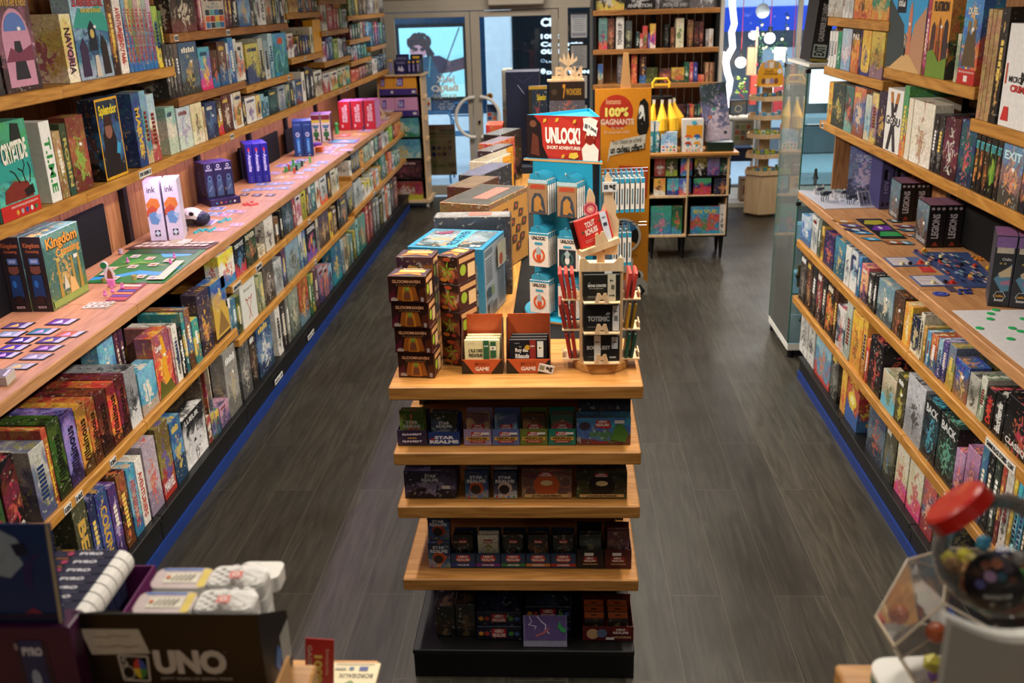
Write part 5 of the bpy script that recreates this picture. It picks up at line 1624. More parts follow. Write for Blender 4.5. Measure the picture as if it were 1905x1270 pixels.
# second shelf: five boxes face out
def fr(s,mb): s.text('STAR',.40,.76,.62,.88,'d8dce4',.03);s.text('REALMS',.34,.62,.66,.74,'d8dce4',.03);s.text('FRONTIERS',.28,.48,.72,.58,'8a8aa8',.03);s.rect(.72,.36,.88,.48,'e6e4e0');[s.poly([(a,b),(a+.06,b+.02),(a+.02,b-.03)],'d0d0dc') for a,b in ((.1,.7),(.15,.5),(.55,.3),(.8,.25),(.3,.25),(.62,.2),(.08,.3))]
def sr(cc,bb):
 return lambda s,mb: (s.ell(.5,.42,.30,None,cc),s.ell(.46,.36,.22,None,bb),s.text('STAR',.22,.78,.78,.90,'d8dce4',.04),s.text('REALMS',.10,.62,.90,.76,'d8dce4',.04),[s.ell(.15+.24*i,.08,.05,None,q) for i,q in enumerate(('c83a2c','d8a02c','3a7ac8','5aa03a'))])
def vil(tt,bg_,mid):
 return lambda s,mb: (s.ell(.5,.50,.26,None,mid),s.ell(.5,.58,.12,.10,'e0cc98'),s.ell(.12,.6,.09,None,bg_),s.ell(.88,.6,.09,None,bg_),s.ell(.18,.25,.10,None,bg_),s.ell(.82,.25,.10,None,bg_),s.rect(.36,.84,.62,.98,'a8282c'),s.text('HERO',.42,.92,.56,.97,'f0e8e0',.03),s.text('REALMS',.38,.85,.60,.91,'f0e8e0',.03),s.rect(.06,.06,.94,.18,'d8b070'),s.text(tt,.20,.08,.80,.15,'3a2414',.05))
for a,b,t,cols,lab,dr,nm in ((108,480,517,['2a2440','4a4468','8a80a8','1a1628'],'wide violet space-battle box on the second island shelf',fr,'board_game_box'),(542,710,532,['1c3a5a','2a5a88','c8602c','8a90a0'],'small blue space deck with orange planet on the second island shelf',sr('b84a24','2a2428'),'small_game_box'),(745,915,534,['1c2a48','4a4a68','d8a070','b8bcc4'],'small pale-bottomed space deck with black ship on the second island shelf',sr('c8b8a8','181a20'),'small_game_box'),
  (948,1308,522,['5a2a30','7a5a50','b8503a','c8a070'],'wide maroon fantasy box with round sunset picture on the second island shelf',vil('LE VILLAGE PERDU','6a4a48','c0562a'),'board_game_box'),(1342,1705,530,['1c1c14','3a3428','5a4a20','4a5a30'],'wide dark fantasy box with cloaked figure at the end of the second island shelf',vil('LA RUINE DE THANDAR','3a3a1c','141010'),'board_game_box')):
 x0,x1 = ix(c5(a),Yf),ix(c5(b),Yf);h = iz(740+t/3.81,Yf)-z2
 carton(nm,x1-x0,.045 if b-a > 200 else .03,h,cols,lab,'game box',(x0,Yf,z2),draw=dr)
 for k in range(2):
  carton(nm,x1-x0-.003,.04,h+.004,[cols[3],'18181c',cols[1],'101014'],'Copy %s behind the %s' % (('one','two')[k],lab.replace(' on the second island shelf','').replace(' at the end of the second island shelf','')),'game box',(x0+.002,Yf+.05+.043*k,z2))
# third shelf
c6 = lambda x: 720+x/3.81
Yt = 2.76
x0,x1 = ix(c6(247),Yt),ix(c6(408),Yt)
h = .095
carton('small_game_box',x1-x0,.06,h,['1c3a5a','2a5a88','c8602c','8a90a0'],'lower of two stacked blue space decks on the third island shelf','game box',(x0,Yt,z3),draw=sr('b84a24','2a2428'))
carton('small_game_box',x1-x0-.002,.055,h-.01,['1c3a5a','2a5a88','a8402c','6a7080'],'upper of two stacked blue space decks on the third island shelf','game box',(x0+.001,Yt+.02,z3+h+.001),draw=sr('a83a24','2a2428'))
for (a,b,nm,bc,lb),pc in zip(((413,592,'VOLEUR','2a3a88','blue-banded'),(597,777,'SORCIER','7a2a88','purple-banded'),(782,962,'ARCHER','3a7a3c','green-banded'),(967,1145,'CLERC','c8782a','orange-banded'),(1150,1334,'GUERRIER','a82a2c','red-banded')),(['101014','1a1410','3a2a1c','0c0c10'],['d8d4c4','c8c4b0','a89858','b8b4a8'],['14181c','1c2418','6a4a2c','101418'],['14181c','5a2c18','9a6a2c','101418'],['12161c','1c241c','6a4a2c','101418'])):
 tray(c6(a),c6(b),z3,Yt,.057,'173450','small blue hero carton, %s, on the third island shelf' % lb,hero(bc,nm),pc,'hero card pack in the %s carton' % lb,ptop=.118,d=.12,pdraw=lambda s: (s.rect(.3,.74,.72,.86,'9a2428'),s.text('REALMS',.34,.76,.68,.82,'f0e8e0',.03),s.ring(.5,.38,.36,.30,.08,'6a6a60')))
blk = lambda s: (s.rect(.28,.68,.62,.84,'e2dedb'),s.poly([(.22,.34),(.26,.64),(.74,.64),(.78,.34)],'8a2024'),s.text('HERO',.34,.50,.62,.61,'f0e8e0',.03),s.text('REALMS',.28,.37,.70,.47,'f0e8e0',.03),s.rect(.22,.22,.78,.28,'b8905a'))
tray(c6(1343),c6(1540),z3,Yt,.072,'14141c','black carton with red hero shield on the third island shelf',blk,['1c2424','4a5450','8a7a58','181c1c'],'greenish fantasy pack in the black carton',ptop=.118,d=.12)
tray(c6(1549),c6(1745),z3,Yt,.072,'48101a','maroon carton with red hero shield at the end of the third island shelf',blk,['5a2428','7a4a50','a8888a','2c1014'],'maroon dragon pack in the maroon carton',ptop=.13,d=.12)
# base shelf
Yb = 2.75
def heroband(s,mb): s.rect(.33,.2,.66,.85,'a8242a');s.text('HERO',.40,.55,.60,.8,'f0e8e0',.03);s.text('REALMS',.36,.25,.64,.5,'f0e8e0',.03);[s.ell(x,.5,.055,None,c) for x,c in ((.10,'d8902c'),(.23,'b03a24'),(.77,'4a8a34'),(.90,'3a5a90'))]
x0,x1 = ix(c6(578),Yb),ix(c6(918),Yb)
carton('board_game_box',x1-x0,.20,.055,['10142c','161c3c','2a3a58','0c0e20'],'flat navy hero box with coloured gems, lowest on the island base shelf','game box',(x0,Yb,z4),draw=heroband)
carton('board_game_box',x1-x0,.20,.05,['10142c','161c3c','2a3a58','0c0e20'],'flat navy hero box with coloured gems lying upon its twin','game box',(x0,Yb+.01,z4+.056),draw=heroband)
x0,x1 = ix(c6(945),Yb),ix(c6(1298),Yb)
carton('board_game_box',x1-x0,.20,.055,['0e1228','141a34','2a3a58','0c0e20'],'flat navy hero box behind the lilac card on the island base shelf','game box',(x0,Yb+.03,z4),draw=heroband)
carton('board_game_box',x1-x0,.19,.055,['0e1228','141a34','2a3a58','0c0e20'],'upper flat navy hero box behind the lilac card','game box',(x0,Yb+.035,z4+.056),draw=heroband)
m = MB().box(0,.148,0,.002,0,.115,'ink','6a6690')
s = m.on((0,0,0),(1,0,0),(0,0,1),.148,.115)
s.rect(.05,.22,.97,.97,'5a4a80');s.rect(0,0,1,.18,'8a88a0')
s.line([(.14,.97),(.20,.80),(.12,.70),(.30,.66),(.26,.56)],.0012,'d8c8e8');s.line([(.32,.97),(.44,.78),(.52,.70),(.50,.55),(.60,.42)],.0015,'e8dcf4')
s.poly([(.30,.30),(.50,.42),(.62,.60),(.56,.62),(.44,.48),(.26,.36)],'9a5a70');s.poly([(.78,.66),(.84,.82),(.88,.66),(.97,.58),(.97,.44),(.86,.50)],'3a9a58')
cardm = m.build('art_card',None,(ix(c6(931),2.72),2.715,z4-.012+.012+.001),0);cardm.rotation_euler = (radians(-8),0,0)
tag(cardm,'lilac art card with lightning and green hand leaning on the island base shelf','card')
for k,(a,b,h,cols,lab) in enumerate(((262,410,.12,['101418','3a2c20','8a7050','0c0c10'],'dark pack of fantasy cards at the outer end of the island base shelf'),(415,566,.13,['0e0e14','2a2420','6a4a30','0c0c10'],'dark box with blurred gold lettering on the island base shelf'))):
 x0,x1 = ix(c6(a),Yb),ix(c6(b),Yb)
 carton('small_game_box',x1-x0,.12,h,cols,lab,'game box',(x0,Yb+.02,z4),mat='shrink_wrapped_art')
def asc(s): s.rect(.60,.5,.9,.9,'7a1c20');s.text('HERO',.66,.70,.84,.86,'f0e8e0',.03);s.text('REALMS',.60,.50,.90,.66,'f0e8e0',.03);s.text('ASCENSION',.60,.2,.95,.34,'c8b080',.03);s.ell(.2,.5,.12,None,'c8a078');s.ell(.38,.55,.10,None,'5a6a8a');s.rect(.46,.1,.62,.28,'e4e0dc')
tray(c6(1382),c6(1770),z4,Yb,.058,'5a1418','wide red carton of orange hero packs on the island base shelf',asc,None,None,d=.15)
for i in range(2):
 for k in range(3):
  xx = ix(c6(1390+180*i),Yb)+.003
  c = box_mesh(.066,.006,.105,'printed_art',.0008);s = c.on((0,0,0),(1,0,0),(0,0,1),.066,.105)
  s.rect(.0,.78,1,1,'b8541c');s.rect(.35,.88,.65,.92,'2a1410');s.rect(0,0,1,.2,'d86a20')
  q = c.build('card_pack',None,(xx,Yb+.012+.035*k,z4+.0015));setart(q,['3a3028','2a2420','8a6a40','5a2a14'])
  tag(q,'%s orange hero pack, %s column of the wide red carton' % (('front','middle','rear')[k],('outer','aisle-side')[i]),'card pack','card packs in the display cartons')

# ------------------------------------------------------------------ on the island top
zt = 1.09
# stacked small dungeon boxes
def gloom(s,mb):
 s.rect(.0,.0,1,1,'2a0f0a');s.poly([(.2,.08),(.28,.62),(.72,.62),(.82,.08)],'8a4a14');s.poly([(.36,.06),(.38,.5),(.44,.62),(.56,.62),(.62,.5),(.66,.06)],'b8701c');s.ell(.5,.52,.07,.09,'5a7a2a');s.ell(.47,.53,.012,.02,'e8d040');s.ell(.53,.53,.012,.02,'e8d040')
 s.poly([(.40,.12),(.43,.42),(.57,.42),(.60,.12)],'6a3a24');s.poly([(0,.3),(.18,.55),(.2,.05),(0,0)],'4a1020');s.poly([(.8,.05),(.84,.5),(1,.6),(1,0)],'4a1c0c')
 s.text('GLOOMHAVEN',.12,.74,.88,.87,'2a1408',.08);s.text('GLOOMHAVEN',.12,.75,.88,.87,'d0946a',.03);s.text('BOUTONS ET BESTIOLES',.22,.66,.78,.70,'a87850',.0)
 s.rect(.06,.08,.24,.11,'c8b8a8');s.rect(.06,.13,.24,.155,'c8b8a8');s.rect(.08,.18,.20,.20,'c8b8a8');s.poly([(.88,.06),(.95,.06),(.96,.2),(.915,.24),(.87,.2)],'9a8a88')
def gtop(m,w,d,h):
 s = m.on((0,0,h),(1,0,0),(0,1,0),w,d);s.rect(.02,.03,.98,.97,'3a2a38');s.rect(.2,.5,.9,.8,'d8903a');s.rect(.3,.58,.8,.72,'e8c070');s.poly([(.1,.1),(.5,.3),(.9,.1),(.8,.4),(.2,.4)],'b8682a');s.text('GLOOMHAVEN',.25,.85,.8,.94,'e0c8a8',.02)
 s = m.on((w,0,0),(0,1,0),(0,0,1),d,h);s.rect(.02,.02,.98,.98,'3a140c');s.rect(.55,.1,.95,.6,'c8a878');s.ell(.3,.45,.16,.2,'8aa02a');s.rect(.1,.72,.95,.9,'b88a5a')
def gside(m,w,d,h):
 s = m.on((0,0,0),(1,0,0),(0,0,1),w,h)
 for t in range(5): s.poly([(.5,.5),(.5+.4*cos(t*1.26+.2),.5+.36*sin(t*1.26+.2)),(.5+.18*cos(t*1.26+.7),.5+.16*sin(t*1.26+.7))],'8ab02a')
 s.ell(.5,.88,.2,.07,'b84a28');s.ell(.3,.15,.18,.07,'c8782a');s.ell(.7,.14,.14,.06,'a83a20')
GZ = .0825
for k in range(4):
 m = box_mesh(.115,.088,GZ,'printed_art',.001,draw=gloom);gtop(m,.115,.088,GZ)
 o = m.build('small_game_box',None,(-.519-.004*k,2.778-.003*k,zt+.0005+(GZ+.0005)*k),radians(-6));setart(o,['2a140c','8a4a14','5a7a2a','3a100c'])
 tag(o,'orange-brown goblin box facing the camera, %s of the front stack' % ('lowest','second up','third up','topmost')[k],'game box','stacked goblin boxes on the island')
for k in range(4):
 m = box_mesh(.070,.115,.090,'printed_art',.001);gside(m,.070,.115,.090);gtop(m,.070,.115,.090)
 o = m.build('small_game_box',None,(-.394,2.895,zt+.0005+.0905*k),radians(-25));setart(o,['2a140c','8a3a14','c8782a','3a100c'])
 tag(o,'goblin box with green star-leaf end, %s of the aisle-side stack' % ('lowest','second up','third up','topmost')[k],'game box','stacked goblin boxes on the island')
for k in range(4):
 m = box_mesh(.115,.088,.090,'printed_art',.001);gtop(m,.115,.088,.090)
 o = m.build('small_game_box',None,(-.522,2.885,zt+.0005+.0905*k),radians(-6));setart(o,['3a1c2c','8a4a14','c8983a','3a100c'])
 tag(o,'goblin box %s of the rear stack in front of the big blue box' % ('lowest','second up','third up','topmost')[k],'game box','stacked goblin boxes on the island')
# the big blue box
w,d,h = .285,.285,.279
m = MB().box(0,w,0,d,0,h,'ink','1f7298',.002)
s = m.on((0,0,0),(1,0,0),(0,0,1),w,h)
pane = [(.10,.02),(.10,.72),(.13,.76),(.12,.86),(.28,.88),(.34,.80),(.60,.80),(.66,.92),(.78,.94),(.88,.88),(.92,.76),(.92,.02)]
s.poly(pane,None or '3a4c56','printed_art');
for y,q in ((.70,0),(.12,1),(.04,2)): s.rect(.76,y,.87,y+.07,'d8dcdc');s.rect(.78,y+.012,.83,y+.055,'2a343a')
s = m.on((w,0,0),(0,1,0),(0,0,1),d,h);s.rect(.03,.02,.97,.97,'8c959c');s.rect(.06,.86,.40,.94,'5a6870');
for r in range(9): s.rect(.08,.80-.035*r,.36,.815-.035*r,'4a5258')
for r in range(14): s.rect(.60,.55-.035*r,.94,.565-.035*r,'5a6268')
s.rect(.08,.32,.2,.46,'2a3a44');s.ell(.30,.38,.07,None,'6a7a50');s.rect(.10,.08,.26,.26,'5c666c');s.rect(.3,.05,.46,.22,'4a565c');s.rect(.55,.6,.95,.93,'b0a890');s.ell(.7,.7,.08,None,'a0482c')
s = m.on((0,0,h),(1,0,0),(0,1,0),w,d)
s.poly([(.08,.06),(.06,.94),(.94,.94),(.94,.06),(.5,.02)],'8fa8b0','printed_art');s.poly([(.42,.02),(.50,.1),(.44,.9),(.56,.97),(.66,.97),(.64,.88),(.62,.12),(.66,.04)],'3fa4cc')
s.text('FROSTHAVEN',.47,.12,.60,.90,'123a54',.05,90);s.rect(.80,.08,.86,.16,'d8dcdc');s.rect(.88,.08,.93,.16,'d8dcdc');s.poly([(.12,.7),(.34,.9),(.36,.74),(.24,.66)],'6a2a4a')
o = m.build('board_game_box',None,(-.563,3.352,zt),radians(-12));setart(o,['4a5c68','6a7c88','9a7a50','24343c'])
tag(o,'huge blue board game box with icy picture panel standing on the island','game box')
# boxes in file behind it
def stext(t,c,mode='u'): return lambda s,mb: put_title(s,1,1,t,c,mode)
for (x,y,w,d,h,rz,cols,topc,lab,dr) in (
 (-.505,3.660,.300,.095,.315,0,['3a3a40','5a5a60','b8b8bc','2a2a2e'],'9a9a9c','silver-wrapped box between the huge blue box and the tank-cover box',None),
 (-.515,3.945,.225,.430,.318,-20,['7a5a34','b8843c','4a4038','3a2c20'],'5a5a58','big brown box with tank-like machines on its aisle side',None),
 (-.530,4.345,.130,.300,.310,-20,['4a2a1c','6a4028','9a8a4a','2c1810'],'8a7460','brown box with pale spine lettering filed fourth on the island',stext('ETHERFIELD','c8b8a0')),
 (-.510,4.675,.120,.390,.305,-20,['2a2a30','3a3a44','6a6a80','18181c'],'7a7c98','dark box with bluish glossy top filed on the island',None),
 (-.490,5.055,.100,.320,.310,-20,['d8ccb4','c8b89c','a8482c','5a6a88'],'b0a48c','cream box with sketched adventurers and orange side on the island',None),
 (-.475,5.390,.095,.290,.315,-20,['3a2a34','4a3a40','8a6a70','241a20'],'8a8284','dark plum box behind the cream sketched box on the island',None),
 (-.490,5.670,.095,.320,.315,-20,['c85a28','a83a20','5a3a70','2c1a14'],'9a8a98','box with orange front behind the dark plum one on the island',None),
 (-.490,6.030,.120,.330,.320,-20,['1c1414','2a1a18','7a2a20','100c0c'],'888c8e','black and red box, last of the file on the island',None)):
 m = box_mesh(w,d,h,'shrink_wrapped_art',.0015,draw=dr)
 s = m.on((0,0,h),(1,0,0),(0,1,0),w,d);s.rect(.02,.02,.98,.98,topc,'wrap_top')
 sd = m.on((w,0,0),(0,1,0),(0,0,1),d,h)
 if 'tank' in lab:
  sd.rect(.03,.02,.97,.93,'a8783a');sd.poly([(.03,.93),(.2,.6),(.12,.5),(.03,.55)],'5a4630');sd.rect(.18,.72,.46,.84,'5a2c24');sd.text('DUNE',.22,.74,.42,.82,'b89468',.04)
  for a,b in ((.66,.82),(.78,.70),(.56,.62),(.86,.56),(.70,.50),(.60,.38),(.80,.36),(.70,.26)): sd.poly([(a-.06,b-.05),(a+.05,b-.06),(a+.07,b+.04),(a-.04,b+.06)],'4a3a30');sd.ell(a,b,.02,None,'a84a2c')
  for r in range(5): sd.rect(.1,.40-.05*r,.4,.415-.05*r,'6a4a28')
  t_ = m.on((0,0,h),(1,0,0),(0,1,0),w,d);t_.k = 3;t_.rect(.45,.25,.75,.85,'a05a50')
 if 'cream' in lab:
  sd.rect(.02,.02,.66,.97,'ccc4b0');sd.ell(.45,.7,.05,.12,'5a4030');sd.ell(.52,.55,.04,.12,'4a6a7a');sd.rect(.66,.02,.98,.97,'d8962c')
  for r in range(5): sd.rect(.70,.86-.05*r,.94,.875-.05*r,'a86a1c')
  for a in (.35,.42,.5,.58): sd.ell(a,.25,.02,.05,'b8562c')
  sd.rect(.72,.14,.92,.18,'2a1c10')
 if 'bluish' in lab: sd.text('TALES',.45,.82,.62,.87,'8a8a98',.02);[sd.rect(.7,.7-.05*r,.92,.715-.05*r,'5a5a68') for r in range(6)]
 o = m.build('board_game_box',None,(x,y,zt),radians(rz));setart(o,cols);tag(o,lab,'game box','big boxes filed along the island')
# ------------------------------------------------------------------ micro game cartons
def micro(px0,px1,lab,pack,title,tcol,bandc,plab):
 Y = 2.80
 x0,x1 = ix(px0,Y,680),ix(px1,Y,680);w = x1-x0;d = .105
 o = empty('display_carton',(x0,Y,zt));tag(o,lab,'display box','open orange game cartons on the island top')
 m = MB().box(0,w,0,.002,0,.048,'ink','c2552a')
 s = m.on((0,0,0),(1,0,0),(0,0,1),w,.048)
 s.poly([(0,0),(0,.95),(.04,.95),(.30,0)],'14110f');s.poly([(1,0),(1,.95),(.96,.95),(.70,0)],'14110f')
 s.text('MICRO',.33,.60,.67,.80,'8a3a1c',.01);s.text('GAME',.33,.22,.67,.50,'e8d8cc',.05)
 m.build('front_panel',o)
 m = MB()
 for x in (0,w-.002): m.prism([(0.0,0),(d,0),(d,.155),(.06,.165),(.035,.12),(0,.05)],x,x+.002,'ink','4a2a1c',axis=0)
 m.box(0,w,0,d,0,.0015,'ink','4a2a1c')
 m.build('carton_side',o)
 MB().box(.002,w-.002,d-.002,d,.0015,.165,'ink','c2552a').build('back_flap',o)
 for k in range(3):
  pw,ph = w*.86,.092
  c = MB().box(0,pw,0,.014,0,ph,'ink',pack,.002)
  s = c.on((0,0,0),(1,0,0),(0,0,1),pw,ph)
  if k == 0:
   if title[0] == "L'ILE DES": s.text(title[0],.12,.56,.52,.68,tcol,.04);s.text(title[1],.12,.40,.52,.52,tcol,.04)
   else:
    s.text('Le',.26,.72,.32,.78,'c8c8c0',.01);s.text('Roy des',.16,.52,.50,.70,'e8e4d8',.03);s.text('Ribauds',.16,.34,.52,.50,'e8e4d8',.03);s.ell(.48,.72,.07,None,'c89a2c',12);s.text('The Dragon Memorials',.16,.26,.52,.30,'c8c8c0',.0)
   s.rect(.10,.10,.50,.115,tcol);s.rect(.10,.06,.42,.07,tcol);s.text('GAME',.72,.06,.90,.12,tcol,.03);s.text('micro',.14,.86,.28,.89,tcol,0)
   s.rect(.54,.04,.70,.98,bandc);s.text('10+' if bandc[0] == '8' else 'pure',.56,.74,.68,.80,'e8e8e0',.04);s.rect(.54,.04,.70,.16,'d8d8d8');s.text('+9',.59,.07,.66,.13,'1c1c1c',.04)
   s.rect(.74,.38,.90,.94,'d8d8d0' if bandc[0] == '8' else bandc);s.rect(.74,.64,.90,.78,'ece8d0');s.text('8+',.78,.67,.86,.75,'1c1c1c',.04)
  q = c.build('card_wallet',None,(x0+w*.07+.002*k,Y+.008+.026*k,zt+.002+.014),0)
  q.rotation_euler = (radians(-7),0,0)
  tag(q,('front ','middle ','rear ')[k]+plab,'card game','card wallets in the orange cartons')
micro(859,935,'orange micro game carton holding pale yellow wallets beside the goblin boxes','dccf9a',("L'ILE DES",'PREDATEURS'),'2a2a20','2a5a38','pale yellow card wallet in the orange carton')
micro(942,1024,'orange micro game carton holding black wallets beside the wooden rack','15151a',('LE ROY',''),'c8c8c0','8a2a24','black card wallet in the second orange carton')
# little price ticket leaning at the second carton
m = MB().box(0,.048,0,.002,0,.026,'ink','e0e0dc');s = m.on((0,0,0),(1,0,0),(0,0,1),.048,.026)
s.rect(.06,.25,.38,.8,'8a8a6a');s.text('9€',.48,.2,.92,.82,'15151a',.06)
o = m.build('price_ticket',None,(ix(1000,2.79,680),2.792,zt+.012),0);o.rotation_euler = (0,radians(14),0)
tag(o,'white nine euro ticket on the front of the black wallet carton','price tag')

# ------------------------------------------------------------------ turning wooden rack of card wallets
rk = empty('wallet_rack',(.115,2.875,zt));tag(rk,'small turning plywood rack with card wallets on the corner of the island','rack')
MB().lathe((0,0,0),[(0.001,0),(.086,0),(.088,.004),(.088,.026),(.084,.031),(0.001,.031)],40,'table_wood').build('turntable',rk)
m = MB()
bw = .066
for x in (-bw,bw-.004): m.box(x,x+.004,-bw+.01,bw-.01,.031,.345,'pale_plywood')
for y in (-bw+.006,bw-.01): m.box(-bw+.004,bw-.004,y,y+.004,.031,.325,'pale_plywood')
m.build('tower',rk)
m = MB().prism([(-bw,.325),(bw,.325),(bw,.365),(bw-.012,.37),(bw-.03,.352),(-bw+.03,.352),(-bw+.012,.37),(-bw,.365)],-bw+.002,-bw+.006,'pale_plywood',axis=1)
m.box(-bw+.004,bw-.004,-bw+.01,bw-.01,.326,.33,'pale_plywood').build('top_tray',rk)
MB().box(-.012,.012,-.012,.012,.33,.372,'pale_plywood').build('neck',rk)
tiers = (.036,.134,.232)
for z in tiers:
 MB().box(-.055,.055,-bw-.030,-bw+.005,z,z+.004,'pale_plywood').build('ledge',rk)
 m = MB().prism([(-.022,z+.004),(-.014,z+.034),(-.006,z+.034),(0,z+.024),(.006,z+.034),(.014,z+.034),(.022,z+.004),(.010,z+.004),(.005,z+.014),(-.005,z+.014),(-.010,z+.004)],-bw-.030,-bw-.027,'pale_plywood',axis=1)
 m.build('cat_shaped_stop',rk)
 for sx in (-1,1):
  MB().box(sx*bw,sx*(bw+.055),-.045,.045,z-.004,z,'pale_plywood').build('ledge',rk)
  MB().box(sx*(bw+.051),sx*(bw+.055),-.03,.03,z,z+.016,'pale_plywood').build('ledge_lip',rk)
R0 = Matrix.Translation(rk.location)
def wallet(T,col,lab,draw=None,w=.104,h=.083,t=.011,group='card wallets on the turning rack'):
 m = MB().box(0,w,0,t,0,h,'ink',col,.0025)
 s = m.on((0,0,0),(1,0,0),(0,0,1),w,h)
 if draw: draw(s)
 else: s.rect(.62,.02,.78,.98,'c8c8c4')
 q = m.build('card_wallet',None,M4=R0 @ T);tag(q,lab,'card game',group);return q
W_ = 'd8d6cc'
def bons(s): s.text('LES',.14,.66,.20,.69,W_,.0);s.text('BONS CONTES',.13,.52,.62,.62,W_,.03);s.text('FONT LES BONS AMIS...',.16,.45,.56,.48,W_,.0);s.rect(.12,.16,.60,.175,'8a8a84');s.rect(.12,.12,.52,.13,'8a8a84');s.rect(.66,.0,.88,1,'b8b098');s.text('8+',.72,.72,.82,.80,'2a2a24',.04);s.text('GAME',.69,.18,.85,.24,'2a2a24',.04);s.rect(.76,.44,.84,.6,'5a5648')
def tot(s): s.text('TOTEMIC',.12,.38,.72,.58,'9a9a9a',.05);s.rect(.12,.16,.56,.175,'8a8a84');s.poly([(.60,.62),(.66,.74),(.74,.70),(.78,.78),(.70,.62)],'9a9a9a');s.rect(.80,.02,.98,.98,'c8c4c0');s.text('8+',.84,.72,.94,.80,'2a2a24',.04);s.rect(.84,.4,.94,.6,'6a6a64')
def bou(s): s.text('BOUQUEST',.10,.42,.74,.60,'a8a8a4',.04);s.rect(.12,.16,.52,.175,'8a8a84');s.rect(.30,.0,.48,1,'d0cec4');s.text('10+',.33,.70,.45,.78,'2a2a24',.04);s.rect(.78,.48,.95,.94,'a8b0b8');s.text('10+',.80,.70,.93,.78,'1c1c1c',.04);s.text('GAME',.72,.12,.90,.19,'c8c8c4',.03)
for z,dr,nm in ((tiers[2],bons,'top'),(tiers[1],tot,'middle'),(tiers[0],bou,'lowest')):
 wallet(Matrix.Translation((-.056,-bw-.012,z+.005)) @ Matrix.Rotation(radians(-4),4,'X'),'14140f' if z > .2 else '121215','front black card wallet on the %s front tier of the turning rack' % nm,dr,w=.112)
 wallet(Matrix.Translation((-.058,-bw+.0005-.0,z+.012)) @ Matrix.Rotation(radians(0),4,'X'),'101012','black card wallet behind the front one, %s front tier of the turning rack' % nm,lambda s: s.rect(.6,.9,.8,1,'d8d8d0'),w=.112,t=.008)
for side,cols in ((-1,(('b8352c','b8352c','b03028'),('a02c26','9a2a24','8a2620'),('a82e28','a02c26'))),(1,(('c03c30','b83a2e'),('c8962c','8a6a20'),('1a5a48','164a3c')))):
 for ti,z in enumerate((tiers[2],tiers[1],tiers[0])):
  for k,c in enumerate(cols[ti]):
   xx = side*(bw+.008+.016*k) if side > 0 else -(bw+.019+.016*k)
   T = Matrix.Translation((xx+.0,.045,z+.001)) @ Matrix.Rotation(radians(side*(7+2*k)),4,'Y') @ Matrix.Rotation(radians(-90),4,'Z')
   wallet(T,c,'%s wallet, %s from tower, %s tier, %s side of turning rack' % (cname(c),('first','second','third')[k],('top','middle','lowest')[ti],('spinner','aisle')[side > 0]),None,w=.088,t=.010)
# tilted top ledge with the red wallet, and the two cat-shaped back boards
TT = Matrix.Translation((-.062,-.052,.375)) @ Matrix.Rotation(radians(24),4,'Z') @ Matrix.Rotation(radians(-13),4,'Y')
MB().box(0,.130,-.012,.030,-.006,.014,'pale_plywood',None,.001).build('display_ledge',rk,M4=TT)
m = MB().prism([(.048,.014),(.056,.050),(.064,.052),(.070,.040),(.076,.052),(.084,.050),(.092,.014)],-.012,-.009,'pale_plywood',axis=1);m.build('cat_shaped_stop',rk,M4=TT)
def schuss(s): s.text('TOUT',.26,.62,.56,.82,'ecdcd0',.03,slant=.05);s.text('SCHUSS',.22,.38,.60,.58,'ecdcd0',.03,slant=.05);s.rect(.16,.22,.46,.235,'e0a090');s.rect(.16,.16,.40,.175,'e0a090');s.poly([(.12,.5),(.16,.62),(.2,.5)],'2a5a38');s.poly([(.66,.72),(.69,.8),(.72,.72)],'2a5a38');s.rect(.74,.0,.93,1,'c8ccd4');s.rect(.78,.5,.89,.62,'3a3a48');s.text('10+',.79,.76,.89,.83,'2a2a30',.03)
wallet(TT @ Matrix.Translation((.006,0.0,.0145)) @ Matrix.Rotation(radians(-6),4,'X'),'c02c24','bright red card wallet with white curly lettering on the tilted top ledge',schuss,w=.112,h=.09)
wallet(TT @ Matrix.Translation((-.004,.014,.0145)) @ Matrix.Rotation(radians(-6),4,'X'),'1a1012','black card wallet behind the bright red one on the tilted top ledge',None,w=.105,h=.088,t=.008)
cat = [(-.026,0),(-.026,.10),(-.014,.135),(-.014,.175),(-.010,.20),(-.004,.208),(.006,.196),(.012,.180),(.012,.150),(.022,.120),(.020,.10),(.030,.085),(.026,0)]
MB().prism(cat,0,.004,'pale_plywood',axis=1).build('cat_back_board',rk,M4=Matrix.Translation((-.030,-.004,.36)))
MB().prism([(a*1.05,b*1.22) for a,b in cat],0,.004,'pale_plywood',axis=1).build('cat_back_board',rk,M4=Matrix.Translation((.024,.004,.36)))
m = MB().cyl((0,0,0),.022,.003,28,'ink','b83848',1);s = m.on((-.022,0,-.022),(1,0,0),(0,0,1),.044,.044);s.ring(.5,.5,.46,.46,.10,'e0b0b0');s.ell(.5,.5,.28,None,'d88888');s.rect(.38,.42,.62,.6,'e8c8a0')
m.build('round_sticker',rk,M4=Matrix.Translation((-.032,-.008,.505)))
m = MB().box(0,.044,0,.002,0,.030,'ink','e2e2de');s = m.on((0,0,0),(1,0,0),(0,0,1),.044,.030);s.rect(.05,.05,.95,.95,'e2e2de');s.rect(.10,.28,.38,.74,'55555c');s.text('9€',.46,.22,.90,.78,'15151a',.06)
m.build('price_ticket',rk,M4=Matrix.Translation((.004,-.003,.555)))

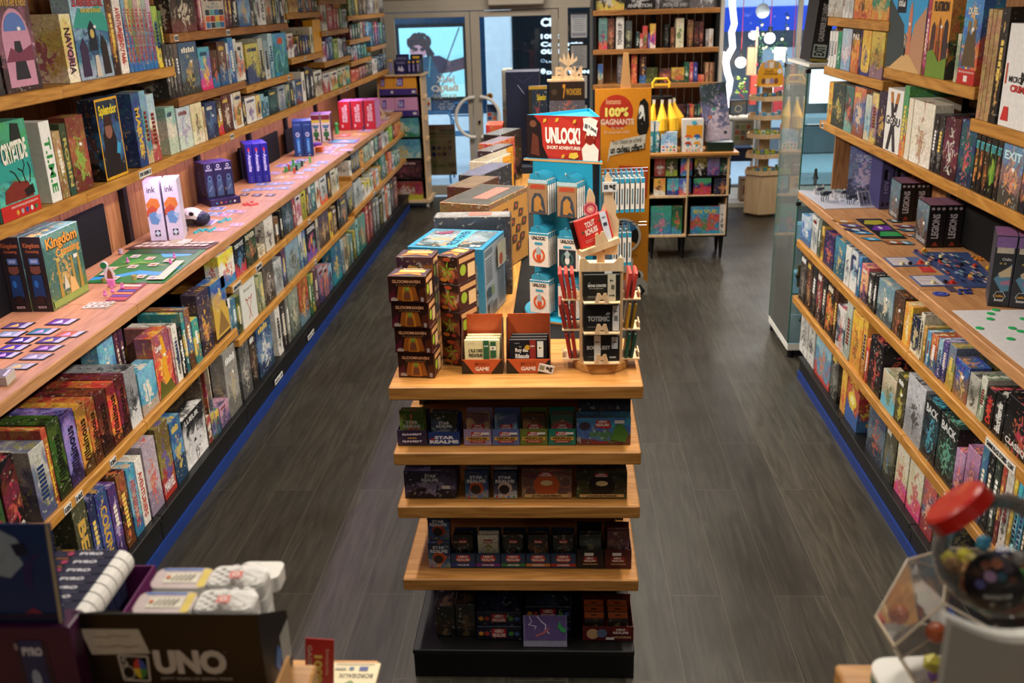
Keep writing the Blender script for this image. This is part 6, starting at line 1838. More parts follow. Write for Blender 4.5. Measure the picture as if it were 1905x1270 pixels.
# ------------------------------------------------------------------ turning spinner of escape card packs
SX,SY = .035,3.46
sp = empty('pack_spinner',(SX,SY,1.085));tag(sp,'turquoise spinner with triangular red header and hanging card packs on the island','rack')
MB().lathe((0,0,0),[(.001,0),(.182,0),(.184,.004),(.184,.010)],48,'kraft_card').lathe((0,0,0),[(.184,.010),(.182,.014),(.001,.014)],48,'teal_board').build('round_base',sp)
ang = radians(-24)
RS = Matrix.Rotation(ang,4,'Z')
def tri(r,a0): return [(r*cos(a0+2*pi*k/3),r*sin(a0+2*pi*k/3)) for k in range(3)]
# tower: three boards forming a triangle in plan, a flat side towards the camera
p = tri(.150,pi/2+ang+pi)    # corner pointing at the camera would be -pi/2; turn so that a side faces it
p = tri(.165,pi/2+ang)
m = MB()
for k in range(3):
 a,b = Vector((*p[k],0)),Vector((*p[(k+1) % 3],0));n = (b-a).normalized();q = Vector((n.y,-n.x,0))*.004
 a2,b2 = a+n*.03,b-n*.03
 m.prism([(a2.x,a2.y),(b2.x,b2.y),(b2.x+q.x,b2.y+q.y),(a2.x+q.x,a2.y+q.y)],.014,.570,'teal_board')
m.build('tower',sp)
m = MB().prism([(x*1.06,y*1.06) for x,y in tri(.165,pi/2+ang)],.570,.577,'kraft_card').prism([(x*1.055,y*1.055) for x,y in tri(.165,pi/2+ang)],.577,.5785,'teal_board');m.build('header_shelf',sp)
# header: open triangular sleeve printed on its outside
p = [Vector((x,y,0)) for x,y in tri(.160,pi/2+ang)]
hh = .150
def prop(s):
 s.rect(0,0,1,1,'a0241c');s.ell(.42,.5,.30,.47,'b03024');s.poly([(0,0),(0,1),(.10,1),(.20,.8),(.22,.3),(.30,0)],'1c1012');s.ell(.09,.80,.05,.08,'6a4030');s.poly([(.05,.1),(.08,.6),(.16,.5),(.18,.05)],'5a2c20')
 s.text('UNLOCK!',.26,.36,.74,.74,'ece4dc',.05);s.text('SHORT ADVENTURES',.28,.23,.74,.31,'e8d8c8',.03)
 for a,b in ((.25,.88),(.42,.90),(.50,.07),(.62,.10),(.66,.88)): s.poly([(a-.02,b-.05),(a+.02,b-.03),(a+.03,b+.05),(a-.01,b+.04)],'c8a038')
 s.poly([(.58,.05),(.60,.16),(.70,.18),(.72,.08),(.66,.02)],'d0b040')
 s.poly([(.78,.0),(.76,.26),(.82,.40),(.92,.40),(.99,.26),(.98,0)],'ddd6cc');s.ell(.87,.52,.065,.16,'c07858');s.poly([(.80,.44),(.83,.60),(.91,.60),(.94,.44),(.88,.36)],'7a1c14');s.ell(.85,.62,.022,.05,'e8e4e0');s.ell(.90,.62,.022,.05,'e8e4e0');s.poly([(.80,.70),(.78,.96),(.88,.99),(.98,.92),(.94,.68)],'d8d4cc')
 s.poly([(.78,.70),(.80,.90),(.98,.76),(.96,.56)],'e2e2de');s.poly([(.80,.75),(.81,.85),(.85,.82),(.84,.72)],'5a5a60')
 s.text('7,50€',.855,.74,.965,.83,'15151a',.05,slant=-.13)
m = MB()
for k in range(3):
 a,b = p[k],p[(k+1) % 3];n = (b-a).normalized();q = Vector((n.y,-n.x,0))
 # board of the sleeve, inside colour turquoise
 m.add([tuple(v) for v in (a,b,b+Vector((0,0,hh)),a+Vector((0,0,hh)),a-q*.003,b-q*.003,b-q*.003+Vector((0,0,hh)),a-q*.003+Vector((0,0,hh)))],[(0,1,2,3),(5,4,7,6),(3,2,6,7)],'teal_board')
 s = m.on(a+q*.0004,(b-a),(0,0,1),(b-a).length,hh);prop(s)
# turquoise lid board folded across the top
m.prism([(x.x*.97,x.y*.97) for x in p],hh-.012,hh-.010,'teal_board')
o = m.build('header_sleeve',sp,M4=Matrix.Translation((0,0,.579)))
def hang_pack(T,front,lab,cols,k):
 w,h,t = .076,.122,.013
 m = box_mesh(w,t,h,'printed_art',.0008);s = m.on((0,0,0),(1,0,0),(0,0,1),w,h);front(s)
 sd = m.on((w,0,0),(0,1,0),(0,0,1),t,h);sd.rect(.0,.0,1,1,'e0ded8');sd.text('UNLOCK',.3,.3,.7,.7,'2a2a30',.0,-90);sd.rect(0,.86,1,1,'2c94b8')
 sl = m.on((0,t,0),(0,-1,0),(0,0,1),t,h);sl.rect(0,0,1,1,'e0ded8');sl.rect(0,.86,1,1,'2c94b8');sl.rect(0,0,1,.1,'2c94b8');sl.rect(.3,.25,.7,.7,'5a7a88')
 o = m.build('hanging_card_pack',None,M4=Matrix.Translation((SX,SY,1.085)) @ T);setart(o,cols)
 tag(o,lab,'card game','escape card packs on the spinner')
 MB().prism([(.004,h),(w-.004,h),(w-.006,h+.018),(w*.62,h+.026),(w*.38,h+.026),(.006,h+.018)],.004,.0052,'ink','2a90b4',axis=1).build('hanging_tab',o)
 return o
def sher(s): s.rect(0,.90,1,1,'a8c8d4');s.rect(.03,.03,.97,.90,'9a7a58');s.poly([(.1,.80),(.2,.86),(.5,.88),(.8,.86),(.9,.80)],'b04a34');s.text('SHERLOCKS',.12,.74,.88,.84,'b8452c',.05);s.poly([(.15,.05),(.2,.45),(.35,.62),(.65,.62),(.8,.45),(.9,.05)],'3a4450');s.poly([(.3,.10),(.32,.45),(.5,.56),(.68,.45),(.66,.30),(.8,.12),(.6,.16),(.5,.08)],'b08040')
def unl(a,b): return lambda s: (s.rect(0,0,1,1,'dcd8cf'),s.rect(0,.94,1,1,'2c94b8'),s.text('UNLOCK!',.15,.80,.85,.91,'1c1c20',.05),s.rect(.3,.66,.7,.73,'2c94b8'),s.rect(.08,.08,.92,.62,a) if a != 'dcd8cf' else None,s.ring(.5,.34,.32,.22,.3,b),s.ell(.5,.30,.12,.12,'c84a28' if a == 'dcd8cf' else 'd8dcd8'),s.poly([(.35,.5),(.5,.62),(.65,.5),(.55,.36),(.45,.36)],'9ab0b8'))
# two faces carry packs: the one towards the camera, and the one towards the poster
F0 = [Vector((x,y,0)) for x,y in tri(.165,pi/2+ang)]
a_,b_ = F0[1],F0[2];u_ = (b_-a_).normalized();n_ = Vector((u_.y,-u_.x,0))
rz = math.atan2(u_.y,u_.x)
names_r = ('top','middle','bottom');k_n = ('front','second','third','rear')
for r,z in enumerate((.395,.205,.030)):
 for c in range(2):
  if r == 0: fr_,cols = sher,['9a7a58','6a5a4a','b08040','3a4450']
  elif (r,c) == (1,0) or (r,c) == (2,0): fr_,cols = unl('dcd8cf','c8542c'),['dcd8cf','c8c8c0','c8542c','9ab0b8']
  elif r == 1: fr_,cols = unl('1c2a38','2a5a58'),['1c2a38','3a4a50','d8dcd8','1c2a38']
  else: fr_,cols = unl('5a2418','8a3a20'),['5a2418','7a3a28','c8a868','3a1810']
  for k in range(4 if r < 2 else 3):
   base = a_+u_*(.042+.112*c)+n_*(.078-.0185*k)
   o = hang_pack(Matrix.Translation((base.x,base.y,z-.004*c)) @ Matrix.Rotation(rz,4,'Z'),fr_,'%s pack of the %s row, %s column, camera side of the spinner' % (k_n[k],names_r[r],('outer','inner')[c]),cols,k)
  b = a_+u_*(.080+.112*c)
  MB().tube([(b.x,b.y,z+.144),(b.x+n_.x*.085,b.y+n_.y*.085,z+.144),(b.x+n_.x*.090,b.y+n_.y*.090,z+.152)],.0018,6,'chrome').build('peg_hook',sp)
a_,b_ = F0[2],F0[0];u_ = (b_-a_).normalized();n_ = Vector((u_.y,-u_.x,0));rz = math.atan2(u_.y,u_.x)
for r,z in enumerate((.385,.19)):
 for k in range(8 if r == 0 else 4):
  base = a_+u_*.055+n_*(.165-.0185*k) if r == 0 else a_+u_*.055+n_*(.12-.0185*k)
  hang_pack(Matrix.Translation((base.x,base.y,z)) @ Matrix.Rotation(rz,4,'Z'),unl('dcd8cf','5a7a88'),'white card pack, %s on the %s peg of the spinner\'s aisle side' % (ORDW[k],('upper','lower')[r]),['dcd8cf','c8c8c0','5a7a88','9ab0b8'],k)
 b = a_+u_*.087
 for dz in (.140,.152): MB().tube([(b.x,b.y,z+dz),(b.x+n_.x*.18,b.y+n_.y*.18,z+dz)],.0018,6,'chrome').build('peg_hook',sp)
# ------------------------------------------------------------------ goods on the long counter
zc = 1.0905
def on_left(name,y0,w,d,h,x,cols,lab,draw,mat='printed_art',side=None,top=None,rot=0,group=None,z=zc):
 o = box_mesh(w,d,h,mat,.0015,side,draw,top).build(name,None,(x,y0,z),pi/2+radians(rot));setart(o,cols)
 return tag(o,lab,'game box',group)
def on_right(name,y0,w,d,h,x,cols,lab,draw,mat='printed_art',side=None,top=None,rot=0,group=None,z=1.0755):
 o = box_mesh(w,d,h,mat,.0015,side,draw,top).build(name,None,(x,y0,z),-pi/2+radians(rot));setart(o,cols)
 return tag(o,lab,'game box',group)
# animal village boxes: spines towards the camera, cover of the last towards the aisle
def kcover(m,w,d,h):
 s = m.on((w,0,0),(0,1,0),(0,0,1),d,h)
 s.rect(.03,.03,.97,.97,'3a6a68','printed_art')
 s.text('Kingdom',.10,.74,.92,.94,'2a1c14',.08);s.text('Kingdom',.10,.75,.92,.94,'e0983c',.03);s.text('Crossing',.30,.62,.94,.76,'e0983c',.03)
 for a in (.25,.62,.8): s.poly([(a,.1),(a+.02,.6),(a+.07,.6),(a+.09,.1)],'a88a3c')
 s.poly([(.5,.12),(.55,.34),(.66,.30),(.74,.12)],'d8b070');s.poly([(.36,.2),(.42,.42),(.5,.2)],'c8c8b8');s.rect(.03,.03,.97,.12,'8aa050');s.rect(.72,.55,.82,.60,'e8e8e4')
def kspine(s,mb):
 s.rect(0,0,1,1,'211d1a')
 s.text('Kingdom',.10,.84,.90,.92,'9a5a2c',.03);s.text('Crossing',.18,.78,.82,.83,'9a5a2c',.03);s.rect(.26,.64,.74,.72,'4a6a88');s.rect(.34,.66,.66,.70,'8aa0b0')
 s.ell(.5,.56,.26,.055,'6a4430');s.ell(.32,.60,.07,.02,'6a4430');s.ell(.68,.60,.07,.02,'6a4430');s.poly([(.2,.2),(.25,.5),(.75,.5),(.8,.2)],'1c3a5c');s.ell(.42,.38,.10,.05,'2a6aa0');s.poly([(.3,.1),(.32,.22),(.68,.22),(.7,.1)],'2a1c18')
 s.rect(.3,.05,.7,.08,'b8a898');s.text('WE ARE',.34,.055,.66,.075,'1c1c1c',.03)
for k,(x,w) in enumerate(((-2.172,.083),(-2.085,.083))):
 m = box_mesh(w,.28,.30,'shrink_wrapped_art',.0015,None,kspine)
 if k: kcover(m,w,.28,.30)
 o = m.build('board_game_box',None,(x,3.50,zc),radians(-2));setart(o,['5a8a78','3a6a60','d0a848','5a7a3c'])
 tag(o,('outer of the two dark forest-animal boxes on the long counter, nearer the wall','forest-animal box with orange lettering and green cover facing the aisle')[k],'game box','forest-animal boxes')
tag(MB().box(0,.083,0,.27,0,.295,'black_board',None,.002).build('board_game_box',None,(-2.0,3.80,zc)),'black carton standing behind the forest-animal boxes','game box') if 0 else None
# white ink boxes (spines to the aisle)
def inkd(s,mb):
 s.rect(0,0,1,1,'dcd8e6');s.text('ink',.18,.80,.72,.90,'1c1c28',.01,slant=.01)
 s.poly([(.0,.62),(.35,.72),(.8,.70),(.9,.58),(.5,.50),(.1,.50)],'d8803a');s.poly([(.0,.52),(.4,.60),(.7,.54),(.5,.44),(0,.42)],'c8583a');s.poly([(.1,.46),(.5,.50),(.85,.40),(.6,.28),(.2,.30)],'6a9ac8');s.poly([(.5,.44),(.9,.46),(.8,.34)],'a8c8e0')
 s.rect(.34,.09,.68,.19,'1c2024');s.poly([(.34,.14),(.5,.19),(.68,.14),(.5,.09)],'c8dce4')
m1 = [(-2.02,4.56,0),(-1.965,4.655,0)]
for k,(px0,px1) in enumerate(((282,312),(315,345))):
 Y0,Y1 = 4.60+.085*k,4.68+.085*k
 pa = atz(px0,450-3*k,zc)
 o = box_mesh(.075,.13,.308,'ink',.001,None,inkd)
 for f in range(len(o.f)):
  if o.f[f][1] == 'ink' and o.f[f][2] is None: o.f[f] = (o.f[f][0],'ink',H('cfc8dc'),o.f[f][3])
 o = o.build('board_game_box',None,(pa.x,pa.y,zc),radians(14));tag(o,('white box with orange and blue ink cloud, wall-side of the pair on the counter','white box with orange and blue ink cloud, aisle-side of the pair on the counter')[k],'game box','white ink cloud boxes')
def spined(bg,title,tc,art_):
 def f(s,mb):
  art_(s);
  if title: s.text(title,.30,.25,.70,.82,tc,.03,-90)
 return f
# space trio in an open tray
pa,pb = atz(388,383,zc),atz(440,375,zc);w = (pb-pa).length;rz = math.atan2(pb.y-pa.y,pb.x-pa.x)
def spc(s,mb): s.rect(.05,.30,.95,.98,'25204a');s.ring(.5,.90,.16,.05,.3,'d8d8e8');s.text('SPACE',.15,.78,.85,.83,'c8c8e0',.03);s.poly([(.15,.05),(.2,.45),(.38,.6),(.62,.6),(.8,.45),(.85,.05)],'3c5478');s.ell(.5,.56,.22,.09,'5a7aa0');s.ell(.5,.56,.13,.05,'1c2a48');s.line([(.3,.2),(.7,.35)],.002,'8aa0b8')
u_ = (pb-pa)/w
for k in range(3):
 o = box_mesh(w/3-.002,.15,.205,'printed_art',.001,None,spc,'4a3a78').build('board_game_box',None,(pa.x+u_.x*w/3*k,pa.y+u_.y*w/3*k,zc+.042),rz);setart(o,['25204a','2c2c58','3c5478','18163a'])  # top colour has the lilac light from above painted in
 tag(o,'%s of the three violet astronaut boxes in the purple tray' % ('wall-side','middle','aisle-side')[k],'game box','violet astronaut boxes')
m = MB().box(-.004,w+.006,-.052,.155,0,.040,'ink','251a4c',.0015);s = m.on((-.004,-.052,0),(1,0,0),(0,0,1),w+.01,.040)
for i,c in enumerate(('4aa0c8','c8783a','8a2a6a','5aa06a','d8d8e8')): s.ell(.2+.15*i,.45,.035,None,c,(4,12,12,3,16)[i])
o = m.build('display_tray',None,(pa.x,pa.y,zc),rz);tag(o,'dark purple tray with small symbols under the violet astronaut boxes','tray')
# royal blue trio
def amd(s,mb): s.rect(.03,.01,.97,.99,'1c1c88');s.text('Amanite',.28,.30,.74,.74,'c8c8f0',.04,-90);s.poly([(.30,.85),(.5,.92),(.66,.84),(.5,.78)],'b8283c');s.rect(.47,.74,.53,.82,'e0d8e8');[s.ell(.5,.06+.05*i,.06,.012,'8a8ac8') for i in range(3)]
pa,pb = atz(463,342,zc),atz(505,338,zc);w = (pb-pa).length;rz = math.atan2(pb.y-pa.y,pb.x-pa.x);u_ = (pb-pa)/w
for k in range(3):
 m = box_mesh(w/3-.002,.20,.258,'ink',.001,None,amd,'3a34a8')  # lilac light from above is put into the top colour
 for f in range(len(m.f)):
  if m.f[f][2] is None: m.f[f] = (m.f[f][0],'ink',H('1c1c80'),m.f[f][3])
 o = m.build('board_game_box',None,(pa.x+u_.x*w/3*k,pa.y+u_.y*w/3*k,zc),rz)
 tag(o,'%s of the three royal-blue mushroom boxes standing on the long counter' % ('wall-side','middle','aisle-side')[k],'game box','royal-blue mushroom boxes')
def blued(s,mb): s.rect(.03,.01,.97,.99,'12346a');s.rect(.32,.10,.68,.52,'2a7ac0');s.text('TAKE',.42,.16,.60,.46,'8ac0e8',.03,-90);s.ring(.5,.62,.22,.07,.35,'b8c8dc');s.poly([(.4,.56),(.55,.7),(.68,.62)],'8a90a8');s.text('SKY TEAM',.2,.88,.8,.91,'6a9ac8',.02);s.poly([(.38,.03),(.6,.07),(.66,.04)],'d0d8e0')
pa,pb = atz(549,292,zc),atz(585,290,zc);w = (pb-pa).length;rz = math.atan2(pb.y-pa.y,pb.x-pa.x);u_ = (pb-pa)/w
for k in range(2):
 m = box_mesh(w/2-.002,.18,.27,'ink',.001,None,blued,'2a4a88')  # top painted paler for the lilac light falling on it
 for f in range(len(m.f)):
  if m.f[f][2] is None: m.f[f] = (m.f[f][0],'ink',H('12305f'),m.f[f][3])
 o = m.build('board_game_box',None,(pa.x+u_.x*w/2*k,pa.y+u_.y*w/2*k,zc),rz)
 tag(o,'%s of the two navy boxes with a pale ring on the counter' % ('wall-side','aisle-side')[k],'game box','navy ring boxes')
def armd(s,mb): s.rect(.03,.01,.97,.99,'d4ccc0');s.rect(.05,.80,.95,.97,'6a1c28');s.rect(.08,.70,.92,.80,'c8b83c');s.poly([(.1,.62),(.9,.62),(.7,.50),(.3,.50)],'4a7a8a');s.ell(.5,.44,.14,.05,'2a6a34');s.poly([(.2,.22),(.25,.38),(.75,.38),(.8,.22)],'2a7034');s.poly([(.35,.08),(.4,.25),(.62,.25),(.66,.08)],'1c5a28');s.ell(.72,.09,.16,.04,'8a2a24')
for k in range(2):
 pa = atz((587,605)[k],(262,261)[k],zc)
 m = box_mesh(.080,.20,.235,'ink',.001,None,armd,'8a6aa0')  # lilac top colour stands in for the light from above
 for f in range(len(m.f)):
  if m.f[f][2] is None: m.f[f] = (m.f[f][0],'ink',H('1c181c'),m.f[f][3])
 o = m.build('board_game_box',None,(-2.125+.084*k,8.16+.012*k,zc),radians(8))
 tag(o,'%s of the two white boxes with a green figure on the counter' % ('wall-side','aisle-side')[k],'game box','green-figure boxes')
def expd(s,mb): s.rect(.03,.01,.97,.99,'c42430');s.text('EXPLODING',.52,.28,.76,.88,'e8d8d8',.05,-90);s.text('KITTENS',.30,.28,.50,.80,'e8d8d8',.05,-90);s.rect(.2,.1,.35,.2,'e8c8c8')
for k in range(3):
 pa = atz((619,637,652)[k],(243,242,241)[k],zc)
 m = box_mesh(.105,.26,.26,'ink',.001,None,expd,'c070b0')
 sd = m.on((.105,0,0),(0,1,0),(0,0,1),.26,.26);sd.rect(.02,.02,.98,.98,'b878b0')
 for f in range(len(m.f)):
  if m.f[f][2] is None: m.f[f] = (m.f[f][0],'ink',H('b42430'),m.f[f][3])
 o = m.build('board_game_box',None,(-2.06+.112*k,pa.y,zc),radians(0))
 tag(o,'%s of the three tall red lettered boxes on the counter' % ('wall-side','middle','aisle-side')[k],'game box','red lettered boxes')
# fan of card packs leaning at the door end
for k in range(9):
 m = MB().box(0,.10,0,.012,0,.17,'ink','cdb48a',.001);s = m.on((.10,0,0),(0,1,0),(0,0,1),.012,.17);s.rect(0,.7,1,.85,'b8342c');s.rect(0,.3,1,.35,'b8342c')
 s = m.on((0,0,0),(1,0,0),(0,0,1),.10,.17);s.rect(.1,.7,.9,.9,'b8342c');s.rect(.2,.2,.8,.6,'8a5a3a')
 o = m.build('card_pack',None,M4=Matrix.Translation((-2.14+.038*k,9.62,zc)) @ Matrix.Rotation(radians(-8-2.2*k),4,'Y') @ Matrix.Rotation(radians(4),4,'Z'))
 tag(o,'kraft and red card pack, %s from the wall in the leaning fan' % ORDW[k],'card pack','leaning fan of kraft card packs')

# flat cards, boards, pieces.  each entry: pixel of the near corner on the counter
def flat(name,corners,z,th,mat,col,lab,cat,group=None,draw=None,x=None,cols=None):
 """a thin sheet whose four corners (near-left, near-right, far-right, far-left) lie on the counter"""
 P = [atz(px,py,z) for px,py in corners]
 c = sum(P,Vector())/4
 m = MB();vs = [(p.x-c.x,p.y-c.y,zz) for zz in (0,th) for p in P]
 m.add(vs,[(3,2,1,0),(4,5,6,7),(0,1,5,4),(1,2,6,5),(2,3,7,6),(3,0,4,7)],mat,col,[[(0,0),(1,0),(1,1),(0,1)]]*6)
 if draw:
  A,B,D = Vector(vs[4]),Vector(vs[5]),Vector(vs[7])
  s = Surf(m,A,(B-A).normalized(),(D-A).normalized(),(B-A).length,(D-A).length)
  s.N = Vector((0,0,1));draw(s)
 o = m.build(name,None,(c.x,c.y,z));
 if cols: setart(o,cols)
 return tag(o,lab,cat,group)
def q4(cx,cy,w,h,sk): return [(cx-w/2-sk,cy+h/2),(cx+w/2-sk,cy+h/2),(cx+w/2+sk,cy-h/2),(cx-w/2+sk,cy-h/2)]
def meta(c,k=0): return lambda s: (s.rect(.03,.04,.97,.96,'16161c'),s.rect(.06,.08,.68,.92,c),s.poly([(.2,.2),(.4,.8),(.6,.3)],('d8d0e8','c8a0d0','e8c070')[k % 3]),s.rect(.70,.08,.95,.92,'b8b8c4'))
CC_ = [(116,599,'6a3a88','violet smoky'),(80,617,'3a7a88','teal'),(34,606,'5a4a78','violet and white'),(20,622,'8aa0b0','pale blue wave'),(130,622,'b85a2c','fiery orange'),(98,633,'4a3a88','purple ghost'),(42,633,'3a2a70','deep violet sparkled'),(88,648,'5a2a78','purple figure'),(26,647,'4a3a98','indigo starry'),(68,664,'8a8aa0','grey figure'),(10,661,'3a2a78','indigo moonlit'),(38,682,'9aa098','silver-green')]
for k,(cx,cy,c,n) in enumerate(CC_):
 flat('game_card',q4(cx,cy,46,12,11),zc+.0005,.0012,'ink','16161c','%s card in the rows laid out nearest the camera on the long counter' % n,'card','illustrated cards laid out on the long counter',meta(c,k))
o = flat('card_deck',q4(5,710,34,16,8),zc+.0005,.03,'ink','b8b4ac','deck of pale cards stacked at the picture edge on the long counter','card deck',None,lambda s: (s.rect(.04,.05,.96,.95,'2a2a30'),s.rect(.1,.1,.7,.9,'6a6a70'),s.rect(.74,.1,.94,.9,'c8c8cc')))
# green map board
def mapd(s):
 s.rect(.0,.0,1,1,'2f7a34');s.poly([(0,.15),(.25,.2),(.5,.35),(.8,.30),(1,.5),(1,.4),(.8,.2),(.5,.24),(.3,.12),(0,.06)],'3a9ac8');s.poly([(.4,.98),(.62,.75),(.95,.8),(1,.98)],'4aa8d8');s.poly([(.1,.6),(.3,.7),(.6,.62),(.3,.5)],'4a9a3c');s.poly([(0,.86),(1,.86),(1,1),(0,1)],'1c4a28')
 for a,b in ((.1,.4),(.2,.78),(.35,.45),(.45,.7),(.6,.5),(.62,.15),(.3,.1),(.75,.62),(.12,.22),(.8,.1)): s.poly([(a-.06,b-.05),(a+.06,b-.05),(a+.07,b+.05),(a-.05,b+.05)],'cfc4ac');s.poly([(a-.04,b-.02),(a+.03,b-.03),(a+.04,b+.03)],('8a5a3a','b86a3a','6a7a8a')[int(a*10) % 3])
 s.rect(.86,.05,.98,.6,'d8c8a0');s.line([(.05,.3),(.4,.55),(.8,.45)],.002,'d8b040')
flat('map_board',[(160,527),(305,527),(401,451),(242,466)],zc+.0005,.0025,'ink','2f7a34','green and blue folding map board of an animal village game on the counter','game board',None,mapd)
flat('player_board',[(196,560),(233,560),(275,526),(232,531)],zc+.0005,.003,'ink','8a3a4a','small striped red and violet player board before the green map','game board',None,lambda s: [s.rect(.04,.06+.16*i,.96,.18+.16*i,('b8402c','5a3a88','d8803a','3a4a98','c85a4a','e0c8a8')[i]) for i in range(6)])
flat('card_row',[(150,574),(199,574),(215,563),(170,562)],zc+.0005,.0015,'ink','c8bca0','strip of small cream tiles laid out below the striped board','game tiles',None,lambda s: [(s.rect(.02+.25*i,.05,.22+.25*i,.45,'e0d8c4'),s.rect(.02+.25*i,.55,.22+.25*i,.95,'e0d8c4'),s.rect(.07+.25*i,.15,.15+.25*i,.35,'6a4a34'),s.rect(.07+.25*i,.65,.15+.25*i,.85,'8a6a4a')) for i in range(4)])
flat('card_sheet',[(232,463),(385,463),(408,450),(275,447)],zc+.004,.002,'ink','5a3a30','dark board with rows of cream tiles at the far edge of the green map','game board',None,lambda s: [s.rect(.05+.1*i,.2+.3*(j),.13+.1*i,.42+.3*j,'d0c4ac') for i in range(9) for j in range(2)])
for k,(cx,cy) in enumerate(((315,452),(326,449),(338,451),(330,455),(347,448))):
 flat('game_tile',q4(cx,cy,17,6,3),zc+.0065+.002*(k % 3),.0022,'ink',('d8ccb4','b8a888')[k % 2],'cream tile in the loose heap behind the green map, %s one from the wall' % ORDW[k],'game tile','loose heap of cream tiles')
# pink figure on the board
o = empty('bear_standee',atz(208,533,zc));tag(o,'cardboard bear standee in a pink foot before the green map','game piece')
MB().prism([(-.020,.03),(-.024,.055),(-.014,.075),(-.008,.088),(.008,.088),(.014,.075),(.024,.055),(.018,.03)],-.001,.001,'ink','e0d8cc',axis=1).build('standee_card',o)
m = MB().box(-.016,.016,-.008,.008,0,.034,'ink','d878b0',.003);m.build('foot',o)
s_ = MB();s_.on((-.016,-.0012,.036),(1,0,0),(0,0,1),.032,.045).poly([(.1,0),(.2,.6),(.5,1),(.8,.6),(.9,0)],'7a4a2c');s_.build('printed_bear',o)
for k,(px,py,c) in enumerate(((196,552,'pink'),(210,545,'pink'),(228,538,'pink'),(318,492,'pink'),(238,490,'pink'),(325,482,'pink'))):
 p = atz(px,py,zc+.003);m = MB().ball((0,0,.009),.009,'ink','d878b0',10,(1,1,.9)).cyl((0,0,.016),.005,.012,8,'ink','d878b0')
 tag(m.build('pawn',None,(p.x,p.y,zc+.003)),'small %s pawn on the green map game, %s one from the camera' % (c,ORDW[k]),'game piece','pink pawns')
for k,(px,py,c,h) in enumerate(((194,524,'8a7a3a',.016),(225,472,'b0a0a8',.022),(250,520,'a89a5a',.02))):
 p = atz(px,py,zc+.003);tag(MB().cyl((0,0,0),.011,h,14,'ink',c).build('game_disc',None,(p.x,p.y,zc+.0035)),'%s round wooden disc standing on the green map' % ('olive','mauve','sand')[k],'game piece')
p = atz(197,516,zc+.004);o = empty('green_token_standee',(p.x,p.y,zc+.004));tag(o,'green round token held upright in a white ring on the map','game piece')
MB().lathe((0,0,.055),[(.018,-.004),(.018,.004)],24,'ink','e0e0dc',Matrix.Rotation(pi/2,4,'X')).cyl((0,-.004,.055),.0179,.008,24,'ink','e0e0dc',1).build('ring',o)
MB().cyl((0,-.0055,.055),.014,.001,24,'ink','2a8a48',1).build('disc',o);MB().box(-.004,.004,-.004,.004,0,.038,'ink','e0e0dc').build('stem',o)
# white mask-like cloth thing and glass bag behind the ink boxes
p = atz(352,425,zc)
o = empty('white_mask',(p.x,p.y+.05,zc));tag(o,'crumpled white mask with eye holes on a navy pouch behind the ink boxes','mask')
m = MB();
prof = [(.001,.11),(.03,.108),(.055,.09),(.065,.06),(.062,.03),(.05,.01)]
m.lathe((0,0,.012),prof,18,'white_plastic',None,Matrix.Rotation(radians(-38),4,'X') @ Matrix.Diagonal(Vector((1,1,.8))).to_4x4().to_3x3().to_4x4())
m.build('mask_shell',o)
MB().ball((-.02,-.055,.075),.014,'black_metal',None,12,(1,.5,.8)).build('eye_hole',o);MB().ball((.022,-.05,.078),.014,'black_metal',None,12,(1,.5,.8)).build('eye_hole',o)
MB().ball((.045,.02,.04),.05,'ink','1c2448',16,(1.0,.9,.8)).build('pouch',o)
p = atz(352,428,zc);tag(MB().ball((0,0,.022),.034,'clear_plastic',None,14,(1.3,1,.65)).build('glass_bead_bag',None,(p.x-.01,p.y-.09,zc)),'clear bag of blue beads in front of the white mask','bag')
# more cards, tokens and pieces along the counter
def bits(name,lab,cat,group,lst,th=.0015):
 for k,(cx,cy,w,h,sk,c,c2) in enumerate(lst):
  flat(name,q4(cx,cy,w,h,sk),zc+.0005+.0001*(k % 3),th,'ink',c,lab % ORDW[k % 9] if k < 9 else (lab % ('tenth','eleventh','twelfth','thirteenth','fourteenth','fifteenth','sixteenth')[k-9]),cat,group,lambda s,c2=c2: (s.rect(.08,.12,.92,.88,c2),s.poly([(.2,.2),(.5,.8),(.8,.3)],'c8c0c8')))
bits('game_card','%s card from the camera in the jewel game beside the mask','card','cards of the jewel game',[(372,414,58,11,7,'cfc8dc','8a80b0'),(400,398,30,7,5,'c8c0d4','6a88b0'),(418,400,22,6,4,'d8c8d8','c86a8a'),(430,393,20,5,4,'c8c0cc','7a90c0'),(440,418,22,6,4,'d8c8d4','d87a9a'),(404,388,26,6,5,'c8c8dc','5a6ab0'),(446,394,20,5,4,'d0c8d4','b86a9a'),(412,427,24,6,5,'d4c4c8','c88a9a')])
bits('game_card','%s card from the camera in the rows beside the astronaut boxes','card','blue-grey card rows',[(455,362,14,4,3,'2a2a34','4a5068'),(478,363,16,4,3,'2a2a34','4a5068'),(503,363,16,4,3,'2a2a34','505468'),(480,352,22,5,4,'a8b0c8','6a7ab0'),(503,351,20,5,4,'a8b0c8','7a88b8'),(528,350,22,5,4,'b0b8cc','6a80b0'),(488,343,22,5,4,'a8b0c8','5a6aa8'),(512,342,20,5,4,'a8b0c8','7a88b8'),(536,341,20,5,4,'b0b8cc','6a80b0'),(460,354,16,5,4,'a8b0c8','7080a8')])
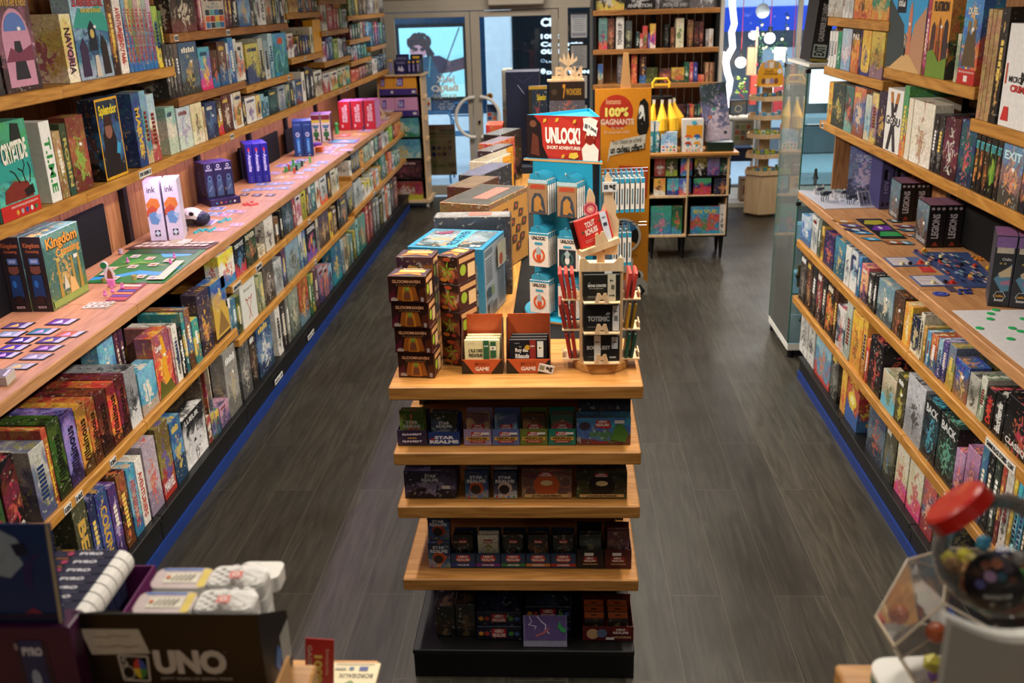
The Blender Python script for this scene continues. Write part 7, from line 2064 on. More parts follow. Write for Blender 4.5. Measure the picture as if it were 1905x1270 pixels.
bits('game_card','%s card from the camera around the little green bridge game','card','cards of the bridge game',[(524,330,22,6,5,'d8c8a8','c8a04a'),(512,322,18,5,4,'c8b8c8','a07ab0'),(528,308,24,6,5,'b8b8d0','7a5ab0'),(548,302,20,5,4,'c8c8d4','5a70b8'),(560,330,22,5,4,'d0c0d0','c86a6a'),(575,316,20,5,4,'c0c4d8','6a80c0'),(562,298,20,4,4,'c8c8d4','8a88b8'),(586,308,18,4,4,'c8ccd8','7a98c0'),(600,302,22,5,4,'b8c0d8','4a60b0'),(556,322,16,4,3,'d8ccd8','8a9ac8')])
flat('game_board',[(525,320),(555,316),(568,300),(545,305)],zc+.0022,.002,'ink','3a7a4a','narrow green bridge board between cards on the counter','game board')
for k,(px,py,c) in enumerate(((538,316,'c84a24'),(548,322,'c84a24'),(552,317,'1c1c20'),(562,309,'1c1c20'),(532,320,'3aa03a'),(577,302,'4ac03a'),(546,306,'3a9a3a'))):
 p = atz(px,py,zc+.004);m = MB().cyl((0,0,0),.010,.026,10,'ink',c,2,.006).ball((0,0,.032),.009,'ink',c,10)
 tag(m.build('pawn',None,(p.x,p.y,zc+.0045)),'%s pawn, %s from the camera around the green bridge board' % (cname(c),ORDW[k]),'game piece','pawns of the bridge game')
bits('game_card','%s card from the camera beside the navy ring boxes','card','cards beside the navy boxes',[(612,276,30,6,5,'d8d4dc','c86a7a'),(630,271,26,5,5,'d0d4e0','6aa0b8'),(606,283,26,5,5,'d8d0dc','8a7ac0'),(640,263,50,7,5,'5a5ab8','3a9aa8'),(625,286,20,4,4,'d8c8cc','c84a5a'),(645,279,22,4,4,'d8d4dc','b87a9a'),(640,252,24,4,4,'c84a4a','d86a5a'),(668,250,24,4,4,'e0c050','d8a040'),(680,243,22,4,4,'c8a8c8','a88ab8')])
o = flat('orange_die_box',q4(595,283,12,3,2),zc,.045,'ink','e06a2c','bright orange translucent box beside the navy ring boxes','box')
o = flat('violet_die_box',q4(590,271,14,3,2),zc,.022,'ink','6a3aa8','flat violet box behind the bright orange one','box')
bits('game_card','%s card from the camera between the red boxes and door end','card','cards at the door end of the counter',[(688,233,30,5,6,'d8b8c8','c8609a'),(705,227,26,4,5,'d8a8c8','b85aa0'),(672,232,16,4,4,'c8a0b8','d870a0'),(712,220,22,4,4,'d0c0d0','a8a0b0'),(695,216,22,4,4,'5a3a3a','7a5a4a'),(715,214,20,3,4,'5a3a3a','8a6a5a'),(700,208,20,3,4,'c8b8b8','d8c8c0'),(722,207,18,3,4,'c8b8b8','d8c8c0'),(690,210,16,3,4,'c0b0b0','d0c0b8')])
p = atz(627,249,zc);m = MB().cyl((0,0,0),.02,.07,12,'ink','3aa050',2,.012).ball((0,0,.085),.018,'ink','3aa050',12);tag(m.build('green_figure',None,(p.x,p.y,zc)),'green toy soldier-like figure in front of the red lettered boxes','figurine')
p = atz(676,243,zc);tag(MB().cyl((0,0,0),.018,.006,10,'ink','2a3a5a').cyl((0,0,.006),.005,.03,8,'ink','2a3a5a').box(-.016,.016,-.004,.004,.03,.036,'ink','2a3a5a').build('blue_figure',None,(p.x,p.y,zc)),'small dark blue plastic figure on the far cards','figurine')
def gems(name,px0,px1,py,c,lab,n=9):
 o = empty(name,(0,0,0));o.location = atz((px0+px1)/2,py,zc);tag(o,lab,'game tokens')
 r = random.Random(int(px0))
 for k in range(n):
  t = k/(n-1)
  p = atz(px0+(px1-px0)*t,py+r.uniform(-3,3)-4*t,zc)-o.location
  MB().cyl((p.x,p.y,0),.012,.010,6,'ink',tint(H(c),r.uniform(.8,1.2)),2,.007).build('gem',o)
gems('turquoise_gem_strip',363,400,432,'2ab0b8','strip of turquoise plastic gems below the jewel cards')
gems('turquoise_gem_heap',408,428,412,'4ab8c0','small heap of turquoise gems on the jewel cards',6)
gems('red_gem_heap',454,478,382,'c8362c','heap of red plastic hearts beside the purple tray',9)

# ------------------------------------------------------------------ goods on the cabinet-side counter
zr = 1.0755
def flatr(name,corners,th,col,lab,cat,group=None,draw=None,lift=0.0005): return flat(name,corners,zr+lift,th,'ink',col,lab,cat,group,draw)
# white sheet with green discs
P = [(1905+60,760),(1760,571),(1905+60,573)]
wx,wy = 1.425,3.43
m = MB().box(0,.40,-1.1,0,0,.001,'ink','dcdce2');o = m.build('paper_sheet',None,(wx,wy,zr+.0004));tag(o,'large white sheet covering the near end of the cabinet-side counter','paper')
for k,(px,py) in enumerate(((1852,577),(1843,584),(1842,594),(1822,611),(1883,611),(1899,617),(1880,631),(1904,594),(1915,640))):
 p = atz(px,py,zr+.001);tag(MB().cyl((0,0,0),.0135,.0022,20,'ink','28b060').build('green_disc',None,(p.x,p.y,zr+.002)),'green disc on the white sheet, %s as one goes from the tall boxes outward' % ORDW[k],'game piece','green discs on the white sheet')
# two tall night-and-cloud boxes
def iel(s,mb):
 s.rect(.03,.01,.97,.99,'2a2e34');s.rect(.03,.84,.97,.99,'8a6aa8');s.poly([(.10,.76),(.9,.76),(.9,.84),(.1,.84)],'c8c0b0');s.poly([(.12,.40),(.9,.62),(.9,.24),(.55,.22)],'5a8aa8');s.poly([(.30,.48),(.9,.60),(.9,.44),(.4,.42)],'c8b898');s.poly([(.45,.36),(.9,.40),(.9,.32),(.5,.32)],'a87a98')
 s.text('Odin',.40,.66,.84,.70,'c8c8d0',.02);s.ell(.36,.62,.07,None,'9a8a5a',6);s.ell(.56,.62,.07,None,'9a8a5a',6)
 s.ring(.5,.16,.30,.075,.10,'d8d8dc',6);s.text('iello',.30,.145,.70,.18,'d8a03c',.03);s.text('EXPERT',.28,.085,.72,.115,'e0e0e4',.04)
for k,px in enumerate((1835,1874)):
 pa = atz(px,565,zr)
 m = box_mesh(.070,.16,.268,'ink',.001,None,iel,'9a6a9c')  # mauve top colour carries the lilac light of the counter
 for f in range(len(m.f)):
  if m.f[f][2] is None: m.f[f] = (m.f[f][0],'ink',H('3a3c48'),m.f[f][3])
 o = m.build('board_game_box',None,(1.572+.068*k,3.482-.025*k,zr),radians(-20));tag(o,('tall grey box with cloud picture on the cabinet-side counter, aisle-side of the pair','tall grey box with cloud picture, wall-side of the pair and cut by the picture edge')[k],'game box','tall cloud-picture boxes')
# legion boxes: cover to one side, dark spines towards the camera
def leg(s,mb): s.rect(.02,.01,.98,.99,'161418');[s.ell(.2+.3*i,.92,.10,.035,'b8b0b4',12) for i in range(3)];s.text('LEGIONS',.22,.22,.66,.80,'b8b4bc',.04,90);s.poly([(.3,.04),(.5,.14),(.7,.04),(.6,.10),(.4,.10)],'b84a34')
for n,(px,py,w2,yb) in enumerate(((1676,409,.072,4.90),(1737,457,.075,4.36))):
 pa = atz(px+24,py,zr)
 X0 = (1.735,1.685)[n]
 for k in range(2):
  m = box_mesh(w2,.18,.195,'ink',.001,None,leg,'8a6078')  # top painted mauve as lit by the lilac strip
  sd = m.on((0,.18,0),(0,-1,0),(0,0,1),.18,.195);sd.rect(.02,.02,.98,.98,'4a5a68','printed_art');sd.text('LEGIONS',.15,.06,.85,.16,'a8b0b8',.03);sd.rect(.6,.48,.72,.55,'e8e8e8')
  for f in range(len(m.f)):
   if m.f[f][2] is None: m.f[f] = (m.f[f][0],'ink',H('1a161a'),m.f[f][3])
  o = m.build('board_game_box',None,(X0+(w2+.001)*k-.03,yb,zr),radians(-3));setart(o,['5a7888','4a5a68','7a5a4a','3a2a28'])
  tag(o,'dark lettered box, %s of the %s pair on the cabinet-side counter' % (('aisle-side','wall-side')[k],('farther','nearer')[n]),'game box','dark twin boxes')
# blue boxes at the far end
def hoth(s,mb): s.rect(.02,.01,.98,.99,'4a4878');s.text('CLASH',.30,.30,.66,.70,'8a88b8',.02,-90);s.rect(.2,.55,.5,.75,'14141c');s.poly([(.1,.05),(.3,.16),(.5,.06)],'1c1c28');s.ell(.7,.1,.14,.04,'2a2a38')
def hothc(s,mb): s.text('THE BATTLE',.20,.80,.84,.86,'b8c0e0',.02);s.text('OF ICE',.2,.72,.84,.79,'b8c0e0',.03)
pa = atz(1590,376,zr)
o = box_mesh(.16,.06,.30,'printed_art',.001,None,hothc).build('board_game_box',None,(1.60,5.46,zr),radians(-20));setart(o,['5a6aa8','6a7aa0','b8a8c8','3a3a58']);tag(o,'blue face-out space-battle box behind the snowy map','game box')
for k in range(2):
 m = box_mesh(.062,.19,.285,'ink',.001,None,hoth,'6a68a0')  # lilac light from above painted into the top
 for f in range(len(m.f)):
  if m.f[f][2] is None: m.f[f] = (m.f[f][0],'ink',H('3a3868'),m.f[f][3])
 o = m.build('board_game_box',None,(1.70+.068*k,5.20,zr),0);tag(o,'slate-violet upright box, %s of two behind the snowy map' % ('aisle-side','wall-side')[k],'game box','slate-violet upright boxes')
# snowy map with miniatures
flatr('snow_map',[(1535,389),(1690,384),(1640,353),(1484,354)],.002,'c8ccdc','pale snowy game map at the cabinet end of the counter','game board',None,lambda s: (s.poly([(.1,.3),(.5,.5),(.9,.4),(.8,.2),(.3,.15)],'b4bcd4'),s.line([(.0,.5),(1,.5)],.001,'9aa0b8'),s.line([(.5,0),(.5,1)],.001,'9aa0b8')))
def walker(px,py,sc_,c,lab):
 p = atz(px,py,zr+.003);o = empty('walker_figure',(p.x,p.y,zr+.003),radians(30));tag(o,lab,'figurine','walker figures on the snowy map')
 for x in (-.012,.012):
  for y in (-.006,.006): MB().tube([(x*sc_,y*sc_,0),(x*1.2*sc_,y*sc_,.014*sc_),(x*.8*sc_,y*sc_,.028*sc_)],.0022*sc_,6,'ink',c).build('leg',o)
 MB().box(-.02*sc_,.018*sc_,-.008*sc_,.008*sc_,.026*sc_,.042*sc_,'ink',c,.002).build('body',o)
 MB().box(.02*sc_,.034*sc_,-.005*sc_,.005*sc_,.030*sc_,.040*sc_,'ink',c,.001).build('head',o)
walker(1534,374,1.3,'3a424c','dark four-legged walker figure at the front of the snowy map')
walker(1582,379,1.2,'3a424c','dark two-part walker figure beside the tilted score card')
walker(1524,362,1.0,'4a525c','smaller dark walker figure among the white ones')
walker(1569,368,1.0,'4a525c','small dark walker figure in the middle of the snowy map')
for k,(px,py) in enumerate(((1515,360),(1531,352),(1552,356),(1553,370),(1519,354),(1547,366),(1571,360),(1578,366))):
 p = atz(px,py,zr+.003);m = MB().cyl((0,0,0),.008,.004,12,'ink','d0c8c8').cyl((0,0,.004),.004,.018,8,'ink','d8d0cc',2,.006).ball((0,0,.025),.005,'ink','d8d0cc',8)
 tag(m.build('trooper_figure',None,(p.x,p.y,zr+.003)),'tiny white figure on the snowy map, %s from the cabinet' % ORDW[k],'figurine','tiny white figures on the snowy map')
for k,(px,py) in enumerate(((1564,374),(1577,365),(1588,374),(1596,377))):
 p = atz(px,py,zr+.003);tag(MB().box(-.007,.007,-.007,.007,0,.014,'ink','e4e4ea',.002).build('die',None,(p.x,p.y,zr+.003),.4*k),'white die on the snowy map, %s from the cabinet' % ORDW[k],'die','white dice on the snowy map')
m = MB().box(0,.075,0,.004,0,.085,'ink','c8ccd8');s = m.on((0,0,0),(1,0,0),(0,0,1),.075,.085);s.rect(.05,.05,.95,.95,'b8bccc');[s.rect(.1+.28*i,.1,.3+.28*i,.9,'6a7090') for i in range(3)];s.ell(.5,.5,.15,None,'1c1c28')
p = atz(1600,385,zr);o = m.build('score_card',None,(p.x,p.y,zr+.003),radians(20));o.rotation_euler = (radians(-25),0,radians(20));tag(o,'tilted pale score card standing at the edge of the snowy map','card')
# glowing card mats
def mat_(c1,c2,c3): return lambda s: (s.rect(.02,.03,.98,.97,'14141c'),s.poly([(.05,.70),(.3,.9),(.95,.9),(.95,.72),(.5,.66)],c1),s.poly([(.05,.4),(.4,.62),(.95,.6),(.9,.42),(.4,.36)],c2),s.poly([(.05,.1),(.3,.32),(.95,.3),(.95,.1)],c3),s.ell(.5,.5,.08,.06,'d8d0e8'))
flatr('card_mat',[(1640,444),(1688,444),(1639,407),(1591,407)],.0015,'14141c','black playing mat with coloured glowing lanes on the cabinet-side counter','game board',None,mat_('a8a020','6a2aa0','2a9a50'))
for k,(cx,cy,w,h,sk,c,n) in enumerate(((1570,412,30,6,-8,'d8903a','orange glow'),(1585,420,34,6,-8,'5a4a88','violet glow'),(1592,428,34,6,-8,'2a3a68','dark blue'),(1604,433,30,6,-8,'3a8ac8','bright blue'),(1622,445,26,6,-8,'2aa0d8','cyan orb'),(1662,451,30,7,-8,'a8603a','rust and green'),(1684,452,24,7,-8,'4a88a8','ice blue'),(1685,421,36,5,-8,'7a4a70','plum'),(1692,428,36,5,-8,'3a6a8a','slate'),(1694,438,24,5,-8,'b8603a','ember'),(1712,441,24,8,-8,'3a9ad0','blue orb'),(1664,411,20,6,-6,'3a4a48','dark green stack'))):
 flatr('game_card',q4(cx,cy,w,h,sk),.0012,'1c1c24','%s card laid beside the black lane mat' % n,'card','glowing cards beside the lane mat',lambda s,c=c: (s.rect(.05,.1,.95,.9,c),s.ell(.5,.5,.18,.3,'c8d8e0')),.0005+.0006*(k % 3))
# board game with discs and player boards
def busy(s):
 s.rect(.01,.01,.99,.99,'3a4a78');r = random.Random(5)
 for i in range(60):
  a,b = r.random()*.92,r.random()*.9;s.rect(a,b,a+.05+.04*r.random(),b+.04+.04*r.random(),r.choice(('c8b8b0','8a9ab8','b8503c','d8c8b8','2a3a70','7aa0a8','c8a07a','4a7a80')))
flatr('game_board',[(1792,535),(1868,536),(1800,470),(1697,469)],.0025,'3a4a78','busy blue and cream game board with discs on the cabinet-side counter','game board',None,busy)
pb_ = lambda s: (s.rect(.02,.03,.98,.97,'5a6a98'),s.rect(.05,.08,.6,.9,'c8c4cc'),s.line([(.1,.7),(.55,.7)],.001,'b84a4a'),s.line([(.1,.45),(.55,.45)],.001,'b84a4a'),s.poly([(.62,.1),(.95,.1),(.95,.6)],'b8483c'))
flatr('player_board',[(1661,496),(1729,495),(1705,480),(1642,479)],.002,'5a6a98','white-lined player board on the aisle edge before the disc game','game board',None,pb_)
flatr('player_board',[(1713,533),(1790,532),(1755,513),(1690,513)],.002,'5a6a98','white-lined player board beside the round blue badge','game board',None,pb_)
flatr('red_card',[(1716,506),(1742,506),(1730,496),(1708,496)],.001,'c23a38','red card between the two white-lined player boards','card')
flatr('grey_card',[(1768,543),(1783,543),(1772,533),(1756,533)],.001,'4a4458','grey card with red square beside the blue badge','card')
p = atz(1750,547,zr);m = MB().cyl((0,0,0),.030,.002,28,'ink','26349a');s = m.on((-.03,-.03,.002),(1,0,0),(0,1,0),.06,.06);s.ring(.5,.5,.44,.44,.12,'8a90c8');s.ell(.5,.5,.2,None,'5a68b8');tag(m.build('round_badge',None,(p.x,p.y,zr+.0005)),'round blue badge lying on the cabinet-side counter','game piece')
DISC = [(1678,492,'d8d0a0','cream',1),(1693,492,'18181c','black',1),(1712,489,'c8382c','red',1),(1725,492,'d8d0a0','cream',1),(1749,488,'c8382c','red',3),(1788,494,'18181c','black',1),(1813,496,'c8382c','red',1),(1736,527,'d8d0a0','cream',1),(1758,526,'18181c','black',1),(1771,527,'c8382c','red',1),(1805,516,'d89a2c','amber',1),(1838,500,'d8b02c','yellow',1)]
for k,(px,py,c,n,st) in enumerate(DISC):
 p = atz(px,py,zr+.003)
 for j in range(st):
  cc = (c,'18181c','d8d0a0')[j]
  tag(MB().cyl((0,0,0),.0085,.0105,18,'ink',cc).build('disc_piece',None,(p.x,p.y,zr+.004+.0108*j)),('%s cylinder piece, %s along the disc game from the snowy map' % (n,(ORDW+['tenth','eleventh','twelfth'])[k])) if st == 1 else ('lowest red','middle black','top cream')[j]+' piece of the three-high stack on the disc game','game piece','cylinder pieces of the disc game')
for k,(px,py) in enumerate(((1810,478),(1818,481),(1825,479),(1815,484),(1824,484),(1831,482),(1832,478))):
 p = atz(px,py,zr);tag(MB().cyl((0,0,0),.008,.006,14,'ink','d8862c').build('disc_piece',None,(p.x,p.y,zr+.0005)),'amber disc in the loose cluster behind the disc game, %s from the aisle' % ORDW[k],'game piece','amber disc cluster')
for k,(px,py) in enumerate(((1786,547),(1795,541),(1803,540),(1798,546),(1805,546),(1786,541))):
 p = atz(px,py,zr);tag(MB().cyl((0,0,0),.0085,.006,14,'ink','1c3a8a').build('disc_piece',None,(p.x,p.y,zr+.0005)),'dark blue disc in the cluster near the tall grey boxes, %s from the aisle' % ORDW[k],'game piece','blue disc cluster')
p = atz(1704,467,zr);tag(MB().cyl((0,0,0),.010,.006,16,'ink','1c2a6a').build('disc_piece',None,(p.x,p.y,zr+.0005)),'single navy disc beyond the disc game board','game piece')
p = atz(1719,469,zr+.003);tag(MB().prism([(-.012,0),(.012,0),(.012,.010),(.005,.012),(0,.02),(-.005,.012),(-.012,.010)],-.006,.006,'ink','e09a2c',axis=1).build('amber_house',None,(p.x,p.y,zr+.004)),'amber house-shaped piece at the far corner of the disc game','game piece')
# ------------------------------------------------------------------ tall bookcase by the window
def X9(px,Y,py=90): return aty(px,py,Y).x
YC = 9.3
bx0,bx1 = X9(1103,YC),X9(1337,YC)
bk = empty('bookcase',(bx0,YC,0));tag(bk,'tall plank-backed bookcase with black uprights near the shop window','bookcase')
bw_ = bx1-bx0
bz = [aty(1220,y,YC).z for y in (17,90,155,221)]
for z in bz[:3]+[bz[3],.75,.35]: MB().box(0,bw_,-.01,.30,z-.045,z,'brown_wood_x',None,.003).build('shelf',bk)
for x in (0,bw_/2-.02,bw_-.03): MB().box(x+.0,x+.03,.02 if 0 < x < 1 else .0,.33,0,2.6,'black_metal').build('upright',bk) if x != bw_/2-.02 else MB().box(x,x+.045,.285,.33,0,2.6,'black_metal').build('upright',bk)
m = MB();n = 14
for k in range(n): m.box(.03+k*(bw_-.06)/n+.002,.03+(k+1)*(bw_-.06)/n-.002,.302,.32,.1,2.6,'dark_plank_wood')
m.build('plank_back',bk)
def runy(where,Y,z,crop,rows,group,mat='printed_art',dep=.2):
 ox,oy,sc = crop;made = [];prev = -9
 for ln in rows.strip().split('\n'):
  part = [q.strip() for q in ln.split('|')];a = part[0].split();cols = part[1].split()
  px0,px1,yt = ox+float(a[0])/sc,ox+float(a[1])/sc,oy+float(a[2])/sc
  py = 635.0
  lo,hi = aty(px0,yt+15,Y).x,aty(px1,yt+15,Y).x;lo = max(lo,prev+.001);prev = hi
  w = hi-lo;h = min(max(.03,aty((px0+px1)/2,yt,Y).z-z),.45);cover = w > .1
  m = box_mesh(w,.06 if cover else dep,h,mat,.0012);s = m.on((0,0,0),(1,0,0),(0,0,1),w,h)
  if len(part) > 2: q = part[2].split(';');put_title(s,w,h,q[0],q[1],q[2] if len(q) > 2 else 'u')
  o = m.build(BIG if cover and h > .2 else (SMALL if h < .16 else SLIM),None,(lo,Y+.001,z+.0008));setart(o,cols);o['category'] = 'game box';o['group'] = group
  made.append((o,cols,'cover' if cover else 'spine',w,h,where))
 RUNS.append(made)
BC = (1090,0,6.35)
runy('on top shelf of the tall bookcase',YC+.02,bz[0],BC,'''
95 455 -200|101012 1c1c20 c8c8c0 c8b040
460 818 -200|121214 1a1a1e c8c8c8 0c0c0e|ANIMATION;b8b8b8;b
822 876 -120|7a747c 8a8488 a8a0a8 5a5658
885 1228 -190|4a4a4c 5a5a5c 8a8a8c 3a3a3c|PISTE DE DES;a8a8a8;b
1232 1575 -190|6a6468 8a8488 a8b0b4 5a5658
''','boxes in the tall bookcase')
runy('on second shelf of the tall bookcase',YC+.03,bz[1],BC,'''
150 253 208|6a9a94 5a8a84 6a3a70 c8342c
258 338 212|5a3428 7a4a34 c87a50 3a2018
358 450 198|dcd8d2 d4d0ca c8c4be dcd8d2|TOWER UP;2a2a2c;u
470 545 248|4a5050 6a6a5a a8a878 2a2c2c
592 634 378|1c2c2c 2a4a4a c8c8c0 141c1c
637 672 398|b8302c d8d0cc c83a34 a82824
675 728 308|c8382c a8482c 3a8a48 8a2a1c
732 756 392|4a3088 5a3a98 a890c8 302060
760 826 282|d8b030 c83a78 4a3a8a e0d0c8
934 980 288|181a1a 242828 6a6a60 101212
1000 1048 326|6a4028 7a4c30 a87850 4a2a18
1066 1158 216|d4caae c8bc9c 4a6a30 d4caae
1202 1270 236|6a4428 7a4e30 a8784a 4a2c18
1282 1336 255|38181a 48201f 7a3a30 241012
1339 1392 253|4a2020 5c2a28 a85a48 301414
1416 1452 345|8a8484 9a9494 c8c0c0 6a6464
1455 1506 342|d4cec6 c8c0b4 b87a48 d4cec6
''','boxes in the tall bookcase')
runy('on third shelf of the tall bookcase',YC+.03,bz[2],BC,'''
140 200 762|2a5a9a c8b8a0 3a8a8a 8a6a40
374 430 650|6a6468 5a5458 8a8488 4a4448
435 508 648|d0c6a4 c8bc94 2a8a80 c8a83c
540 605 648|c8481c a83a14 e07a3a c8501c
638 712 645|4a1c24 3a1820 c8a050 2a5a9a
714 845 800|3a4018 4a5020 2a2c14 545c24
866 1008 814|3a2a24 7a3a2c c8685a 2a1c1a
1012 1160 800|c8a838 a8782c c8582c 3a4a3a
1168 1220 738|1c5a40 2a6a4c c8d0b8 144430
1224 1268 738|b8303c c84a54 d8c8cc 8a2028
1271 1318 738|2a3a88 3a4a9a c8ccd8 1c285f
1322 1398 885|c84830 b83c28 e07a60 a83420
1416 1450 740|b88a64 c89a74 8a3a2c a87a54
1464 1500 740|b88a64 c89a74 8a3a2c a87a54
1509 1546 740|b88a64 c89a74 8a3a2c a87a54
''','boxes in the tall bookcase')
runy('on fourth shelf of the tall bookcase',YC+.03,bz[3],(1200,170,7.94),'''
452 600 202|3a1820 4a2028 7a4a50 28101a
615 650 200|3a3a44 4a4a54 8a8a90 28282f
656 720 198|b84420 c8542c e08a5a 983414
726 768 208|24302a 34443a 8a9a88 181f1b
775 815 204|1c4a38 2a5c48 8ab098 143428
820 892 168|6a4a7a c8a84a c8b8c8 4a2a5a
''','boxes in the tall bookcase')
# ------------------------------------------------------------------ low case on tapered legs
YL = 8.25
lx0,lx1 = .72,1.42
lc = empty('low_bookcase',(lx0,YL,0));tag(lc,'low wooden cube case on black tapered legs holding white puzzle game boxes','bookcase')
lw = lx1-lx0
MB().box(-.03,lw+.07,-.03,.36,.905,.93,'honey_wood_x',None,.003).build('top_board',lc)
m = MB();t = .018
m.box(0,lw,0,.34,.20,.218,'pale_plywood').box(0,lw,0,.34,.545,.563,'pale_plywood').box(0,lw,0,.34,.885,.903,'pale_plywood')
for x in (0,lw/2-.009,lw-.018): m.box(x,x+.018,0,.34,.218,.545,'pale_plywood').box(x,x+.018,0,.34,.563,.885,'pale_plywood')
m.build('carcass',lc)
MB().box(.018,lw-.018,.02,.33,.715,.727,'black_metal').build('inner_shelf',lc)
MB().box(0,lw,.335,.345,.2,.9,'black_board').build('back_board',lc)
MB().box(lw/2,lw,-.006,-.001,.20,.212,'black_metal').box(lw/2,lw,-.006,-.001,.545,.557,'black_metal').box(lw/2,lw/2+.012,-.006,-.001,.212,.545,'black_metal').box(lw-.012,lw,-.006,-.001,.212,.545,'black_metal').build('black_edging',lc)
for x,y in ((.06,.05),(.33,.05),(lw-.06,.05),(.06,.29),(.33,.29),(lw-.06,.29)):
 MB().cyl((x+(.02 if x > .4 else -.0),y,0),.010,.2,12,'black_metal',None,2,.024).build('leg',lc)
LCc = (1200,280,5.772)
def sg(c): return lambda s: (s.rect(0,.82,1,1,'d8d4d0'),s.rect(.35,.84,.65,.98,c))
def lowrow(z,rows,where): runy(where,YL+.02,z,LCc,rows,'puzzle boxes in the low case',dep=.1)
lowrow(.728,'''
105 218 84|b8302c 8a3a38 c8c8c8 8a2420
224 350 84|4a5a28 2a2c28 c8b8a0 8aa030
386 506 84|3a8ac0 c83a78 d8a030 2a78b0
536 662 82|c8b448 141414 d0ccc8 0c0c0c
670 802 82|8a80b0 6a60a0 c85a88 4a4080
806 920 92|1c3a34 2a6a50 c8a8a0 101c1c
''','in upper row of the low case')
lowrow(.564,'''
96 218 300|d89a2c e0a83c 2a2c34 d8d4cc
240 362 300|3a98b0 5ab0c4 c83a3a 2a3a8a
366 492 300|3a6ab8 4a7ac4 d8d8dc c84a60
524 710 300|3a9a70 2a2a6a c82a48 b82040
745 920 300|182038 2a2a48 c8783a 101830
''','in middle row of the low case')
lowrow(.219,'''
62 285 602|2a9a8a 3a8a88 c86a88 2a7ab0
290 400 602|1c5a3a 2a7a44 c84a3c 2a8ab0
490 798 605|3a9ac8 c83a34 3a8a48 1c88b8|EN VUE;d8c83a;t
802 862 580|d8d4d0 c8c4c0 2a3a40 2a9ab8
''','at the bottom of the low case')
# on top of the low case
zL = .931
YT = YL+.03
def XL_(px): return aty(px,262,YT).x
st = empty('banana_stand',(XL_(1232),YT+.20,zL));tag(st,'black stand with a yellow ring on top for banana-shaped pouches','stand')
MB().cyl((0,0,0),.09,.015,24,'black_metal').cyl((0,0,.015),.012,.50,12,'black_metal').build('pole',st)
MB().cyl((0,0,.43),.10,.02,20,'black_metal').build('hook_crown',st)
m = MB().tube([(-.068,0,.52),(-.072,0,.56),(-.05,0,.592),(.05,0,.592),(.072,0,.56),(.068,0,.52)],.011,8,'banana_yellow').box(-.06,.06,-.006,.006,.536,.55,'banana_yellow');m.build('ring_sign',st)
for k in range(7):
 a = -pi/2+(k-3)*.62
 r = .115
 cx,cy = st.location.x+r*cos(a),st.location.y+r*sin(a)
 path = [(0,0,.40),(cos(a)*.012,sin(a)*.012,.35),(cos(a)*.045,sin(a)*.045,.27),(cos(a)*.05,sin(a)*.05,.19),(cos(a)*.03,sin(a)*.03,.12),(cos(a)*.012,sin(a)*.012,.085)]
 o = MB().tube(path,[.008,.022,.046,.050,.034,.010],12,'banana_yellow').build('banana_pouch',None,(cx,cy,zL));tag(o,'yellow banana-shaped pouch, %s around the black stand on the low case' % ORDW[k],'pouch','banana pouches')
 MB().box(-.012,.012,-.002,.002,.375,.43,'ink','d8d4c8').build('paper_tag',o)
def stand_box(px0,px1,pyt,lab,cols,d,draw,rotx=0,yo=0,name='display_carton'):
 a,b = XL_(px0),XL_(px1);w = b-a;h = aty((px0+px1)/2,pyt,YT+yo).z-zL
 m = box_mesh(w,d,h,'printed_art',.0015,draw=draw);o = m.build(name,None,(a,YT+yo,zL+.0005));o.rotation_euler = (radians(rotx),0,0);setart(o,cols);return tag(o,lab,'display box')
stand_box(1207,1217,226,'teal and white slim box beside the orange cardboard stand',['1c7a88','2a8a98','d8d8d4','1c6a78'],.12,lambda s,m: s.rect(.1,.68,.9,.98,'d8d4d0'))
stand_box(1218,1227,226,'teal and white slim box, second from the orange cardboard stand',['1c7a88','2a8a98','d8d8d4','1c6a78'],.12,lambda s,m: s.rect(.1,.68,.9,.98,'d8d4d0'))
stand_box(1230,1260,245,'pale blue counter display with small red and white packets',['a8c8e0','6aa8d8','d8d8e8','d8dce4'],.08,lambda s,m: (s.rect(0,0,1,.35,'d8d8dc'),[s.rect(.08+.22*i,.22-.15*j,.22+.22*i,.30-.15*j,('c8342c','3a6ab0','d8a83c','3aa050')[(i+j) % 4]) for i in range(4) for j in range(2)]))
def hexd(s,m):
 s.rect(0,0,1,1,'d8d6d2');s.rect(.18,.42,.96,.82,'e09a28')
 for i,(x,y) in enumerate(((.28,.42),(.70,.42),(.28,.20),(.70,.20))): s.ell(x,y,.20,.11,'e0dcd6',6);s.poly([(x-.18,y+.04),(x-.08,y+.12),(x+.1,y+.12),(x+.2,y)],('d8642c','2a5aa0','a83a2c','e09a28')[i]);s.ell(x,y,.07,.04,'3a9ab8',10)
 s.ell(.55,.90,.12,.06,'4ab0c8');[s.rect(.2+.14*i,.03,.27+.14*i,.07,('c8342c','d8a83c','3a6ab0','3aa050','c85a2c')[i]) for i in range(5)]
stand_box(1269,1308,222,'white display box with four hexagon-shaped orange and blue puzzles',['d8d6d2','d0ceca','e09a28','2a8a98'],.09,hexd)
a,b = XL_(1325),XL_(1366)
o = box_mesh(b-a+.04,.11,.075,'ink',.002,None,None)
for f in range(len(o.f)): o.f[f] = (o.f[f][0],'ink',H('16281f'),o.f[f][3])
o = o.build('display_tray',None,(a-.04,YT,zL+.0005));tag(o,'dark green tray holding the tall leaning night-blue card','tray')
m = MB().box(0,.22,0,.012,0,.47,'printed_art',None,.002);s = m.on((0,0,0),(1,0,0),(0,0,1),.22,.47);[s.ell(x,y,.06,None,c,14) for x,y,c in ((.72,.8,'3a3a3c'),(.45,.55,'3a9a80'),(.28,.42,'c86a3a'),(.8,.12,'2a2c38'))]
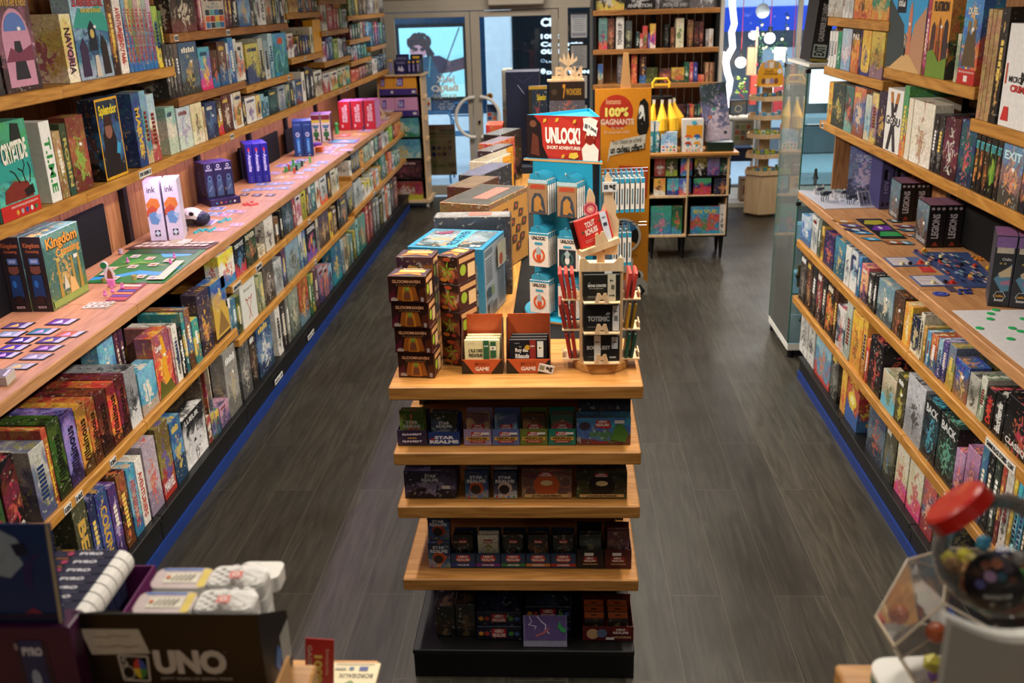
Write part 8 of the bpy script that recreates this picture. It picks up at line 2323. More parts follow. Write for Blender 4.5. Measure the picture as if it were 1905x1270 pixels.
o = m.build('advent_board',None,(a-.055,YT+.03,zL+.078));o.rotation_euler = (radians(-8),radians(-7),0);setart(o,['2c3c40','5a5a80','c8b8c8','b0a0b0']);tag(o,'tall leaning night-blue winter card with round badges on the low case','display card')

# ------------------------------------------------------------------ orange cardboard stand
YA = 7.2
ax0,ax1 = aty(1107,165,YA).x,aty(1212,165,YA).x
ao = empty('cardboard_stand',(ax0,YA,.001));tag(ao,'tall orange cardboard stand with red disc and prize wheel behind the spinner','advertising stand')
aw,ah = ax1-ax0,aty(1160,165,YA).z
m = MB().box(0,aw,0,.012,0,ah,'ink','d88a20');s = m.on((0,0,0),(1,0,0),(0,0,1),aw,ah)
F = lambda px,py: ((px-1107)/105,1-(py-165)/380)
s.ell(.38,F(0,205)[1],.30,None,'b8331c',36)
s.text('Instants',.20,.93,.46,.955,'e8b888',.01);s.text('100%',.18,.872,.60,.915,'f0e070',.06);s.text('GAGNANTS',.10,.835,.70,.863,'e8c8b0',.04);s.text('Du 1er au',.30,.815,.50,.828,'e8c8b0',.0);s.text('30 novembre 2025',.16,.795,.62,.808,'e8c8b0',.0)
s.poly([(.76,.80),(.75,.86),(.80,.94),(.88,.955),(.95,.93),(.97,.83),(.93,.79),(.80,.785)],'17140f');s.text('a',.78,.835,.89,.925,'e8e6e0',.10)
s.poly([(.25,.715),(.23,.66),(.27,.69),(.90,.725),(.92,.79),(.28,.755)],'cfc8b8');s.text('Pour chaque jeu acheté',.32,.735,.84,.765,'2a2a24',.01,slant=.012);s.text('un cadeau offert !',.28,.700,.90,.735,'1c1c18',.04,slant=.014)
s.poly([(.16,.50),(.18,.63),(.42,.61),(.44,.645),(.97,.635),(.95,.49),(.70,.46),(.60,.50)],'b8401c');s.rect(.46,.53,.70,.62,'5a8aa0');s.rect(.46,.53,.70,.565,'8a6a70');s.rect(.76,.53,.92,.61,'d8742a');s.rect(.22,.53,.38,.60,'6a6050');s.poly([(.60,.50),(.66,.58),(.84,.57),(.88,.50),(.76,.45)],'a89a8a')
s.ell(.52,.30,.34,None,'d8d0c0',36)
for i,c in enumerate(('d88a20','1c1a18','3a7ab0','2a2a28','b8402c','d88a20')):
 a0 = -pi/2+i*pi/3;s.poly([(.52,.30)]+[(.52+.30*cos(a0+j*pi/15),.30+.30*sin(a0+j*pi/15)*aw/ah) for j in range(6)],c)
s.rect(.48,.115,.72,.185,'d8d0c0');s.text('Scannez ce QR CODE',.30,.195,.80,.21,'5a3a14',.0)   # the code itself is left blank
s.ell(.82,.10,.10,None,'d8d4cc',24);s.text('a',.77,.08,.87,.12,'17140f',.12)
s.poly([(0,0),(0,.05),(.9,.09),(1,.06),(1,0)],'b8b4ac');s.ell(.82,.02,.14,.035,'17140f',5);s.text('a',.76,.01,.88,.045,'e8e6e0',.1)
m.build('printed_panel',ao)
MB().prism([(.14*aw/.4,ah-.5),(.30*aw/.4,ah-.5),(.235*aw/.4,ah+.25),(.20*aw/.4,ah+.25)],.014,.022,'kraft_card',axis=1).build('spike',ao)
MB().prism([(.02,0),(.45,0),(.02,.9)],aw*.35,aw*.35+.006,'kraft_card',axis=0).build('rear_strut',ao)

# ------------------------------------------------------------------ goods at the far end of the island
YE = 6.0
p0 = aty(940,133,YE);p1 = aty(1003,133,YE);
o = MB().box(0,.125,0,.3,0,p0.z-1.15,'ink','141c34',.004);s = o.on((0,0,0),(1,0,0),(0,0,1),.125,p0.z-1.15);s.line([(.2,.95),(.55,.86),(.9,.96)],.001,'2c3658');s.line([(.5,.84),(.7,.76)],.0012,'8a90a8')
plain('navy_cloth','10172c',0.7)
b_ = empty('display_block',(-.62,6.46,0));tag(b_,'dark cloth-covered block at the far end of the island under the tall boxes','table');MB().box(0,.86,0,.9,0,1.14,'navy_cloth',None,.01).build('cloth',b_)
def big(px0,px1,pyt,Y,d,zb,cols,lab,draw=None,mat='printed_art',rot=0,col=None):
 a,b = aty(px0,pyt+40,Y).x,aty(px1,pyt+40,Y).x;h = aty((px0+px1)/2,pyt,Y).z-zb
 m = box_mesh(b-a,d,h,mat,.002,draw=draw)
 if col:
  for f in range(len(m.f)):
   if m.f[f][2] is None: m.f[f] = (m.f[f][0],'ink',H(col),m.f[f][3])
 o = m.build('board_game_box',None,(a,Y,zb),radians(rot));setart(o,cols);return tag(o,lab,'game box')
big(941,1004,133,6.55,.22,1.141,['141c34','1c2440','2c3658','10162a'],'tall plain navy wrapped box standing before the double door',lambda s,m: (s.line([(.2,.97),(.5,.88),(.85,.97)],.0015,'2c3658'),s.line([(.35,.86),(.55,.76)],.002,'8a90a8')),col='141c34')
big(934,952,130,6.80,.2,1.141,['8a8a80','5a6058','3a3a34','6a4a34'],'slim grey box half hidden behind the tall navy box')
big(984,1018,160,6.30+.18,.06,1.141,['1c2c3a','2a4050','8a3a2c','14202a'],'blue and gold face-out box beside the dark wonder box',lambda s,m: (s.rect(0,0,.16,1,'2a2414'),s.rect(.0,.96,1,1,'a8842c'),s.text('Splendor',.05,.15,.13,.6,'a8882c',.02,90),s.text('Splendor',.45,.80,.95,.90,'c8b030',.03)))
big(1022,1088,152,6.47,.07,1.141,['5a5560','7a6a60','a8503a','b8983c'],'dark-topped box with sunset and riders under the wooden letters',lambda s,m: (s.rect(0,.78,1,1,'2a1c14'),s.text('7',.38,.80,.46,.97,'c8862c',.06),s.text('WONDERS',.47,.84,.90,.92,'b8882c',.03),s.ell(.14,.88,.08,None,'4a3a2a',14),s.ell(.2,.3,.12,.07,'6a3a28',7),s.ell(.55,.3,.12,.06,'5a3428',7)))
big(905,936,232,6.5,.2,1.141,['c84a1c','a83a14','8a2a10','d86a3a'],'bright orange box between the ring handles and the navy box')
# wooden NOEL ornament
zz = aty(1055,152,6.47).z+.0015
o = empty('wooden_word_ornament',(aty(1018,150,6.5).x,6.50,zz));tag(o,'plywood cut-out word with a leaf sprig standing on the wonder box','ornament')
MB().box(0,.24,-.02,.03,0,.012,'pale_plywood').build('base',o)
m = MB();s = m.on((.03,0,.012),(1,0,0),(0,0,1),.20,.075);s.text('NOEL',0,0,1,1,'a8763c',.05,mirror=True)
vs,fs,_ = text_geo('NOEL',.06);W2,H2 = .20,.08
m = MB();m.add([(.03+W2*(1-a),0,.012+H2*b) for a,b in vs]+[(.03+W2*(1-a),.008,.012+H2*b) for a,b in vs],[f for f in fs]+[tuple(i+len(vs) for i in f) for f in fs],'pale_plywood');m.box(.03,.23,.001,.007,.012,.03,'pale_plywood');m.build('cut_out_letters',o)
m = MB()
for a in (-.9,-.45,0,.4,.85): m.prism([(.14,.09),(.14+.06*sin(a)-.012,.13),(.14+.075*sin(a),.09+.10*cos(a)),(.14+.06*sin(a)+.012,.13)],.001,.005,'pale_plywood',axis=1)
m.build('leaf_sprig',o)

# ------------------------------------------------------------------ rolling rack at the door end of the long wall
YR = 10.62
rx0,rx1 = aty(707,200,YR).x,aty(777,200,YR).x;zR = aty(745,139,YR).z
rr = empty('rolling_rack',(rx0,YR,0));tag(rr,'plywood rolling rack of printed cartons between long wall and door','rack')
rw,rd = rx1-rx0,.40
MB().box(-.02,rw+.09,-.02,rd+.03,.07,.10,'pale_plywood').build('base_board',rr)
MB().box(-.02,rw+.09,-.02,rd+.02,zR-.014,zR,'pale_plywood').build('top_board',rr)
MB().box(rw+.04,rw+.055,0,rd,.10,zR-.015,'pale_plywood').box(-.015,0,0,rd,.10,zR-.015,'pale_plywood').build('side_panel',rr)
MB().box(0,rw+.04,rd-.012,rd,.10,zR-.015,'black_board').build('back_board',rr)
for x in (.03,rw+.05):
 for y in (.03,rd-.03): MB().cyl((x-.012,y,.035),.034,.024,14,'white_plastic',None,0).build('caster',rr)
hs = [.10,.335,.565,.795,1.02,1.25]
for z in hs[1:]: MB().box(0,rw+.04,.0,rd-.013,z-.010,z,'black_metal').build('shelf',rr)
for z in hs[1:]: MB().cyl((rw+.07,.08,z-.03),.02,.10,10,'pale_plywood',None,1).build('peg',rr)
def deck(s,m): s.rect(0,0,1,.32,'3a2a78');s.poly([(.1,.45),(.16,.85),(.42,.9),(.40,.45)],'3a2a88');s.text('DECK',.14,.5,.36,.82,'b8b0e0',.05,90);s.rect(.78,.08,.94,.22,'c8c4c8')
for r,(z,cols,dr,nm,bgc) in enumerate(((hs[4]+.0,['b8783a','8a90a0','c8a8b8','4a4a88'],deck,'pink and violet','c890b8'),(hs[5]-.0,[],deck,'amber and violet','d8962c'))):
 for c in range(2):
  w = (rw*.40,rw*.60)[c]-.004
  m = box_mesh(w,.12,.20,'ink',.001,draw=None)
  for f in range(len(m.f)): m.f[f] = (m.f[f][0],'ink',H(bgc),m.f[f][3])
  dr(m.on((0,0,0),(1,0,0),(0,0,1),w,.20),m)
  o = m.build('printed_carton',None,(rx0+.003+c*rw*.40,YR+.004,z+.0005));tag(o,'%s printed carton, %s one of its pair on the rolling rack' % (nm,('narrow','wide')[c]),'carton','cartons on the rolling rack')
for z,cols,nm,t in ((hs[3],['3a8a9a','6aa8b0','d8c8a0','2a7a5a'],'sea-green',''),(hs[2],['3a88a8','5aa0b8','c8a848','a8c0b8'],'sky-blue monster',''),(hs[1],['3a1820','4a2028','7a3a44','2a1016'],'dark maroon lettered','Catharsis'),(hs[0],['8a1c24','a82a30','c8b8b0','b8b03c'],'red and yellow','')):
 o = box_mesh(rw-.004,.12,.205,'printed_art',.001,draw=(lambda s,m,t=t,nm=nm: (s.text(t,.15,.78,.85,.92,'c8a8ac',.03) if t else None,s.rect(0,0,1,.28,'b8b03c') if 'yellow' in nm else None))).build('printed_carton',None,(rx0+.003,YR+.004,z+.0012));setart(o,cols)
 tag(o,'%s printed carton on the rolling rack beside the door' % nm,'carton','cartons on the rolling rack')
def navyd(s,m): s.text('FOUR SOULS',.12,.74,.88,.88,'8a8aa8',.02);s.poly([(.2,.3),(.35,.6),(.5,.4),(.6,.62),(.8,.3),(.6,.2),(.4,.25)],'c0b8d0')
for a,b,yt,yo,lab,cc,dr in ((735,756,112,0,'small navy box with pale animals on top of the rolling rack','1c1c50',navyd),(758,765,112,0,'navy spine with yellow mark on the rolling rack, nearer the animals box','1c1c50',None),(766,773,112,0,'navy spine with yellow mark on the rolling rack, next the grey box','1c1c50',None),(774,782,111,0,'grey upright box at the aisle end of the rolling rack top','3a3c48',None),(738,760,102,.14,'second navy box standing behind the animals box on the rolling rack','1c1c50',navyd),(764,786,102,.14,'black and blue-topped boxes behind, on top of the rolling rack','14141c',None),(722,733,108,0,'pale spine with dark shapes on top of the rolling rack','8a8488',None)):
 Y = YR+.03+yo;xa,xb = aty(a,125,Y).x,aty(b,125,Y).x;h = aty(a,yt,Y).z-zR
 m = box_mesh(xb-xa-.002,.10,max(h,.1),'ink',.001)
 for f in range(len(m.f)): m.f[f] = (m.f[f][0],'ink',H(cc),m.f[f][3])
 s = m.on((0,0,0),(1,0,0),(0,0,1),xb-xa-.002,max(h,.1))
 if dr: dr(s,m)
 else: s.rect(.2,.8,.8,.92,'d8a83c');s.rect(.3,.2,.7,.7,'8a80b8')
 tag(m.build('small_game_box',None,(xa,Y,zR+.0005)),lab,'game box')

# ------------------------------------------------------------------ hexagonal carousel
hxX,hxY,hr = 2.07,10.05,.19
hx_ = empty('hexagonal_carousel',(hxX,hxY,0));tag(hx_,'plywood hexagonal turning stand with trays of small toys by the window','rack')
hexp = lambda r,a=.25: [(r*cos(a+i*pi/3),r*sin(a+i*pi/3)) for i in range(6)]
MB().prism(hexp(.13),0,.03,'pale_plywood').build('foot',hx_)
MB().prism(hexp(hr),.03,.42,'pale_plywood').build('cabinet_base',hx_)
MB().prism(hexp(.06),.42,1.30,'pale_plywood').build('column',hx_)
for k,z in enumerate((.43,.60,.80,.985,1.17)):
 MB().prism(hexp(hr+.01),z,z+.010,'pale_plywood').build('tray',hx_)
 m = MB();p = hexp(hr+.008)
 for i in range(6):
  a,b = Vector((*p[i],0)),Vector((*p[(i+1) % 6],0));n = (b-a).normalized();q = Vector((n.y,-n.x,0))*.006
  m.prism([(a.x,a.y),(b.x,b.y),(b.x-q.x,b.y-q.y),(a.x-q.x,a.y-q.y)],z+.010,z+.045,'pale_plywood')
 m.build('tray_rim',hx_)
MB().prism(hexp(.15),1.30,1.312,'pale_plywood').build('top_board',hx_)
m = MB().prism([(-.13,0),(.13,0),(.125,.14),(.09,.22),(.0,.25),(-.09,.22),(-.125,.14)],-.003,.003,'ink','d89a28',axis=1)
s = m.on((-.13,-.003,0),(1,0,0),(0,0,1),.26,.25);s.text("Dod's",.3,.52,.62,.62,'5a3a1c',.03);s.text('WOODLAND',.24,.42,.78,.50,'5a3a1c',.04);s.ell(.85,.55,.1,None,'d8d4cc');[s.ell(.25+.16*i,.18,.08,.12,c,9) for i,c in enumerate(('6a4a3a','c8b8b0','8a80a8','7a4a3a'))];[s.rect(.24+.2*i,.68,.40+.2*i,.92,c) for i,c in enumerate(('a8a0a8','d8d0c8','9a8a6a'))]
m.build('header_sign',hx_,M4=Matrix.Translation((0,-.08,1.312)))
rc = random.Random(4)
for k,(z,pal) in enumerate(((.44,('c8b83c','3a7ab0','a8a8a8','6a8a3a')),(.61,('8a9a2a','a8a83a','3a6ab0','8aa040')),(.81,('6a9a3a','c8b83a','c8ccc8','5a8a5a')),(.995,('3a8ab0','c8c8cc','5a9ac0','a8a8ac')),(1.18,('3a8ab8','8a6a48','4a5058','8a9a6a')))):
 for i in range(8):
  a = -2.6+i*.30+.1;r = .135
  w,h = rc.uniform(.03,.045),rc.uniform(.05,.085)
  o = MB().box(-w/2,w/2,-.012,.012,0,h,'ink',pal[i % 4],.003);o.on((-w/2,-.012,0),(1,0,0),(0,0,1),w,h).rect(.2,.5,.8,.8,pal[(i+2) % 4])
  o = o.build('toy_packet',None,(hxX+r*cos(a),hxY+r*sin(a),z+.0005),a+pi/2);tag(o,'%s toy packet, %s in the %s tray of the hexagonal stand' % (cname(pal[i % 4]),ORDW[i],('lowest','second lowest','middle','second highest','highest')[k]),'toy','toy packets on the hexagonal stand')

# ------------------------------------------------------------------ glass cabinet
cx0,cx1,cy0,cy1 = 1.41,1.83,5.78,6.36
gc = empty('glass_cabinet',(cx0,cy0,0));tag(gc,'tall glass display cabinet with white base at the end of the counter','cabinet')
cw,cd_ = cx1-cx0,cy1-cy0;ctop = 1.77
MB().box(0,cw,0,cd_,.05,.10,'white_plastic',None,.004).build('base',gc)
for x,y in ((.03,.03),(cw-.03,.03),(.03,cd_-.03),(cw-.03,cd_-.03)): MB().cyl((x,y,0),.022,.05,12,'black_metal').build('foot',gc)
for nm,b in (('side_pane',(0,.006,.01,cd_-.01,.10,ctop)),('front_pane',(.008,cw-.008,0,.006,.10,ctop)),('rear_pane',(.008,cw-.008,cd_-.006,cd_,.10,ctop)),('side_pane',(cw-.006,cw,.01,cd_-.01,.10,ctop)),('top_pane',(0,cw,0,cd_,ctop+.001,ctop+.009))):
 MB().box(*b,'cabinet_glass').build(nm,gc)
for x,y in ((-.001,.0),(-.001,cd_-.008)): MB().box(x,x+.007,y,y+.008,.10,ctop,'glass_edge').build('glass_edge',gc)
for z in (.42,.75,1.10,1.45):
 MB().box(.008,cw-.008,.008,cd_-.008,z,z+.006,'cabinet_glass').build('glass_shelf',gc)
 MB().box(.008,.012,.008,cd_-.008,z-.0005,z+.0065,'glass_edge').build('glass_edge',gc)
MB().box(.01,cw-.01,.01,cd_-.01,ctop+.012,ctop+.03,'white_plastic').build('lid',gc)
MB().box(.05,cw-.05,.26,.30,ctop-.016,ctop-.004,'cabinet_lamp').build('lamp_bar',gc)
MB().box(.16,cw-.03,cd_-.03,cd_-.015,1.52,1.74,'cabinet_lamp').build('light_panel',gc)
for x,y,z in ((0,.0,ctop-.02),(0,cd_-.02,ctop-.02),(cw-.02,0,ctop-.02),(0,0,.98)): MB().box(x-.006,x+.02,y-.006,y+.02,z,z+.02,'black_metal').build('corner_clamp',gc)
for k,(x,y,z,c,sc_,lab) in enumerate(((.12,.2,.7565,'c8c4bc',1,'pale miniature on the second shelf of the glass cabinet'),(.25,.3,.7565,'5a4a3a',1,'brown miniature on the second shelf of the glass cabinet'),(.14,.4,.4265,'a8823c',1.3,'brass-coloured miniature low in the glass cabinet'),(.15,.22,1.1065,'4a3a34',1,'dark miniature on the third shelf of the glass cabinet'),(.28,.25,1.1065,'c8c0b8',1,'white miniature on the third shelf of the glass cabinet'),(.2,.45,.1005,'6a8a5a',1.4,'green miniature on the floor of the glass cabinet'))):
 m = MB().cyl((0,0,0),.018*sc_,.005,16,'ink','1c1c1c').cyl((0,0,.005),.012*sc_,.035*sc_,10,'ink',c,2,.009).ball((0,0,.048*sc_),.010*sc_,'ink',c,10)
 tag(m.build('miniature',None,(cx0+x,cy0+y,z+.0002)),lab,'figurine','miniatures in the glass cabinet')
# on and above the cabinet
m = MB().box(0,.10,0,.24,0,.40,'ink','15141a',.002);s = m.on((0,0,0),(1,0,0),(0,0,1),.10,.40)
s.rect(.12,.06,.88,.24,'a8b8b4');s.text('EXIT',.2,.08,.8,.22,'15141a',.04,90);s.text("CALENDRIER DE L'AVENT",.30,.28,.62,.80,'c8c8cc',.03,90);s.ell(.5,.92,.24,None,'8a7a2c',16);s.rect(0,0,1,.04,'8a7a2c')
o = m.build('board_game_box',None,(cx0+.03,cy0+.10,ctop+.04),0);o.rotation_euler = (0,radians(5),0);tag(o,'black advent calendar box leaning on top of the glass cabinet','game box')
o = MB().lathe((0,0,0),[(.001,0),(.10,0),(.12,.02),(.09,.05),(.05,.06),(.001,.055)],16,'white_fabric').build('folded_cloth',None,(cx0+.27,cy0+.16,ctop+.031));tag(o,'crumpled pale cloth on top of the glass cabinet','cloth')
p = aty(1517,124,5.5)
o = empty('wooden_fir_tree',(1.545,5.60,1.80));tag(o,'bark-edged wooden fir ornament with moss and berries on the cabinet-side shelf end','ornament')
MB().prism([(-.055,0),(.055,0),(.05,.06),(.062,.10),(.02,.28),(.0,.38),(-.02,.27),(-.06,.10),(-.045,.05)],-.01,.012,'plank_wood',axis=1).build('board',o)
for k,(x,z) in enumerate(((-.01,.30),(.01,.24),(-.03,.15),(.02,.12),(-.03,.06),(.0,.04))): MB().ball((x,-.018,z),.014,'leaf_green' if k % 2 else 'ink',None if k % 2 else 'a82a2c',8).build('moss_tuft' if k % 2 else 'berry',o)

# ------------------------------------------------------------------ shop window
struct(MB().box(wx0,3.4,YB+.03,YB+.04,wz0,wz1,'window_glass').build('window_2'))
m = MB()
for x in (wx0,2.62,3.36): m.box(x,x+.04,YB-.01,YB+.08,wz0,wz1,'door_paint')
struct(m.build('trim_4'))
struct(MB().box(wx0-.1,3.4,YB-.9,YB-.02,0.0,.05,'white_plastic').build('trim_5'))
# opposite: stone building with blue awning band
YW = 14.6
a = rectY(1338,12,1500,55,YW)
struct(MB().box(a[0]-.8,7.5,YW-.45,YW+.1,a[2],a[3],'awning_blue').build('shop_sign_band'))
struct(MB().box(a[0]-.8,7.5,YW+.1,YW+.4,a[3],5.0,'stone_pillar').box(a[0]-.8,7.5,YW+.1,YW+.4,-.1,a[2],'street_stone').build('opposite_facade'))
for x in (2.9,3.9): struct(MB().box(x,x+.55,YW-.02,YW+.09,.3,a[2]-.25,'pale_panel').build('pale_doorway'))  # doorways opposite in one plain pale colour
# hanging bulbs
def bulb(px,py,pyc,Y,lab):
 p = aty(px,py,Y)
 o = empty('pendant_bulb',(p.x,Y,p.z));tag(o,lab,'lamp','bare bulbs on red cords')
 MB().ball((0,0,0),.055,'bulb_glow',None,20).build('bulb',o)
 MB().cyl((0,0,.05),.024,.07,14,'black_metal').build('socket',o)
 MB().cyl((0,0,.12),.004,2.94-p.z-.12,6,'cord_red').build('cord',o)
 l = bpy.data.lights.new('bulb_light','POINT');l.energy = 9;l.color = (1,.95,.88);l.shadow_soft_size = .05
 q = bpy.data.objects.new('bulb_light',l);C.objects.link(q);q.location = (p.x,Y-.09,p.z)
bulb(1378,116,0,10.7,'glowing bare bulb on a red cord, lowest hanging by the rope light')
bulb(1432,71,0,10.9,'glowing bare bulb on a red cord above the hexagonal stand')
bulb(1471,163,0,10.6,'glowing bare bulb on a red cord beside the glass cabinet')
p = aty(1419,20,10.9);o = empty('globe_lamp',tuple(p));tag(o,'unlit frosted globe hanging above the hexagonal stand','lamp');MB().ball((0,0,0),.075,'frosted',None,22).build('globe',o);MB().cyl((0,0,.07),.003,2.9-p.z-.07,6,'black_metal').build('cord',o)
# wavy rope light
pts = [(1364,-30),(1362,5),(1364,25),(1366,45),(1361,60),(1362,75),(1363,88),(1356,100),(1350,115),(1353,135),(1358,150),(1355,170),(1350,185),(1352,200)]
tag(MB().tube([tuple(aty(x,y,10.75)) for x,y in pts],.034,10,'led_rope_glow').build('rope_light'),'thick wavy white rope of light hanging beside the tall bookcase','lamp')
# garland
def gar(pts,Y,lab):
 P = [aty(x,y,Y) for x,y in pts];r = random.Random(3);o = empty('fir_garland',tuple(P[0]));tag(o,lab,'garland','fir garlands in the window')
 m,fl = MB(),MB()
 for a,b in zip(P,P[1:]):
  n = max(3,int((b-a).length/.012))
  for i in range(n):
   c = a.lerp(b,i/n)-P[0]
   d = Vector((r.uniform(-1,1),r.uniform(-1,1),r.uniform(-1,1))).normalized()*r.uniform(.04,.08)
   s_ = d.orthogonal().normalized()*.009
   m.add([tuple(c-s_),tuple(c+s_),tuple(c+d)],[(0,1,2)],'leaf_green')
   if i % 9 == 4:
    e = MB().ball(tuple(c+d*.8),.013,('fairy_light_warm','ink')[(i//9) % 2],None if (i//9) % 2 == 0 else ('c82a3c','3aa0a0')[(i//18) % 2],8);fl.v += [];
    e.build('fairy_light',o)
 m.build('fir_leaves',o)
gar([(1416,38),(1417,60),(1414,85),(1413,118)],10.95,'dark green fir garland with fairy lights, strand nearer the bookcase')
gar([(1466,24),(1461,50),(1458,80),(1463,110),(1462,138)],10.95,'dark green fir garland with red berries and lights, strand nearer the cabinet')
gar([(1416,84),(1430,92),(1446,84),(1458,68)],10.95,'short swag of fairy lights strung between the two garlands')
# window display goods
def wbox(name,px0,py0,px1,py1,Y,d,col,lab,cat,mat='ink',dr=None,zmin=None):
 a = rectY(px0,py0,px1,py1,Y);w,h = a[1]-a[0],a[3]-a[2]
 m = MB().box(0,w,0,d,0,h,mat,col,.003)
 if dr: dr(m.on((0,0,0),(1,0,0),(0,0,1),w,h))
 return tag(m.build(name,None,(a[0],Y,a[2] if zmin is None else zmin)),lab,cat)
w1 = rectY(1355,212,1402,218,10.5)
wd = empty('window_display_shelf',(w1[0],10.5,0));tag(wd,'display ledge with fake snow in the shop window left of the hexagonal stand','shelf')
MB().box(0,.36,0,.3,w1[2]-.02,w1[2],'white_plastic').box(.02,.05,.02,.05,.05,w1[2]-.02,'white_plastic').box(.31,.34,.02,.05,.05,w1[2]-.02,'white_plastic').box(.02,.05,.25,.28,.05,w1[2]-.02,'white_plastic').box(.31,.34,.25,.28,.05,w1[2]-.02,'white_plastic').build('ledge',wd)
m = MB();r = random.Random(2)
for i in range(26): m.ball((.02+.32*r.random(),.02+.2*r.random(),w1[2]),.02+.012*r.random(),'white_fabric',None,8,(1.2,1,.6))
o = m.build('fake_snow',wd);o['kind'] = 'stuff'
wbox('framed_picture',1357,181,1391,209,10.62,.03,'1c1c20','black framed picture with a round dial on the snowy window ledge','picture',dr=lambda s: (s.rect(.08,.08,.92,.92,'4a5460'),s.ring(.5,.4,.2,.24,.25,'a8a088'),s.poly([(.1,.8),(.9,.85),(.9,.7),(.1,.66)],'6a5a44')),zmin=w1[2]+.012)
wbox('paper_poster',1363,222,1402,270,10.49,.004,'8a877c','grey paper poster with small pictures under the snowy window ledge','poster',dr=lambda s: (s.rect(.1,.86,.9,.92,'5a584c'),[s.rect(.12+.26*i,.2+.22*j,.32+.26*i,.36+.22*j,('6a7a4a','8a4a34','5a5a4a')[(i+j) % 3]) for i in range(3) for j in range(3)]))
wbox('red_column',1396,140,1408,195,10.95,.10,'b8463c','red upright panel behind the hexagonal stand, bookcase side','panel')
wbox('red_board',1440,142,1464,215,10.98,.06,'a83a48','red panel behind the hexagonal stand, cabinet side','panel')
wbox('wooden_post',1405,50,1409,140,10.97,.02,'c8a888','thin pale wooden post standing in the shop window','post')
wbox('pale_lantern',1442,88,1462,112,10.92,.06,'c8d4cc','pale milky lantern hanging in the fir garland','lantern')
wbox('small_carton',1390,88,1404,140,10.98,.05,'b89a78','kraft carton high in the shop window beside the rope light','carton')
wbox('red_toy_box',1454,232,1470,262,10.7,.10,'c85a24','orange and yellow toy box on the floor side of the hexagonal stand','toy box',dr=lambda s: (s.rect(.1,.5,.9,.9,'d8b03c'),s.rect(.1,.1,.9,.4,'a8302c')))
a_ = rectY(1453,262,1471,300,10.69)
tag(MB().box(a_[0],a_[1],10.69,10.82,.051,rectY(1454,232,1470,262,10.7)[2]-.001,'white_plastic').build('white_plinth'),'white plinth in the shop window under the orange and yellow toy box','stand')
wbox('winter_crate',1377,335,1392,378,10.45,.15,'8a6a50','small picture crate with red bow on the floor by the window','crate',dr=lambda s: (s.rect(.1,.1,.9,.9,'b8a890'),s.rect(.3,.3,.7,.7,'8a5a4a')),zmin=.051)
wbox('navy_trunk',1360,275,1400,300,10.55,.2,'1c2c50','dark navy trunk under the window ledge','trunk')
p = aty(1378,178,10.66)
o = empty('holly_sprig',(p.x,10.7,w1[2]+.22));tag(o,'bright green sprig with red berries above the black framed picture','plant')
m = MB();r = random.Random(8)
for i in range(26):
 c = Vector((r.uniform(-.03,.05),0,r.uniform(0,.17)));d = Vector((r.uniform(-1,1),r.uniform(-.6,.6),r.uniform(-.3,1))).normalized()*.035;s_ = d.orthogonal().normalized()*.011
 m.add([tuple(c),tuple(c+d*.5+s_),tuple(c+d),tuple(c+d*.5-s_)],[(0,1,2,3)],'ink','8ab82a')
m.tube([(.06,0,-.06),(.02,0,.03),(-.01,0,.17)],.004,6,'ink','5a7a2a').build('leaves',o)
m = MB()
for i in range(6): MB().ball((r.uniform(-.03,.07),-.01,r.uniform(-.04,.17)),.010,'ink','b82a3c',8).build('berry',o)
# ------------------------------------------------------------------ desk ends in front of the camera
def pt(px,py,z): return atz(px,py,z)
DZ = 1.17
a = pt(560,1240,DZ)
tag(MB().box(-2.25,-.415,.55,1.30,DZ-.04,DZ,'table_wood',None,.004).box(-2.25,-.80,1.30,1.50,DZ-.04,DZ,'black_board',None,.004).box(-2.2,-.45,.6,1.2,0,DZ-.041,'black_board').build('sales_desk'),'end of the wooden sales desk under the black and purple cartons','desk')
# black carton of card tins
zt2 = 1.36
FL,FR,BR = pt(132,1141,zt2),pt(478,1142,zt2),pt(545,1116,zt2)
ub = (FR-FL).normalized();wb = (FR-FL).length;rzb = math.atan2(ub.y,ub.x)
o = empty('open_carton',(FL.x,FL.y,DZ),rzb);tag(o,'open black carton with white three-letter logo holding round-cornered tins','display box')
hb = zt2-DZ;db = .13;t = .003
m = MB().box(0,wb,0,t,0,hb,'ink','030304');s = m.on((0,0,0),(1,0,0),(0,0,1),wb,hb)
s.poly([(.03,.86),(.35,.86),(.39,.63),(.07,.62)],'b4aea0');s.line([(.10,.79),(.16,.78),(.2,.80),(.30,.79)],.0012,'8a8074');s.line([(.10,.70),(.16,.69),(.22,.71),(.28,.69),(.34,.71)],.0012,'8a8074')
s.text('UNO',.405,.44,.80,.67,'b8b4ac',.06);s.text('FIFTY YEARS OF BEING WILD',.43,.385,.82,.41,'a8a49c',.01);s.text('TM',.79,.65,.805,.66,'a8a49c',0)
s.line([(.225,.385),(.365,.375),(.375,.61),(.215,.62),(.225,.385)],.0016,'b8b4ac');s.text('5',.228,.52,.262,.60,'b8b4ac',.01);s.ring(.258,.46,.034,.065,.14,'b8b4ac')
for i,c in enumerate(('b8342c','c8b02c','3a7a3a','2a4a98')): s.poly([(.325,.50)]+[(.325+.036*cos(pi/2+i*pi/2+j*pi/10)*1.0,.50+.095*sin(pi/2+i*pi/2+j*pi/10)) for j in range(6)],c)
m.build('front_panel',o)
sw_ = [(t,0),(db,0),(db,hb-.085),(t,hb-.002)]
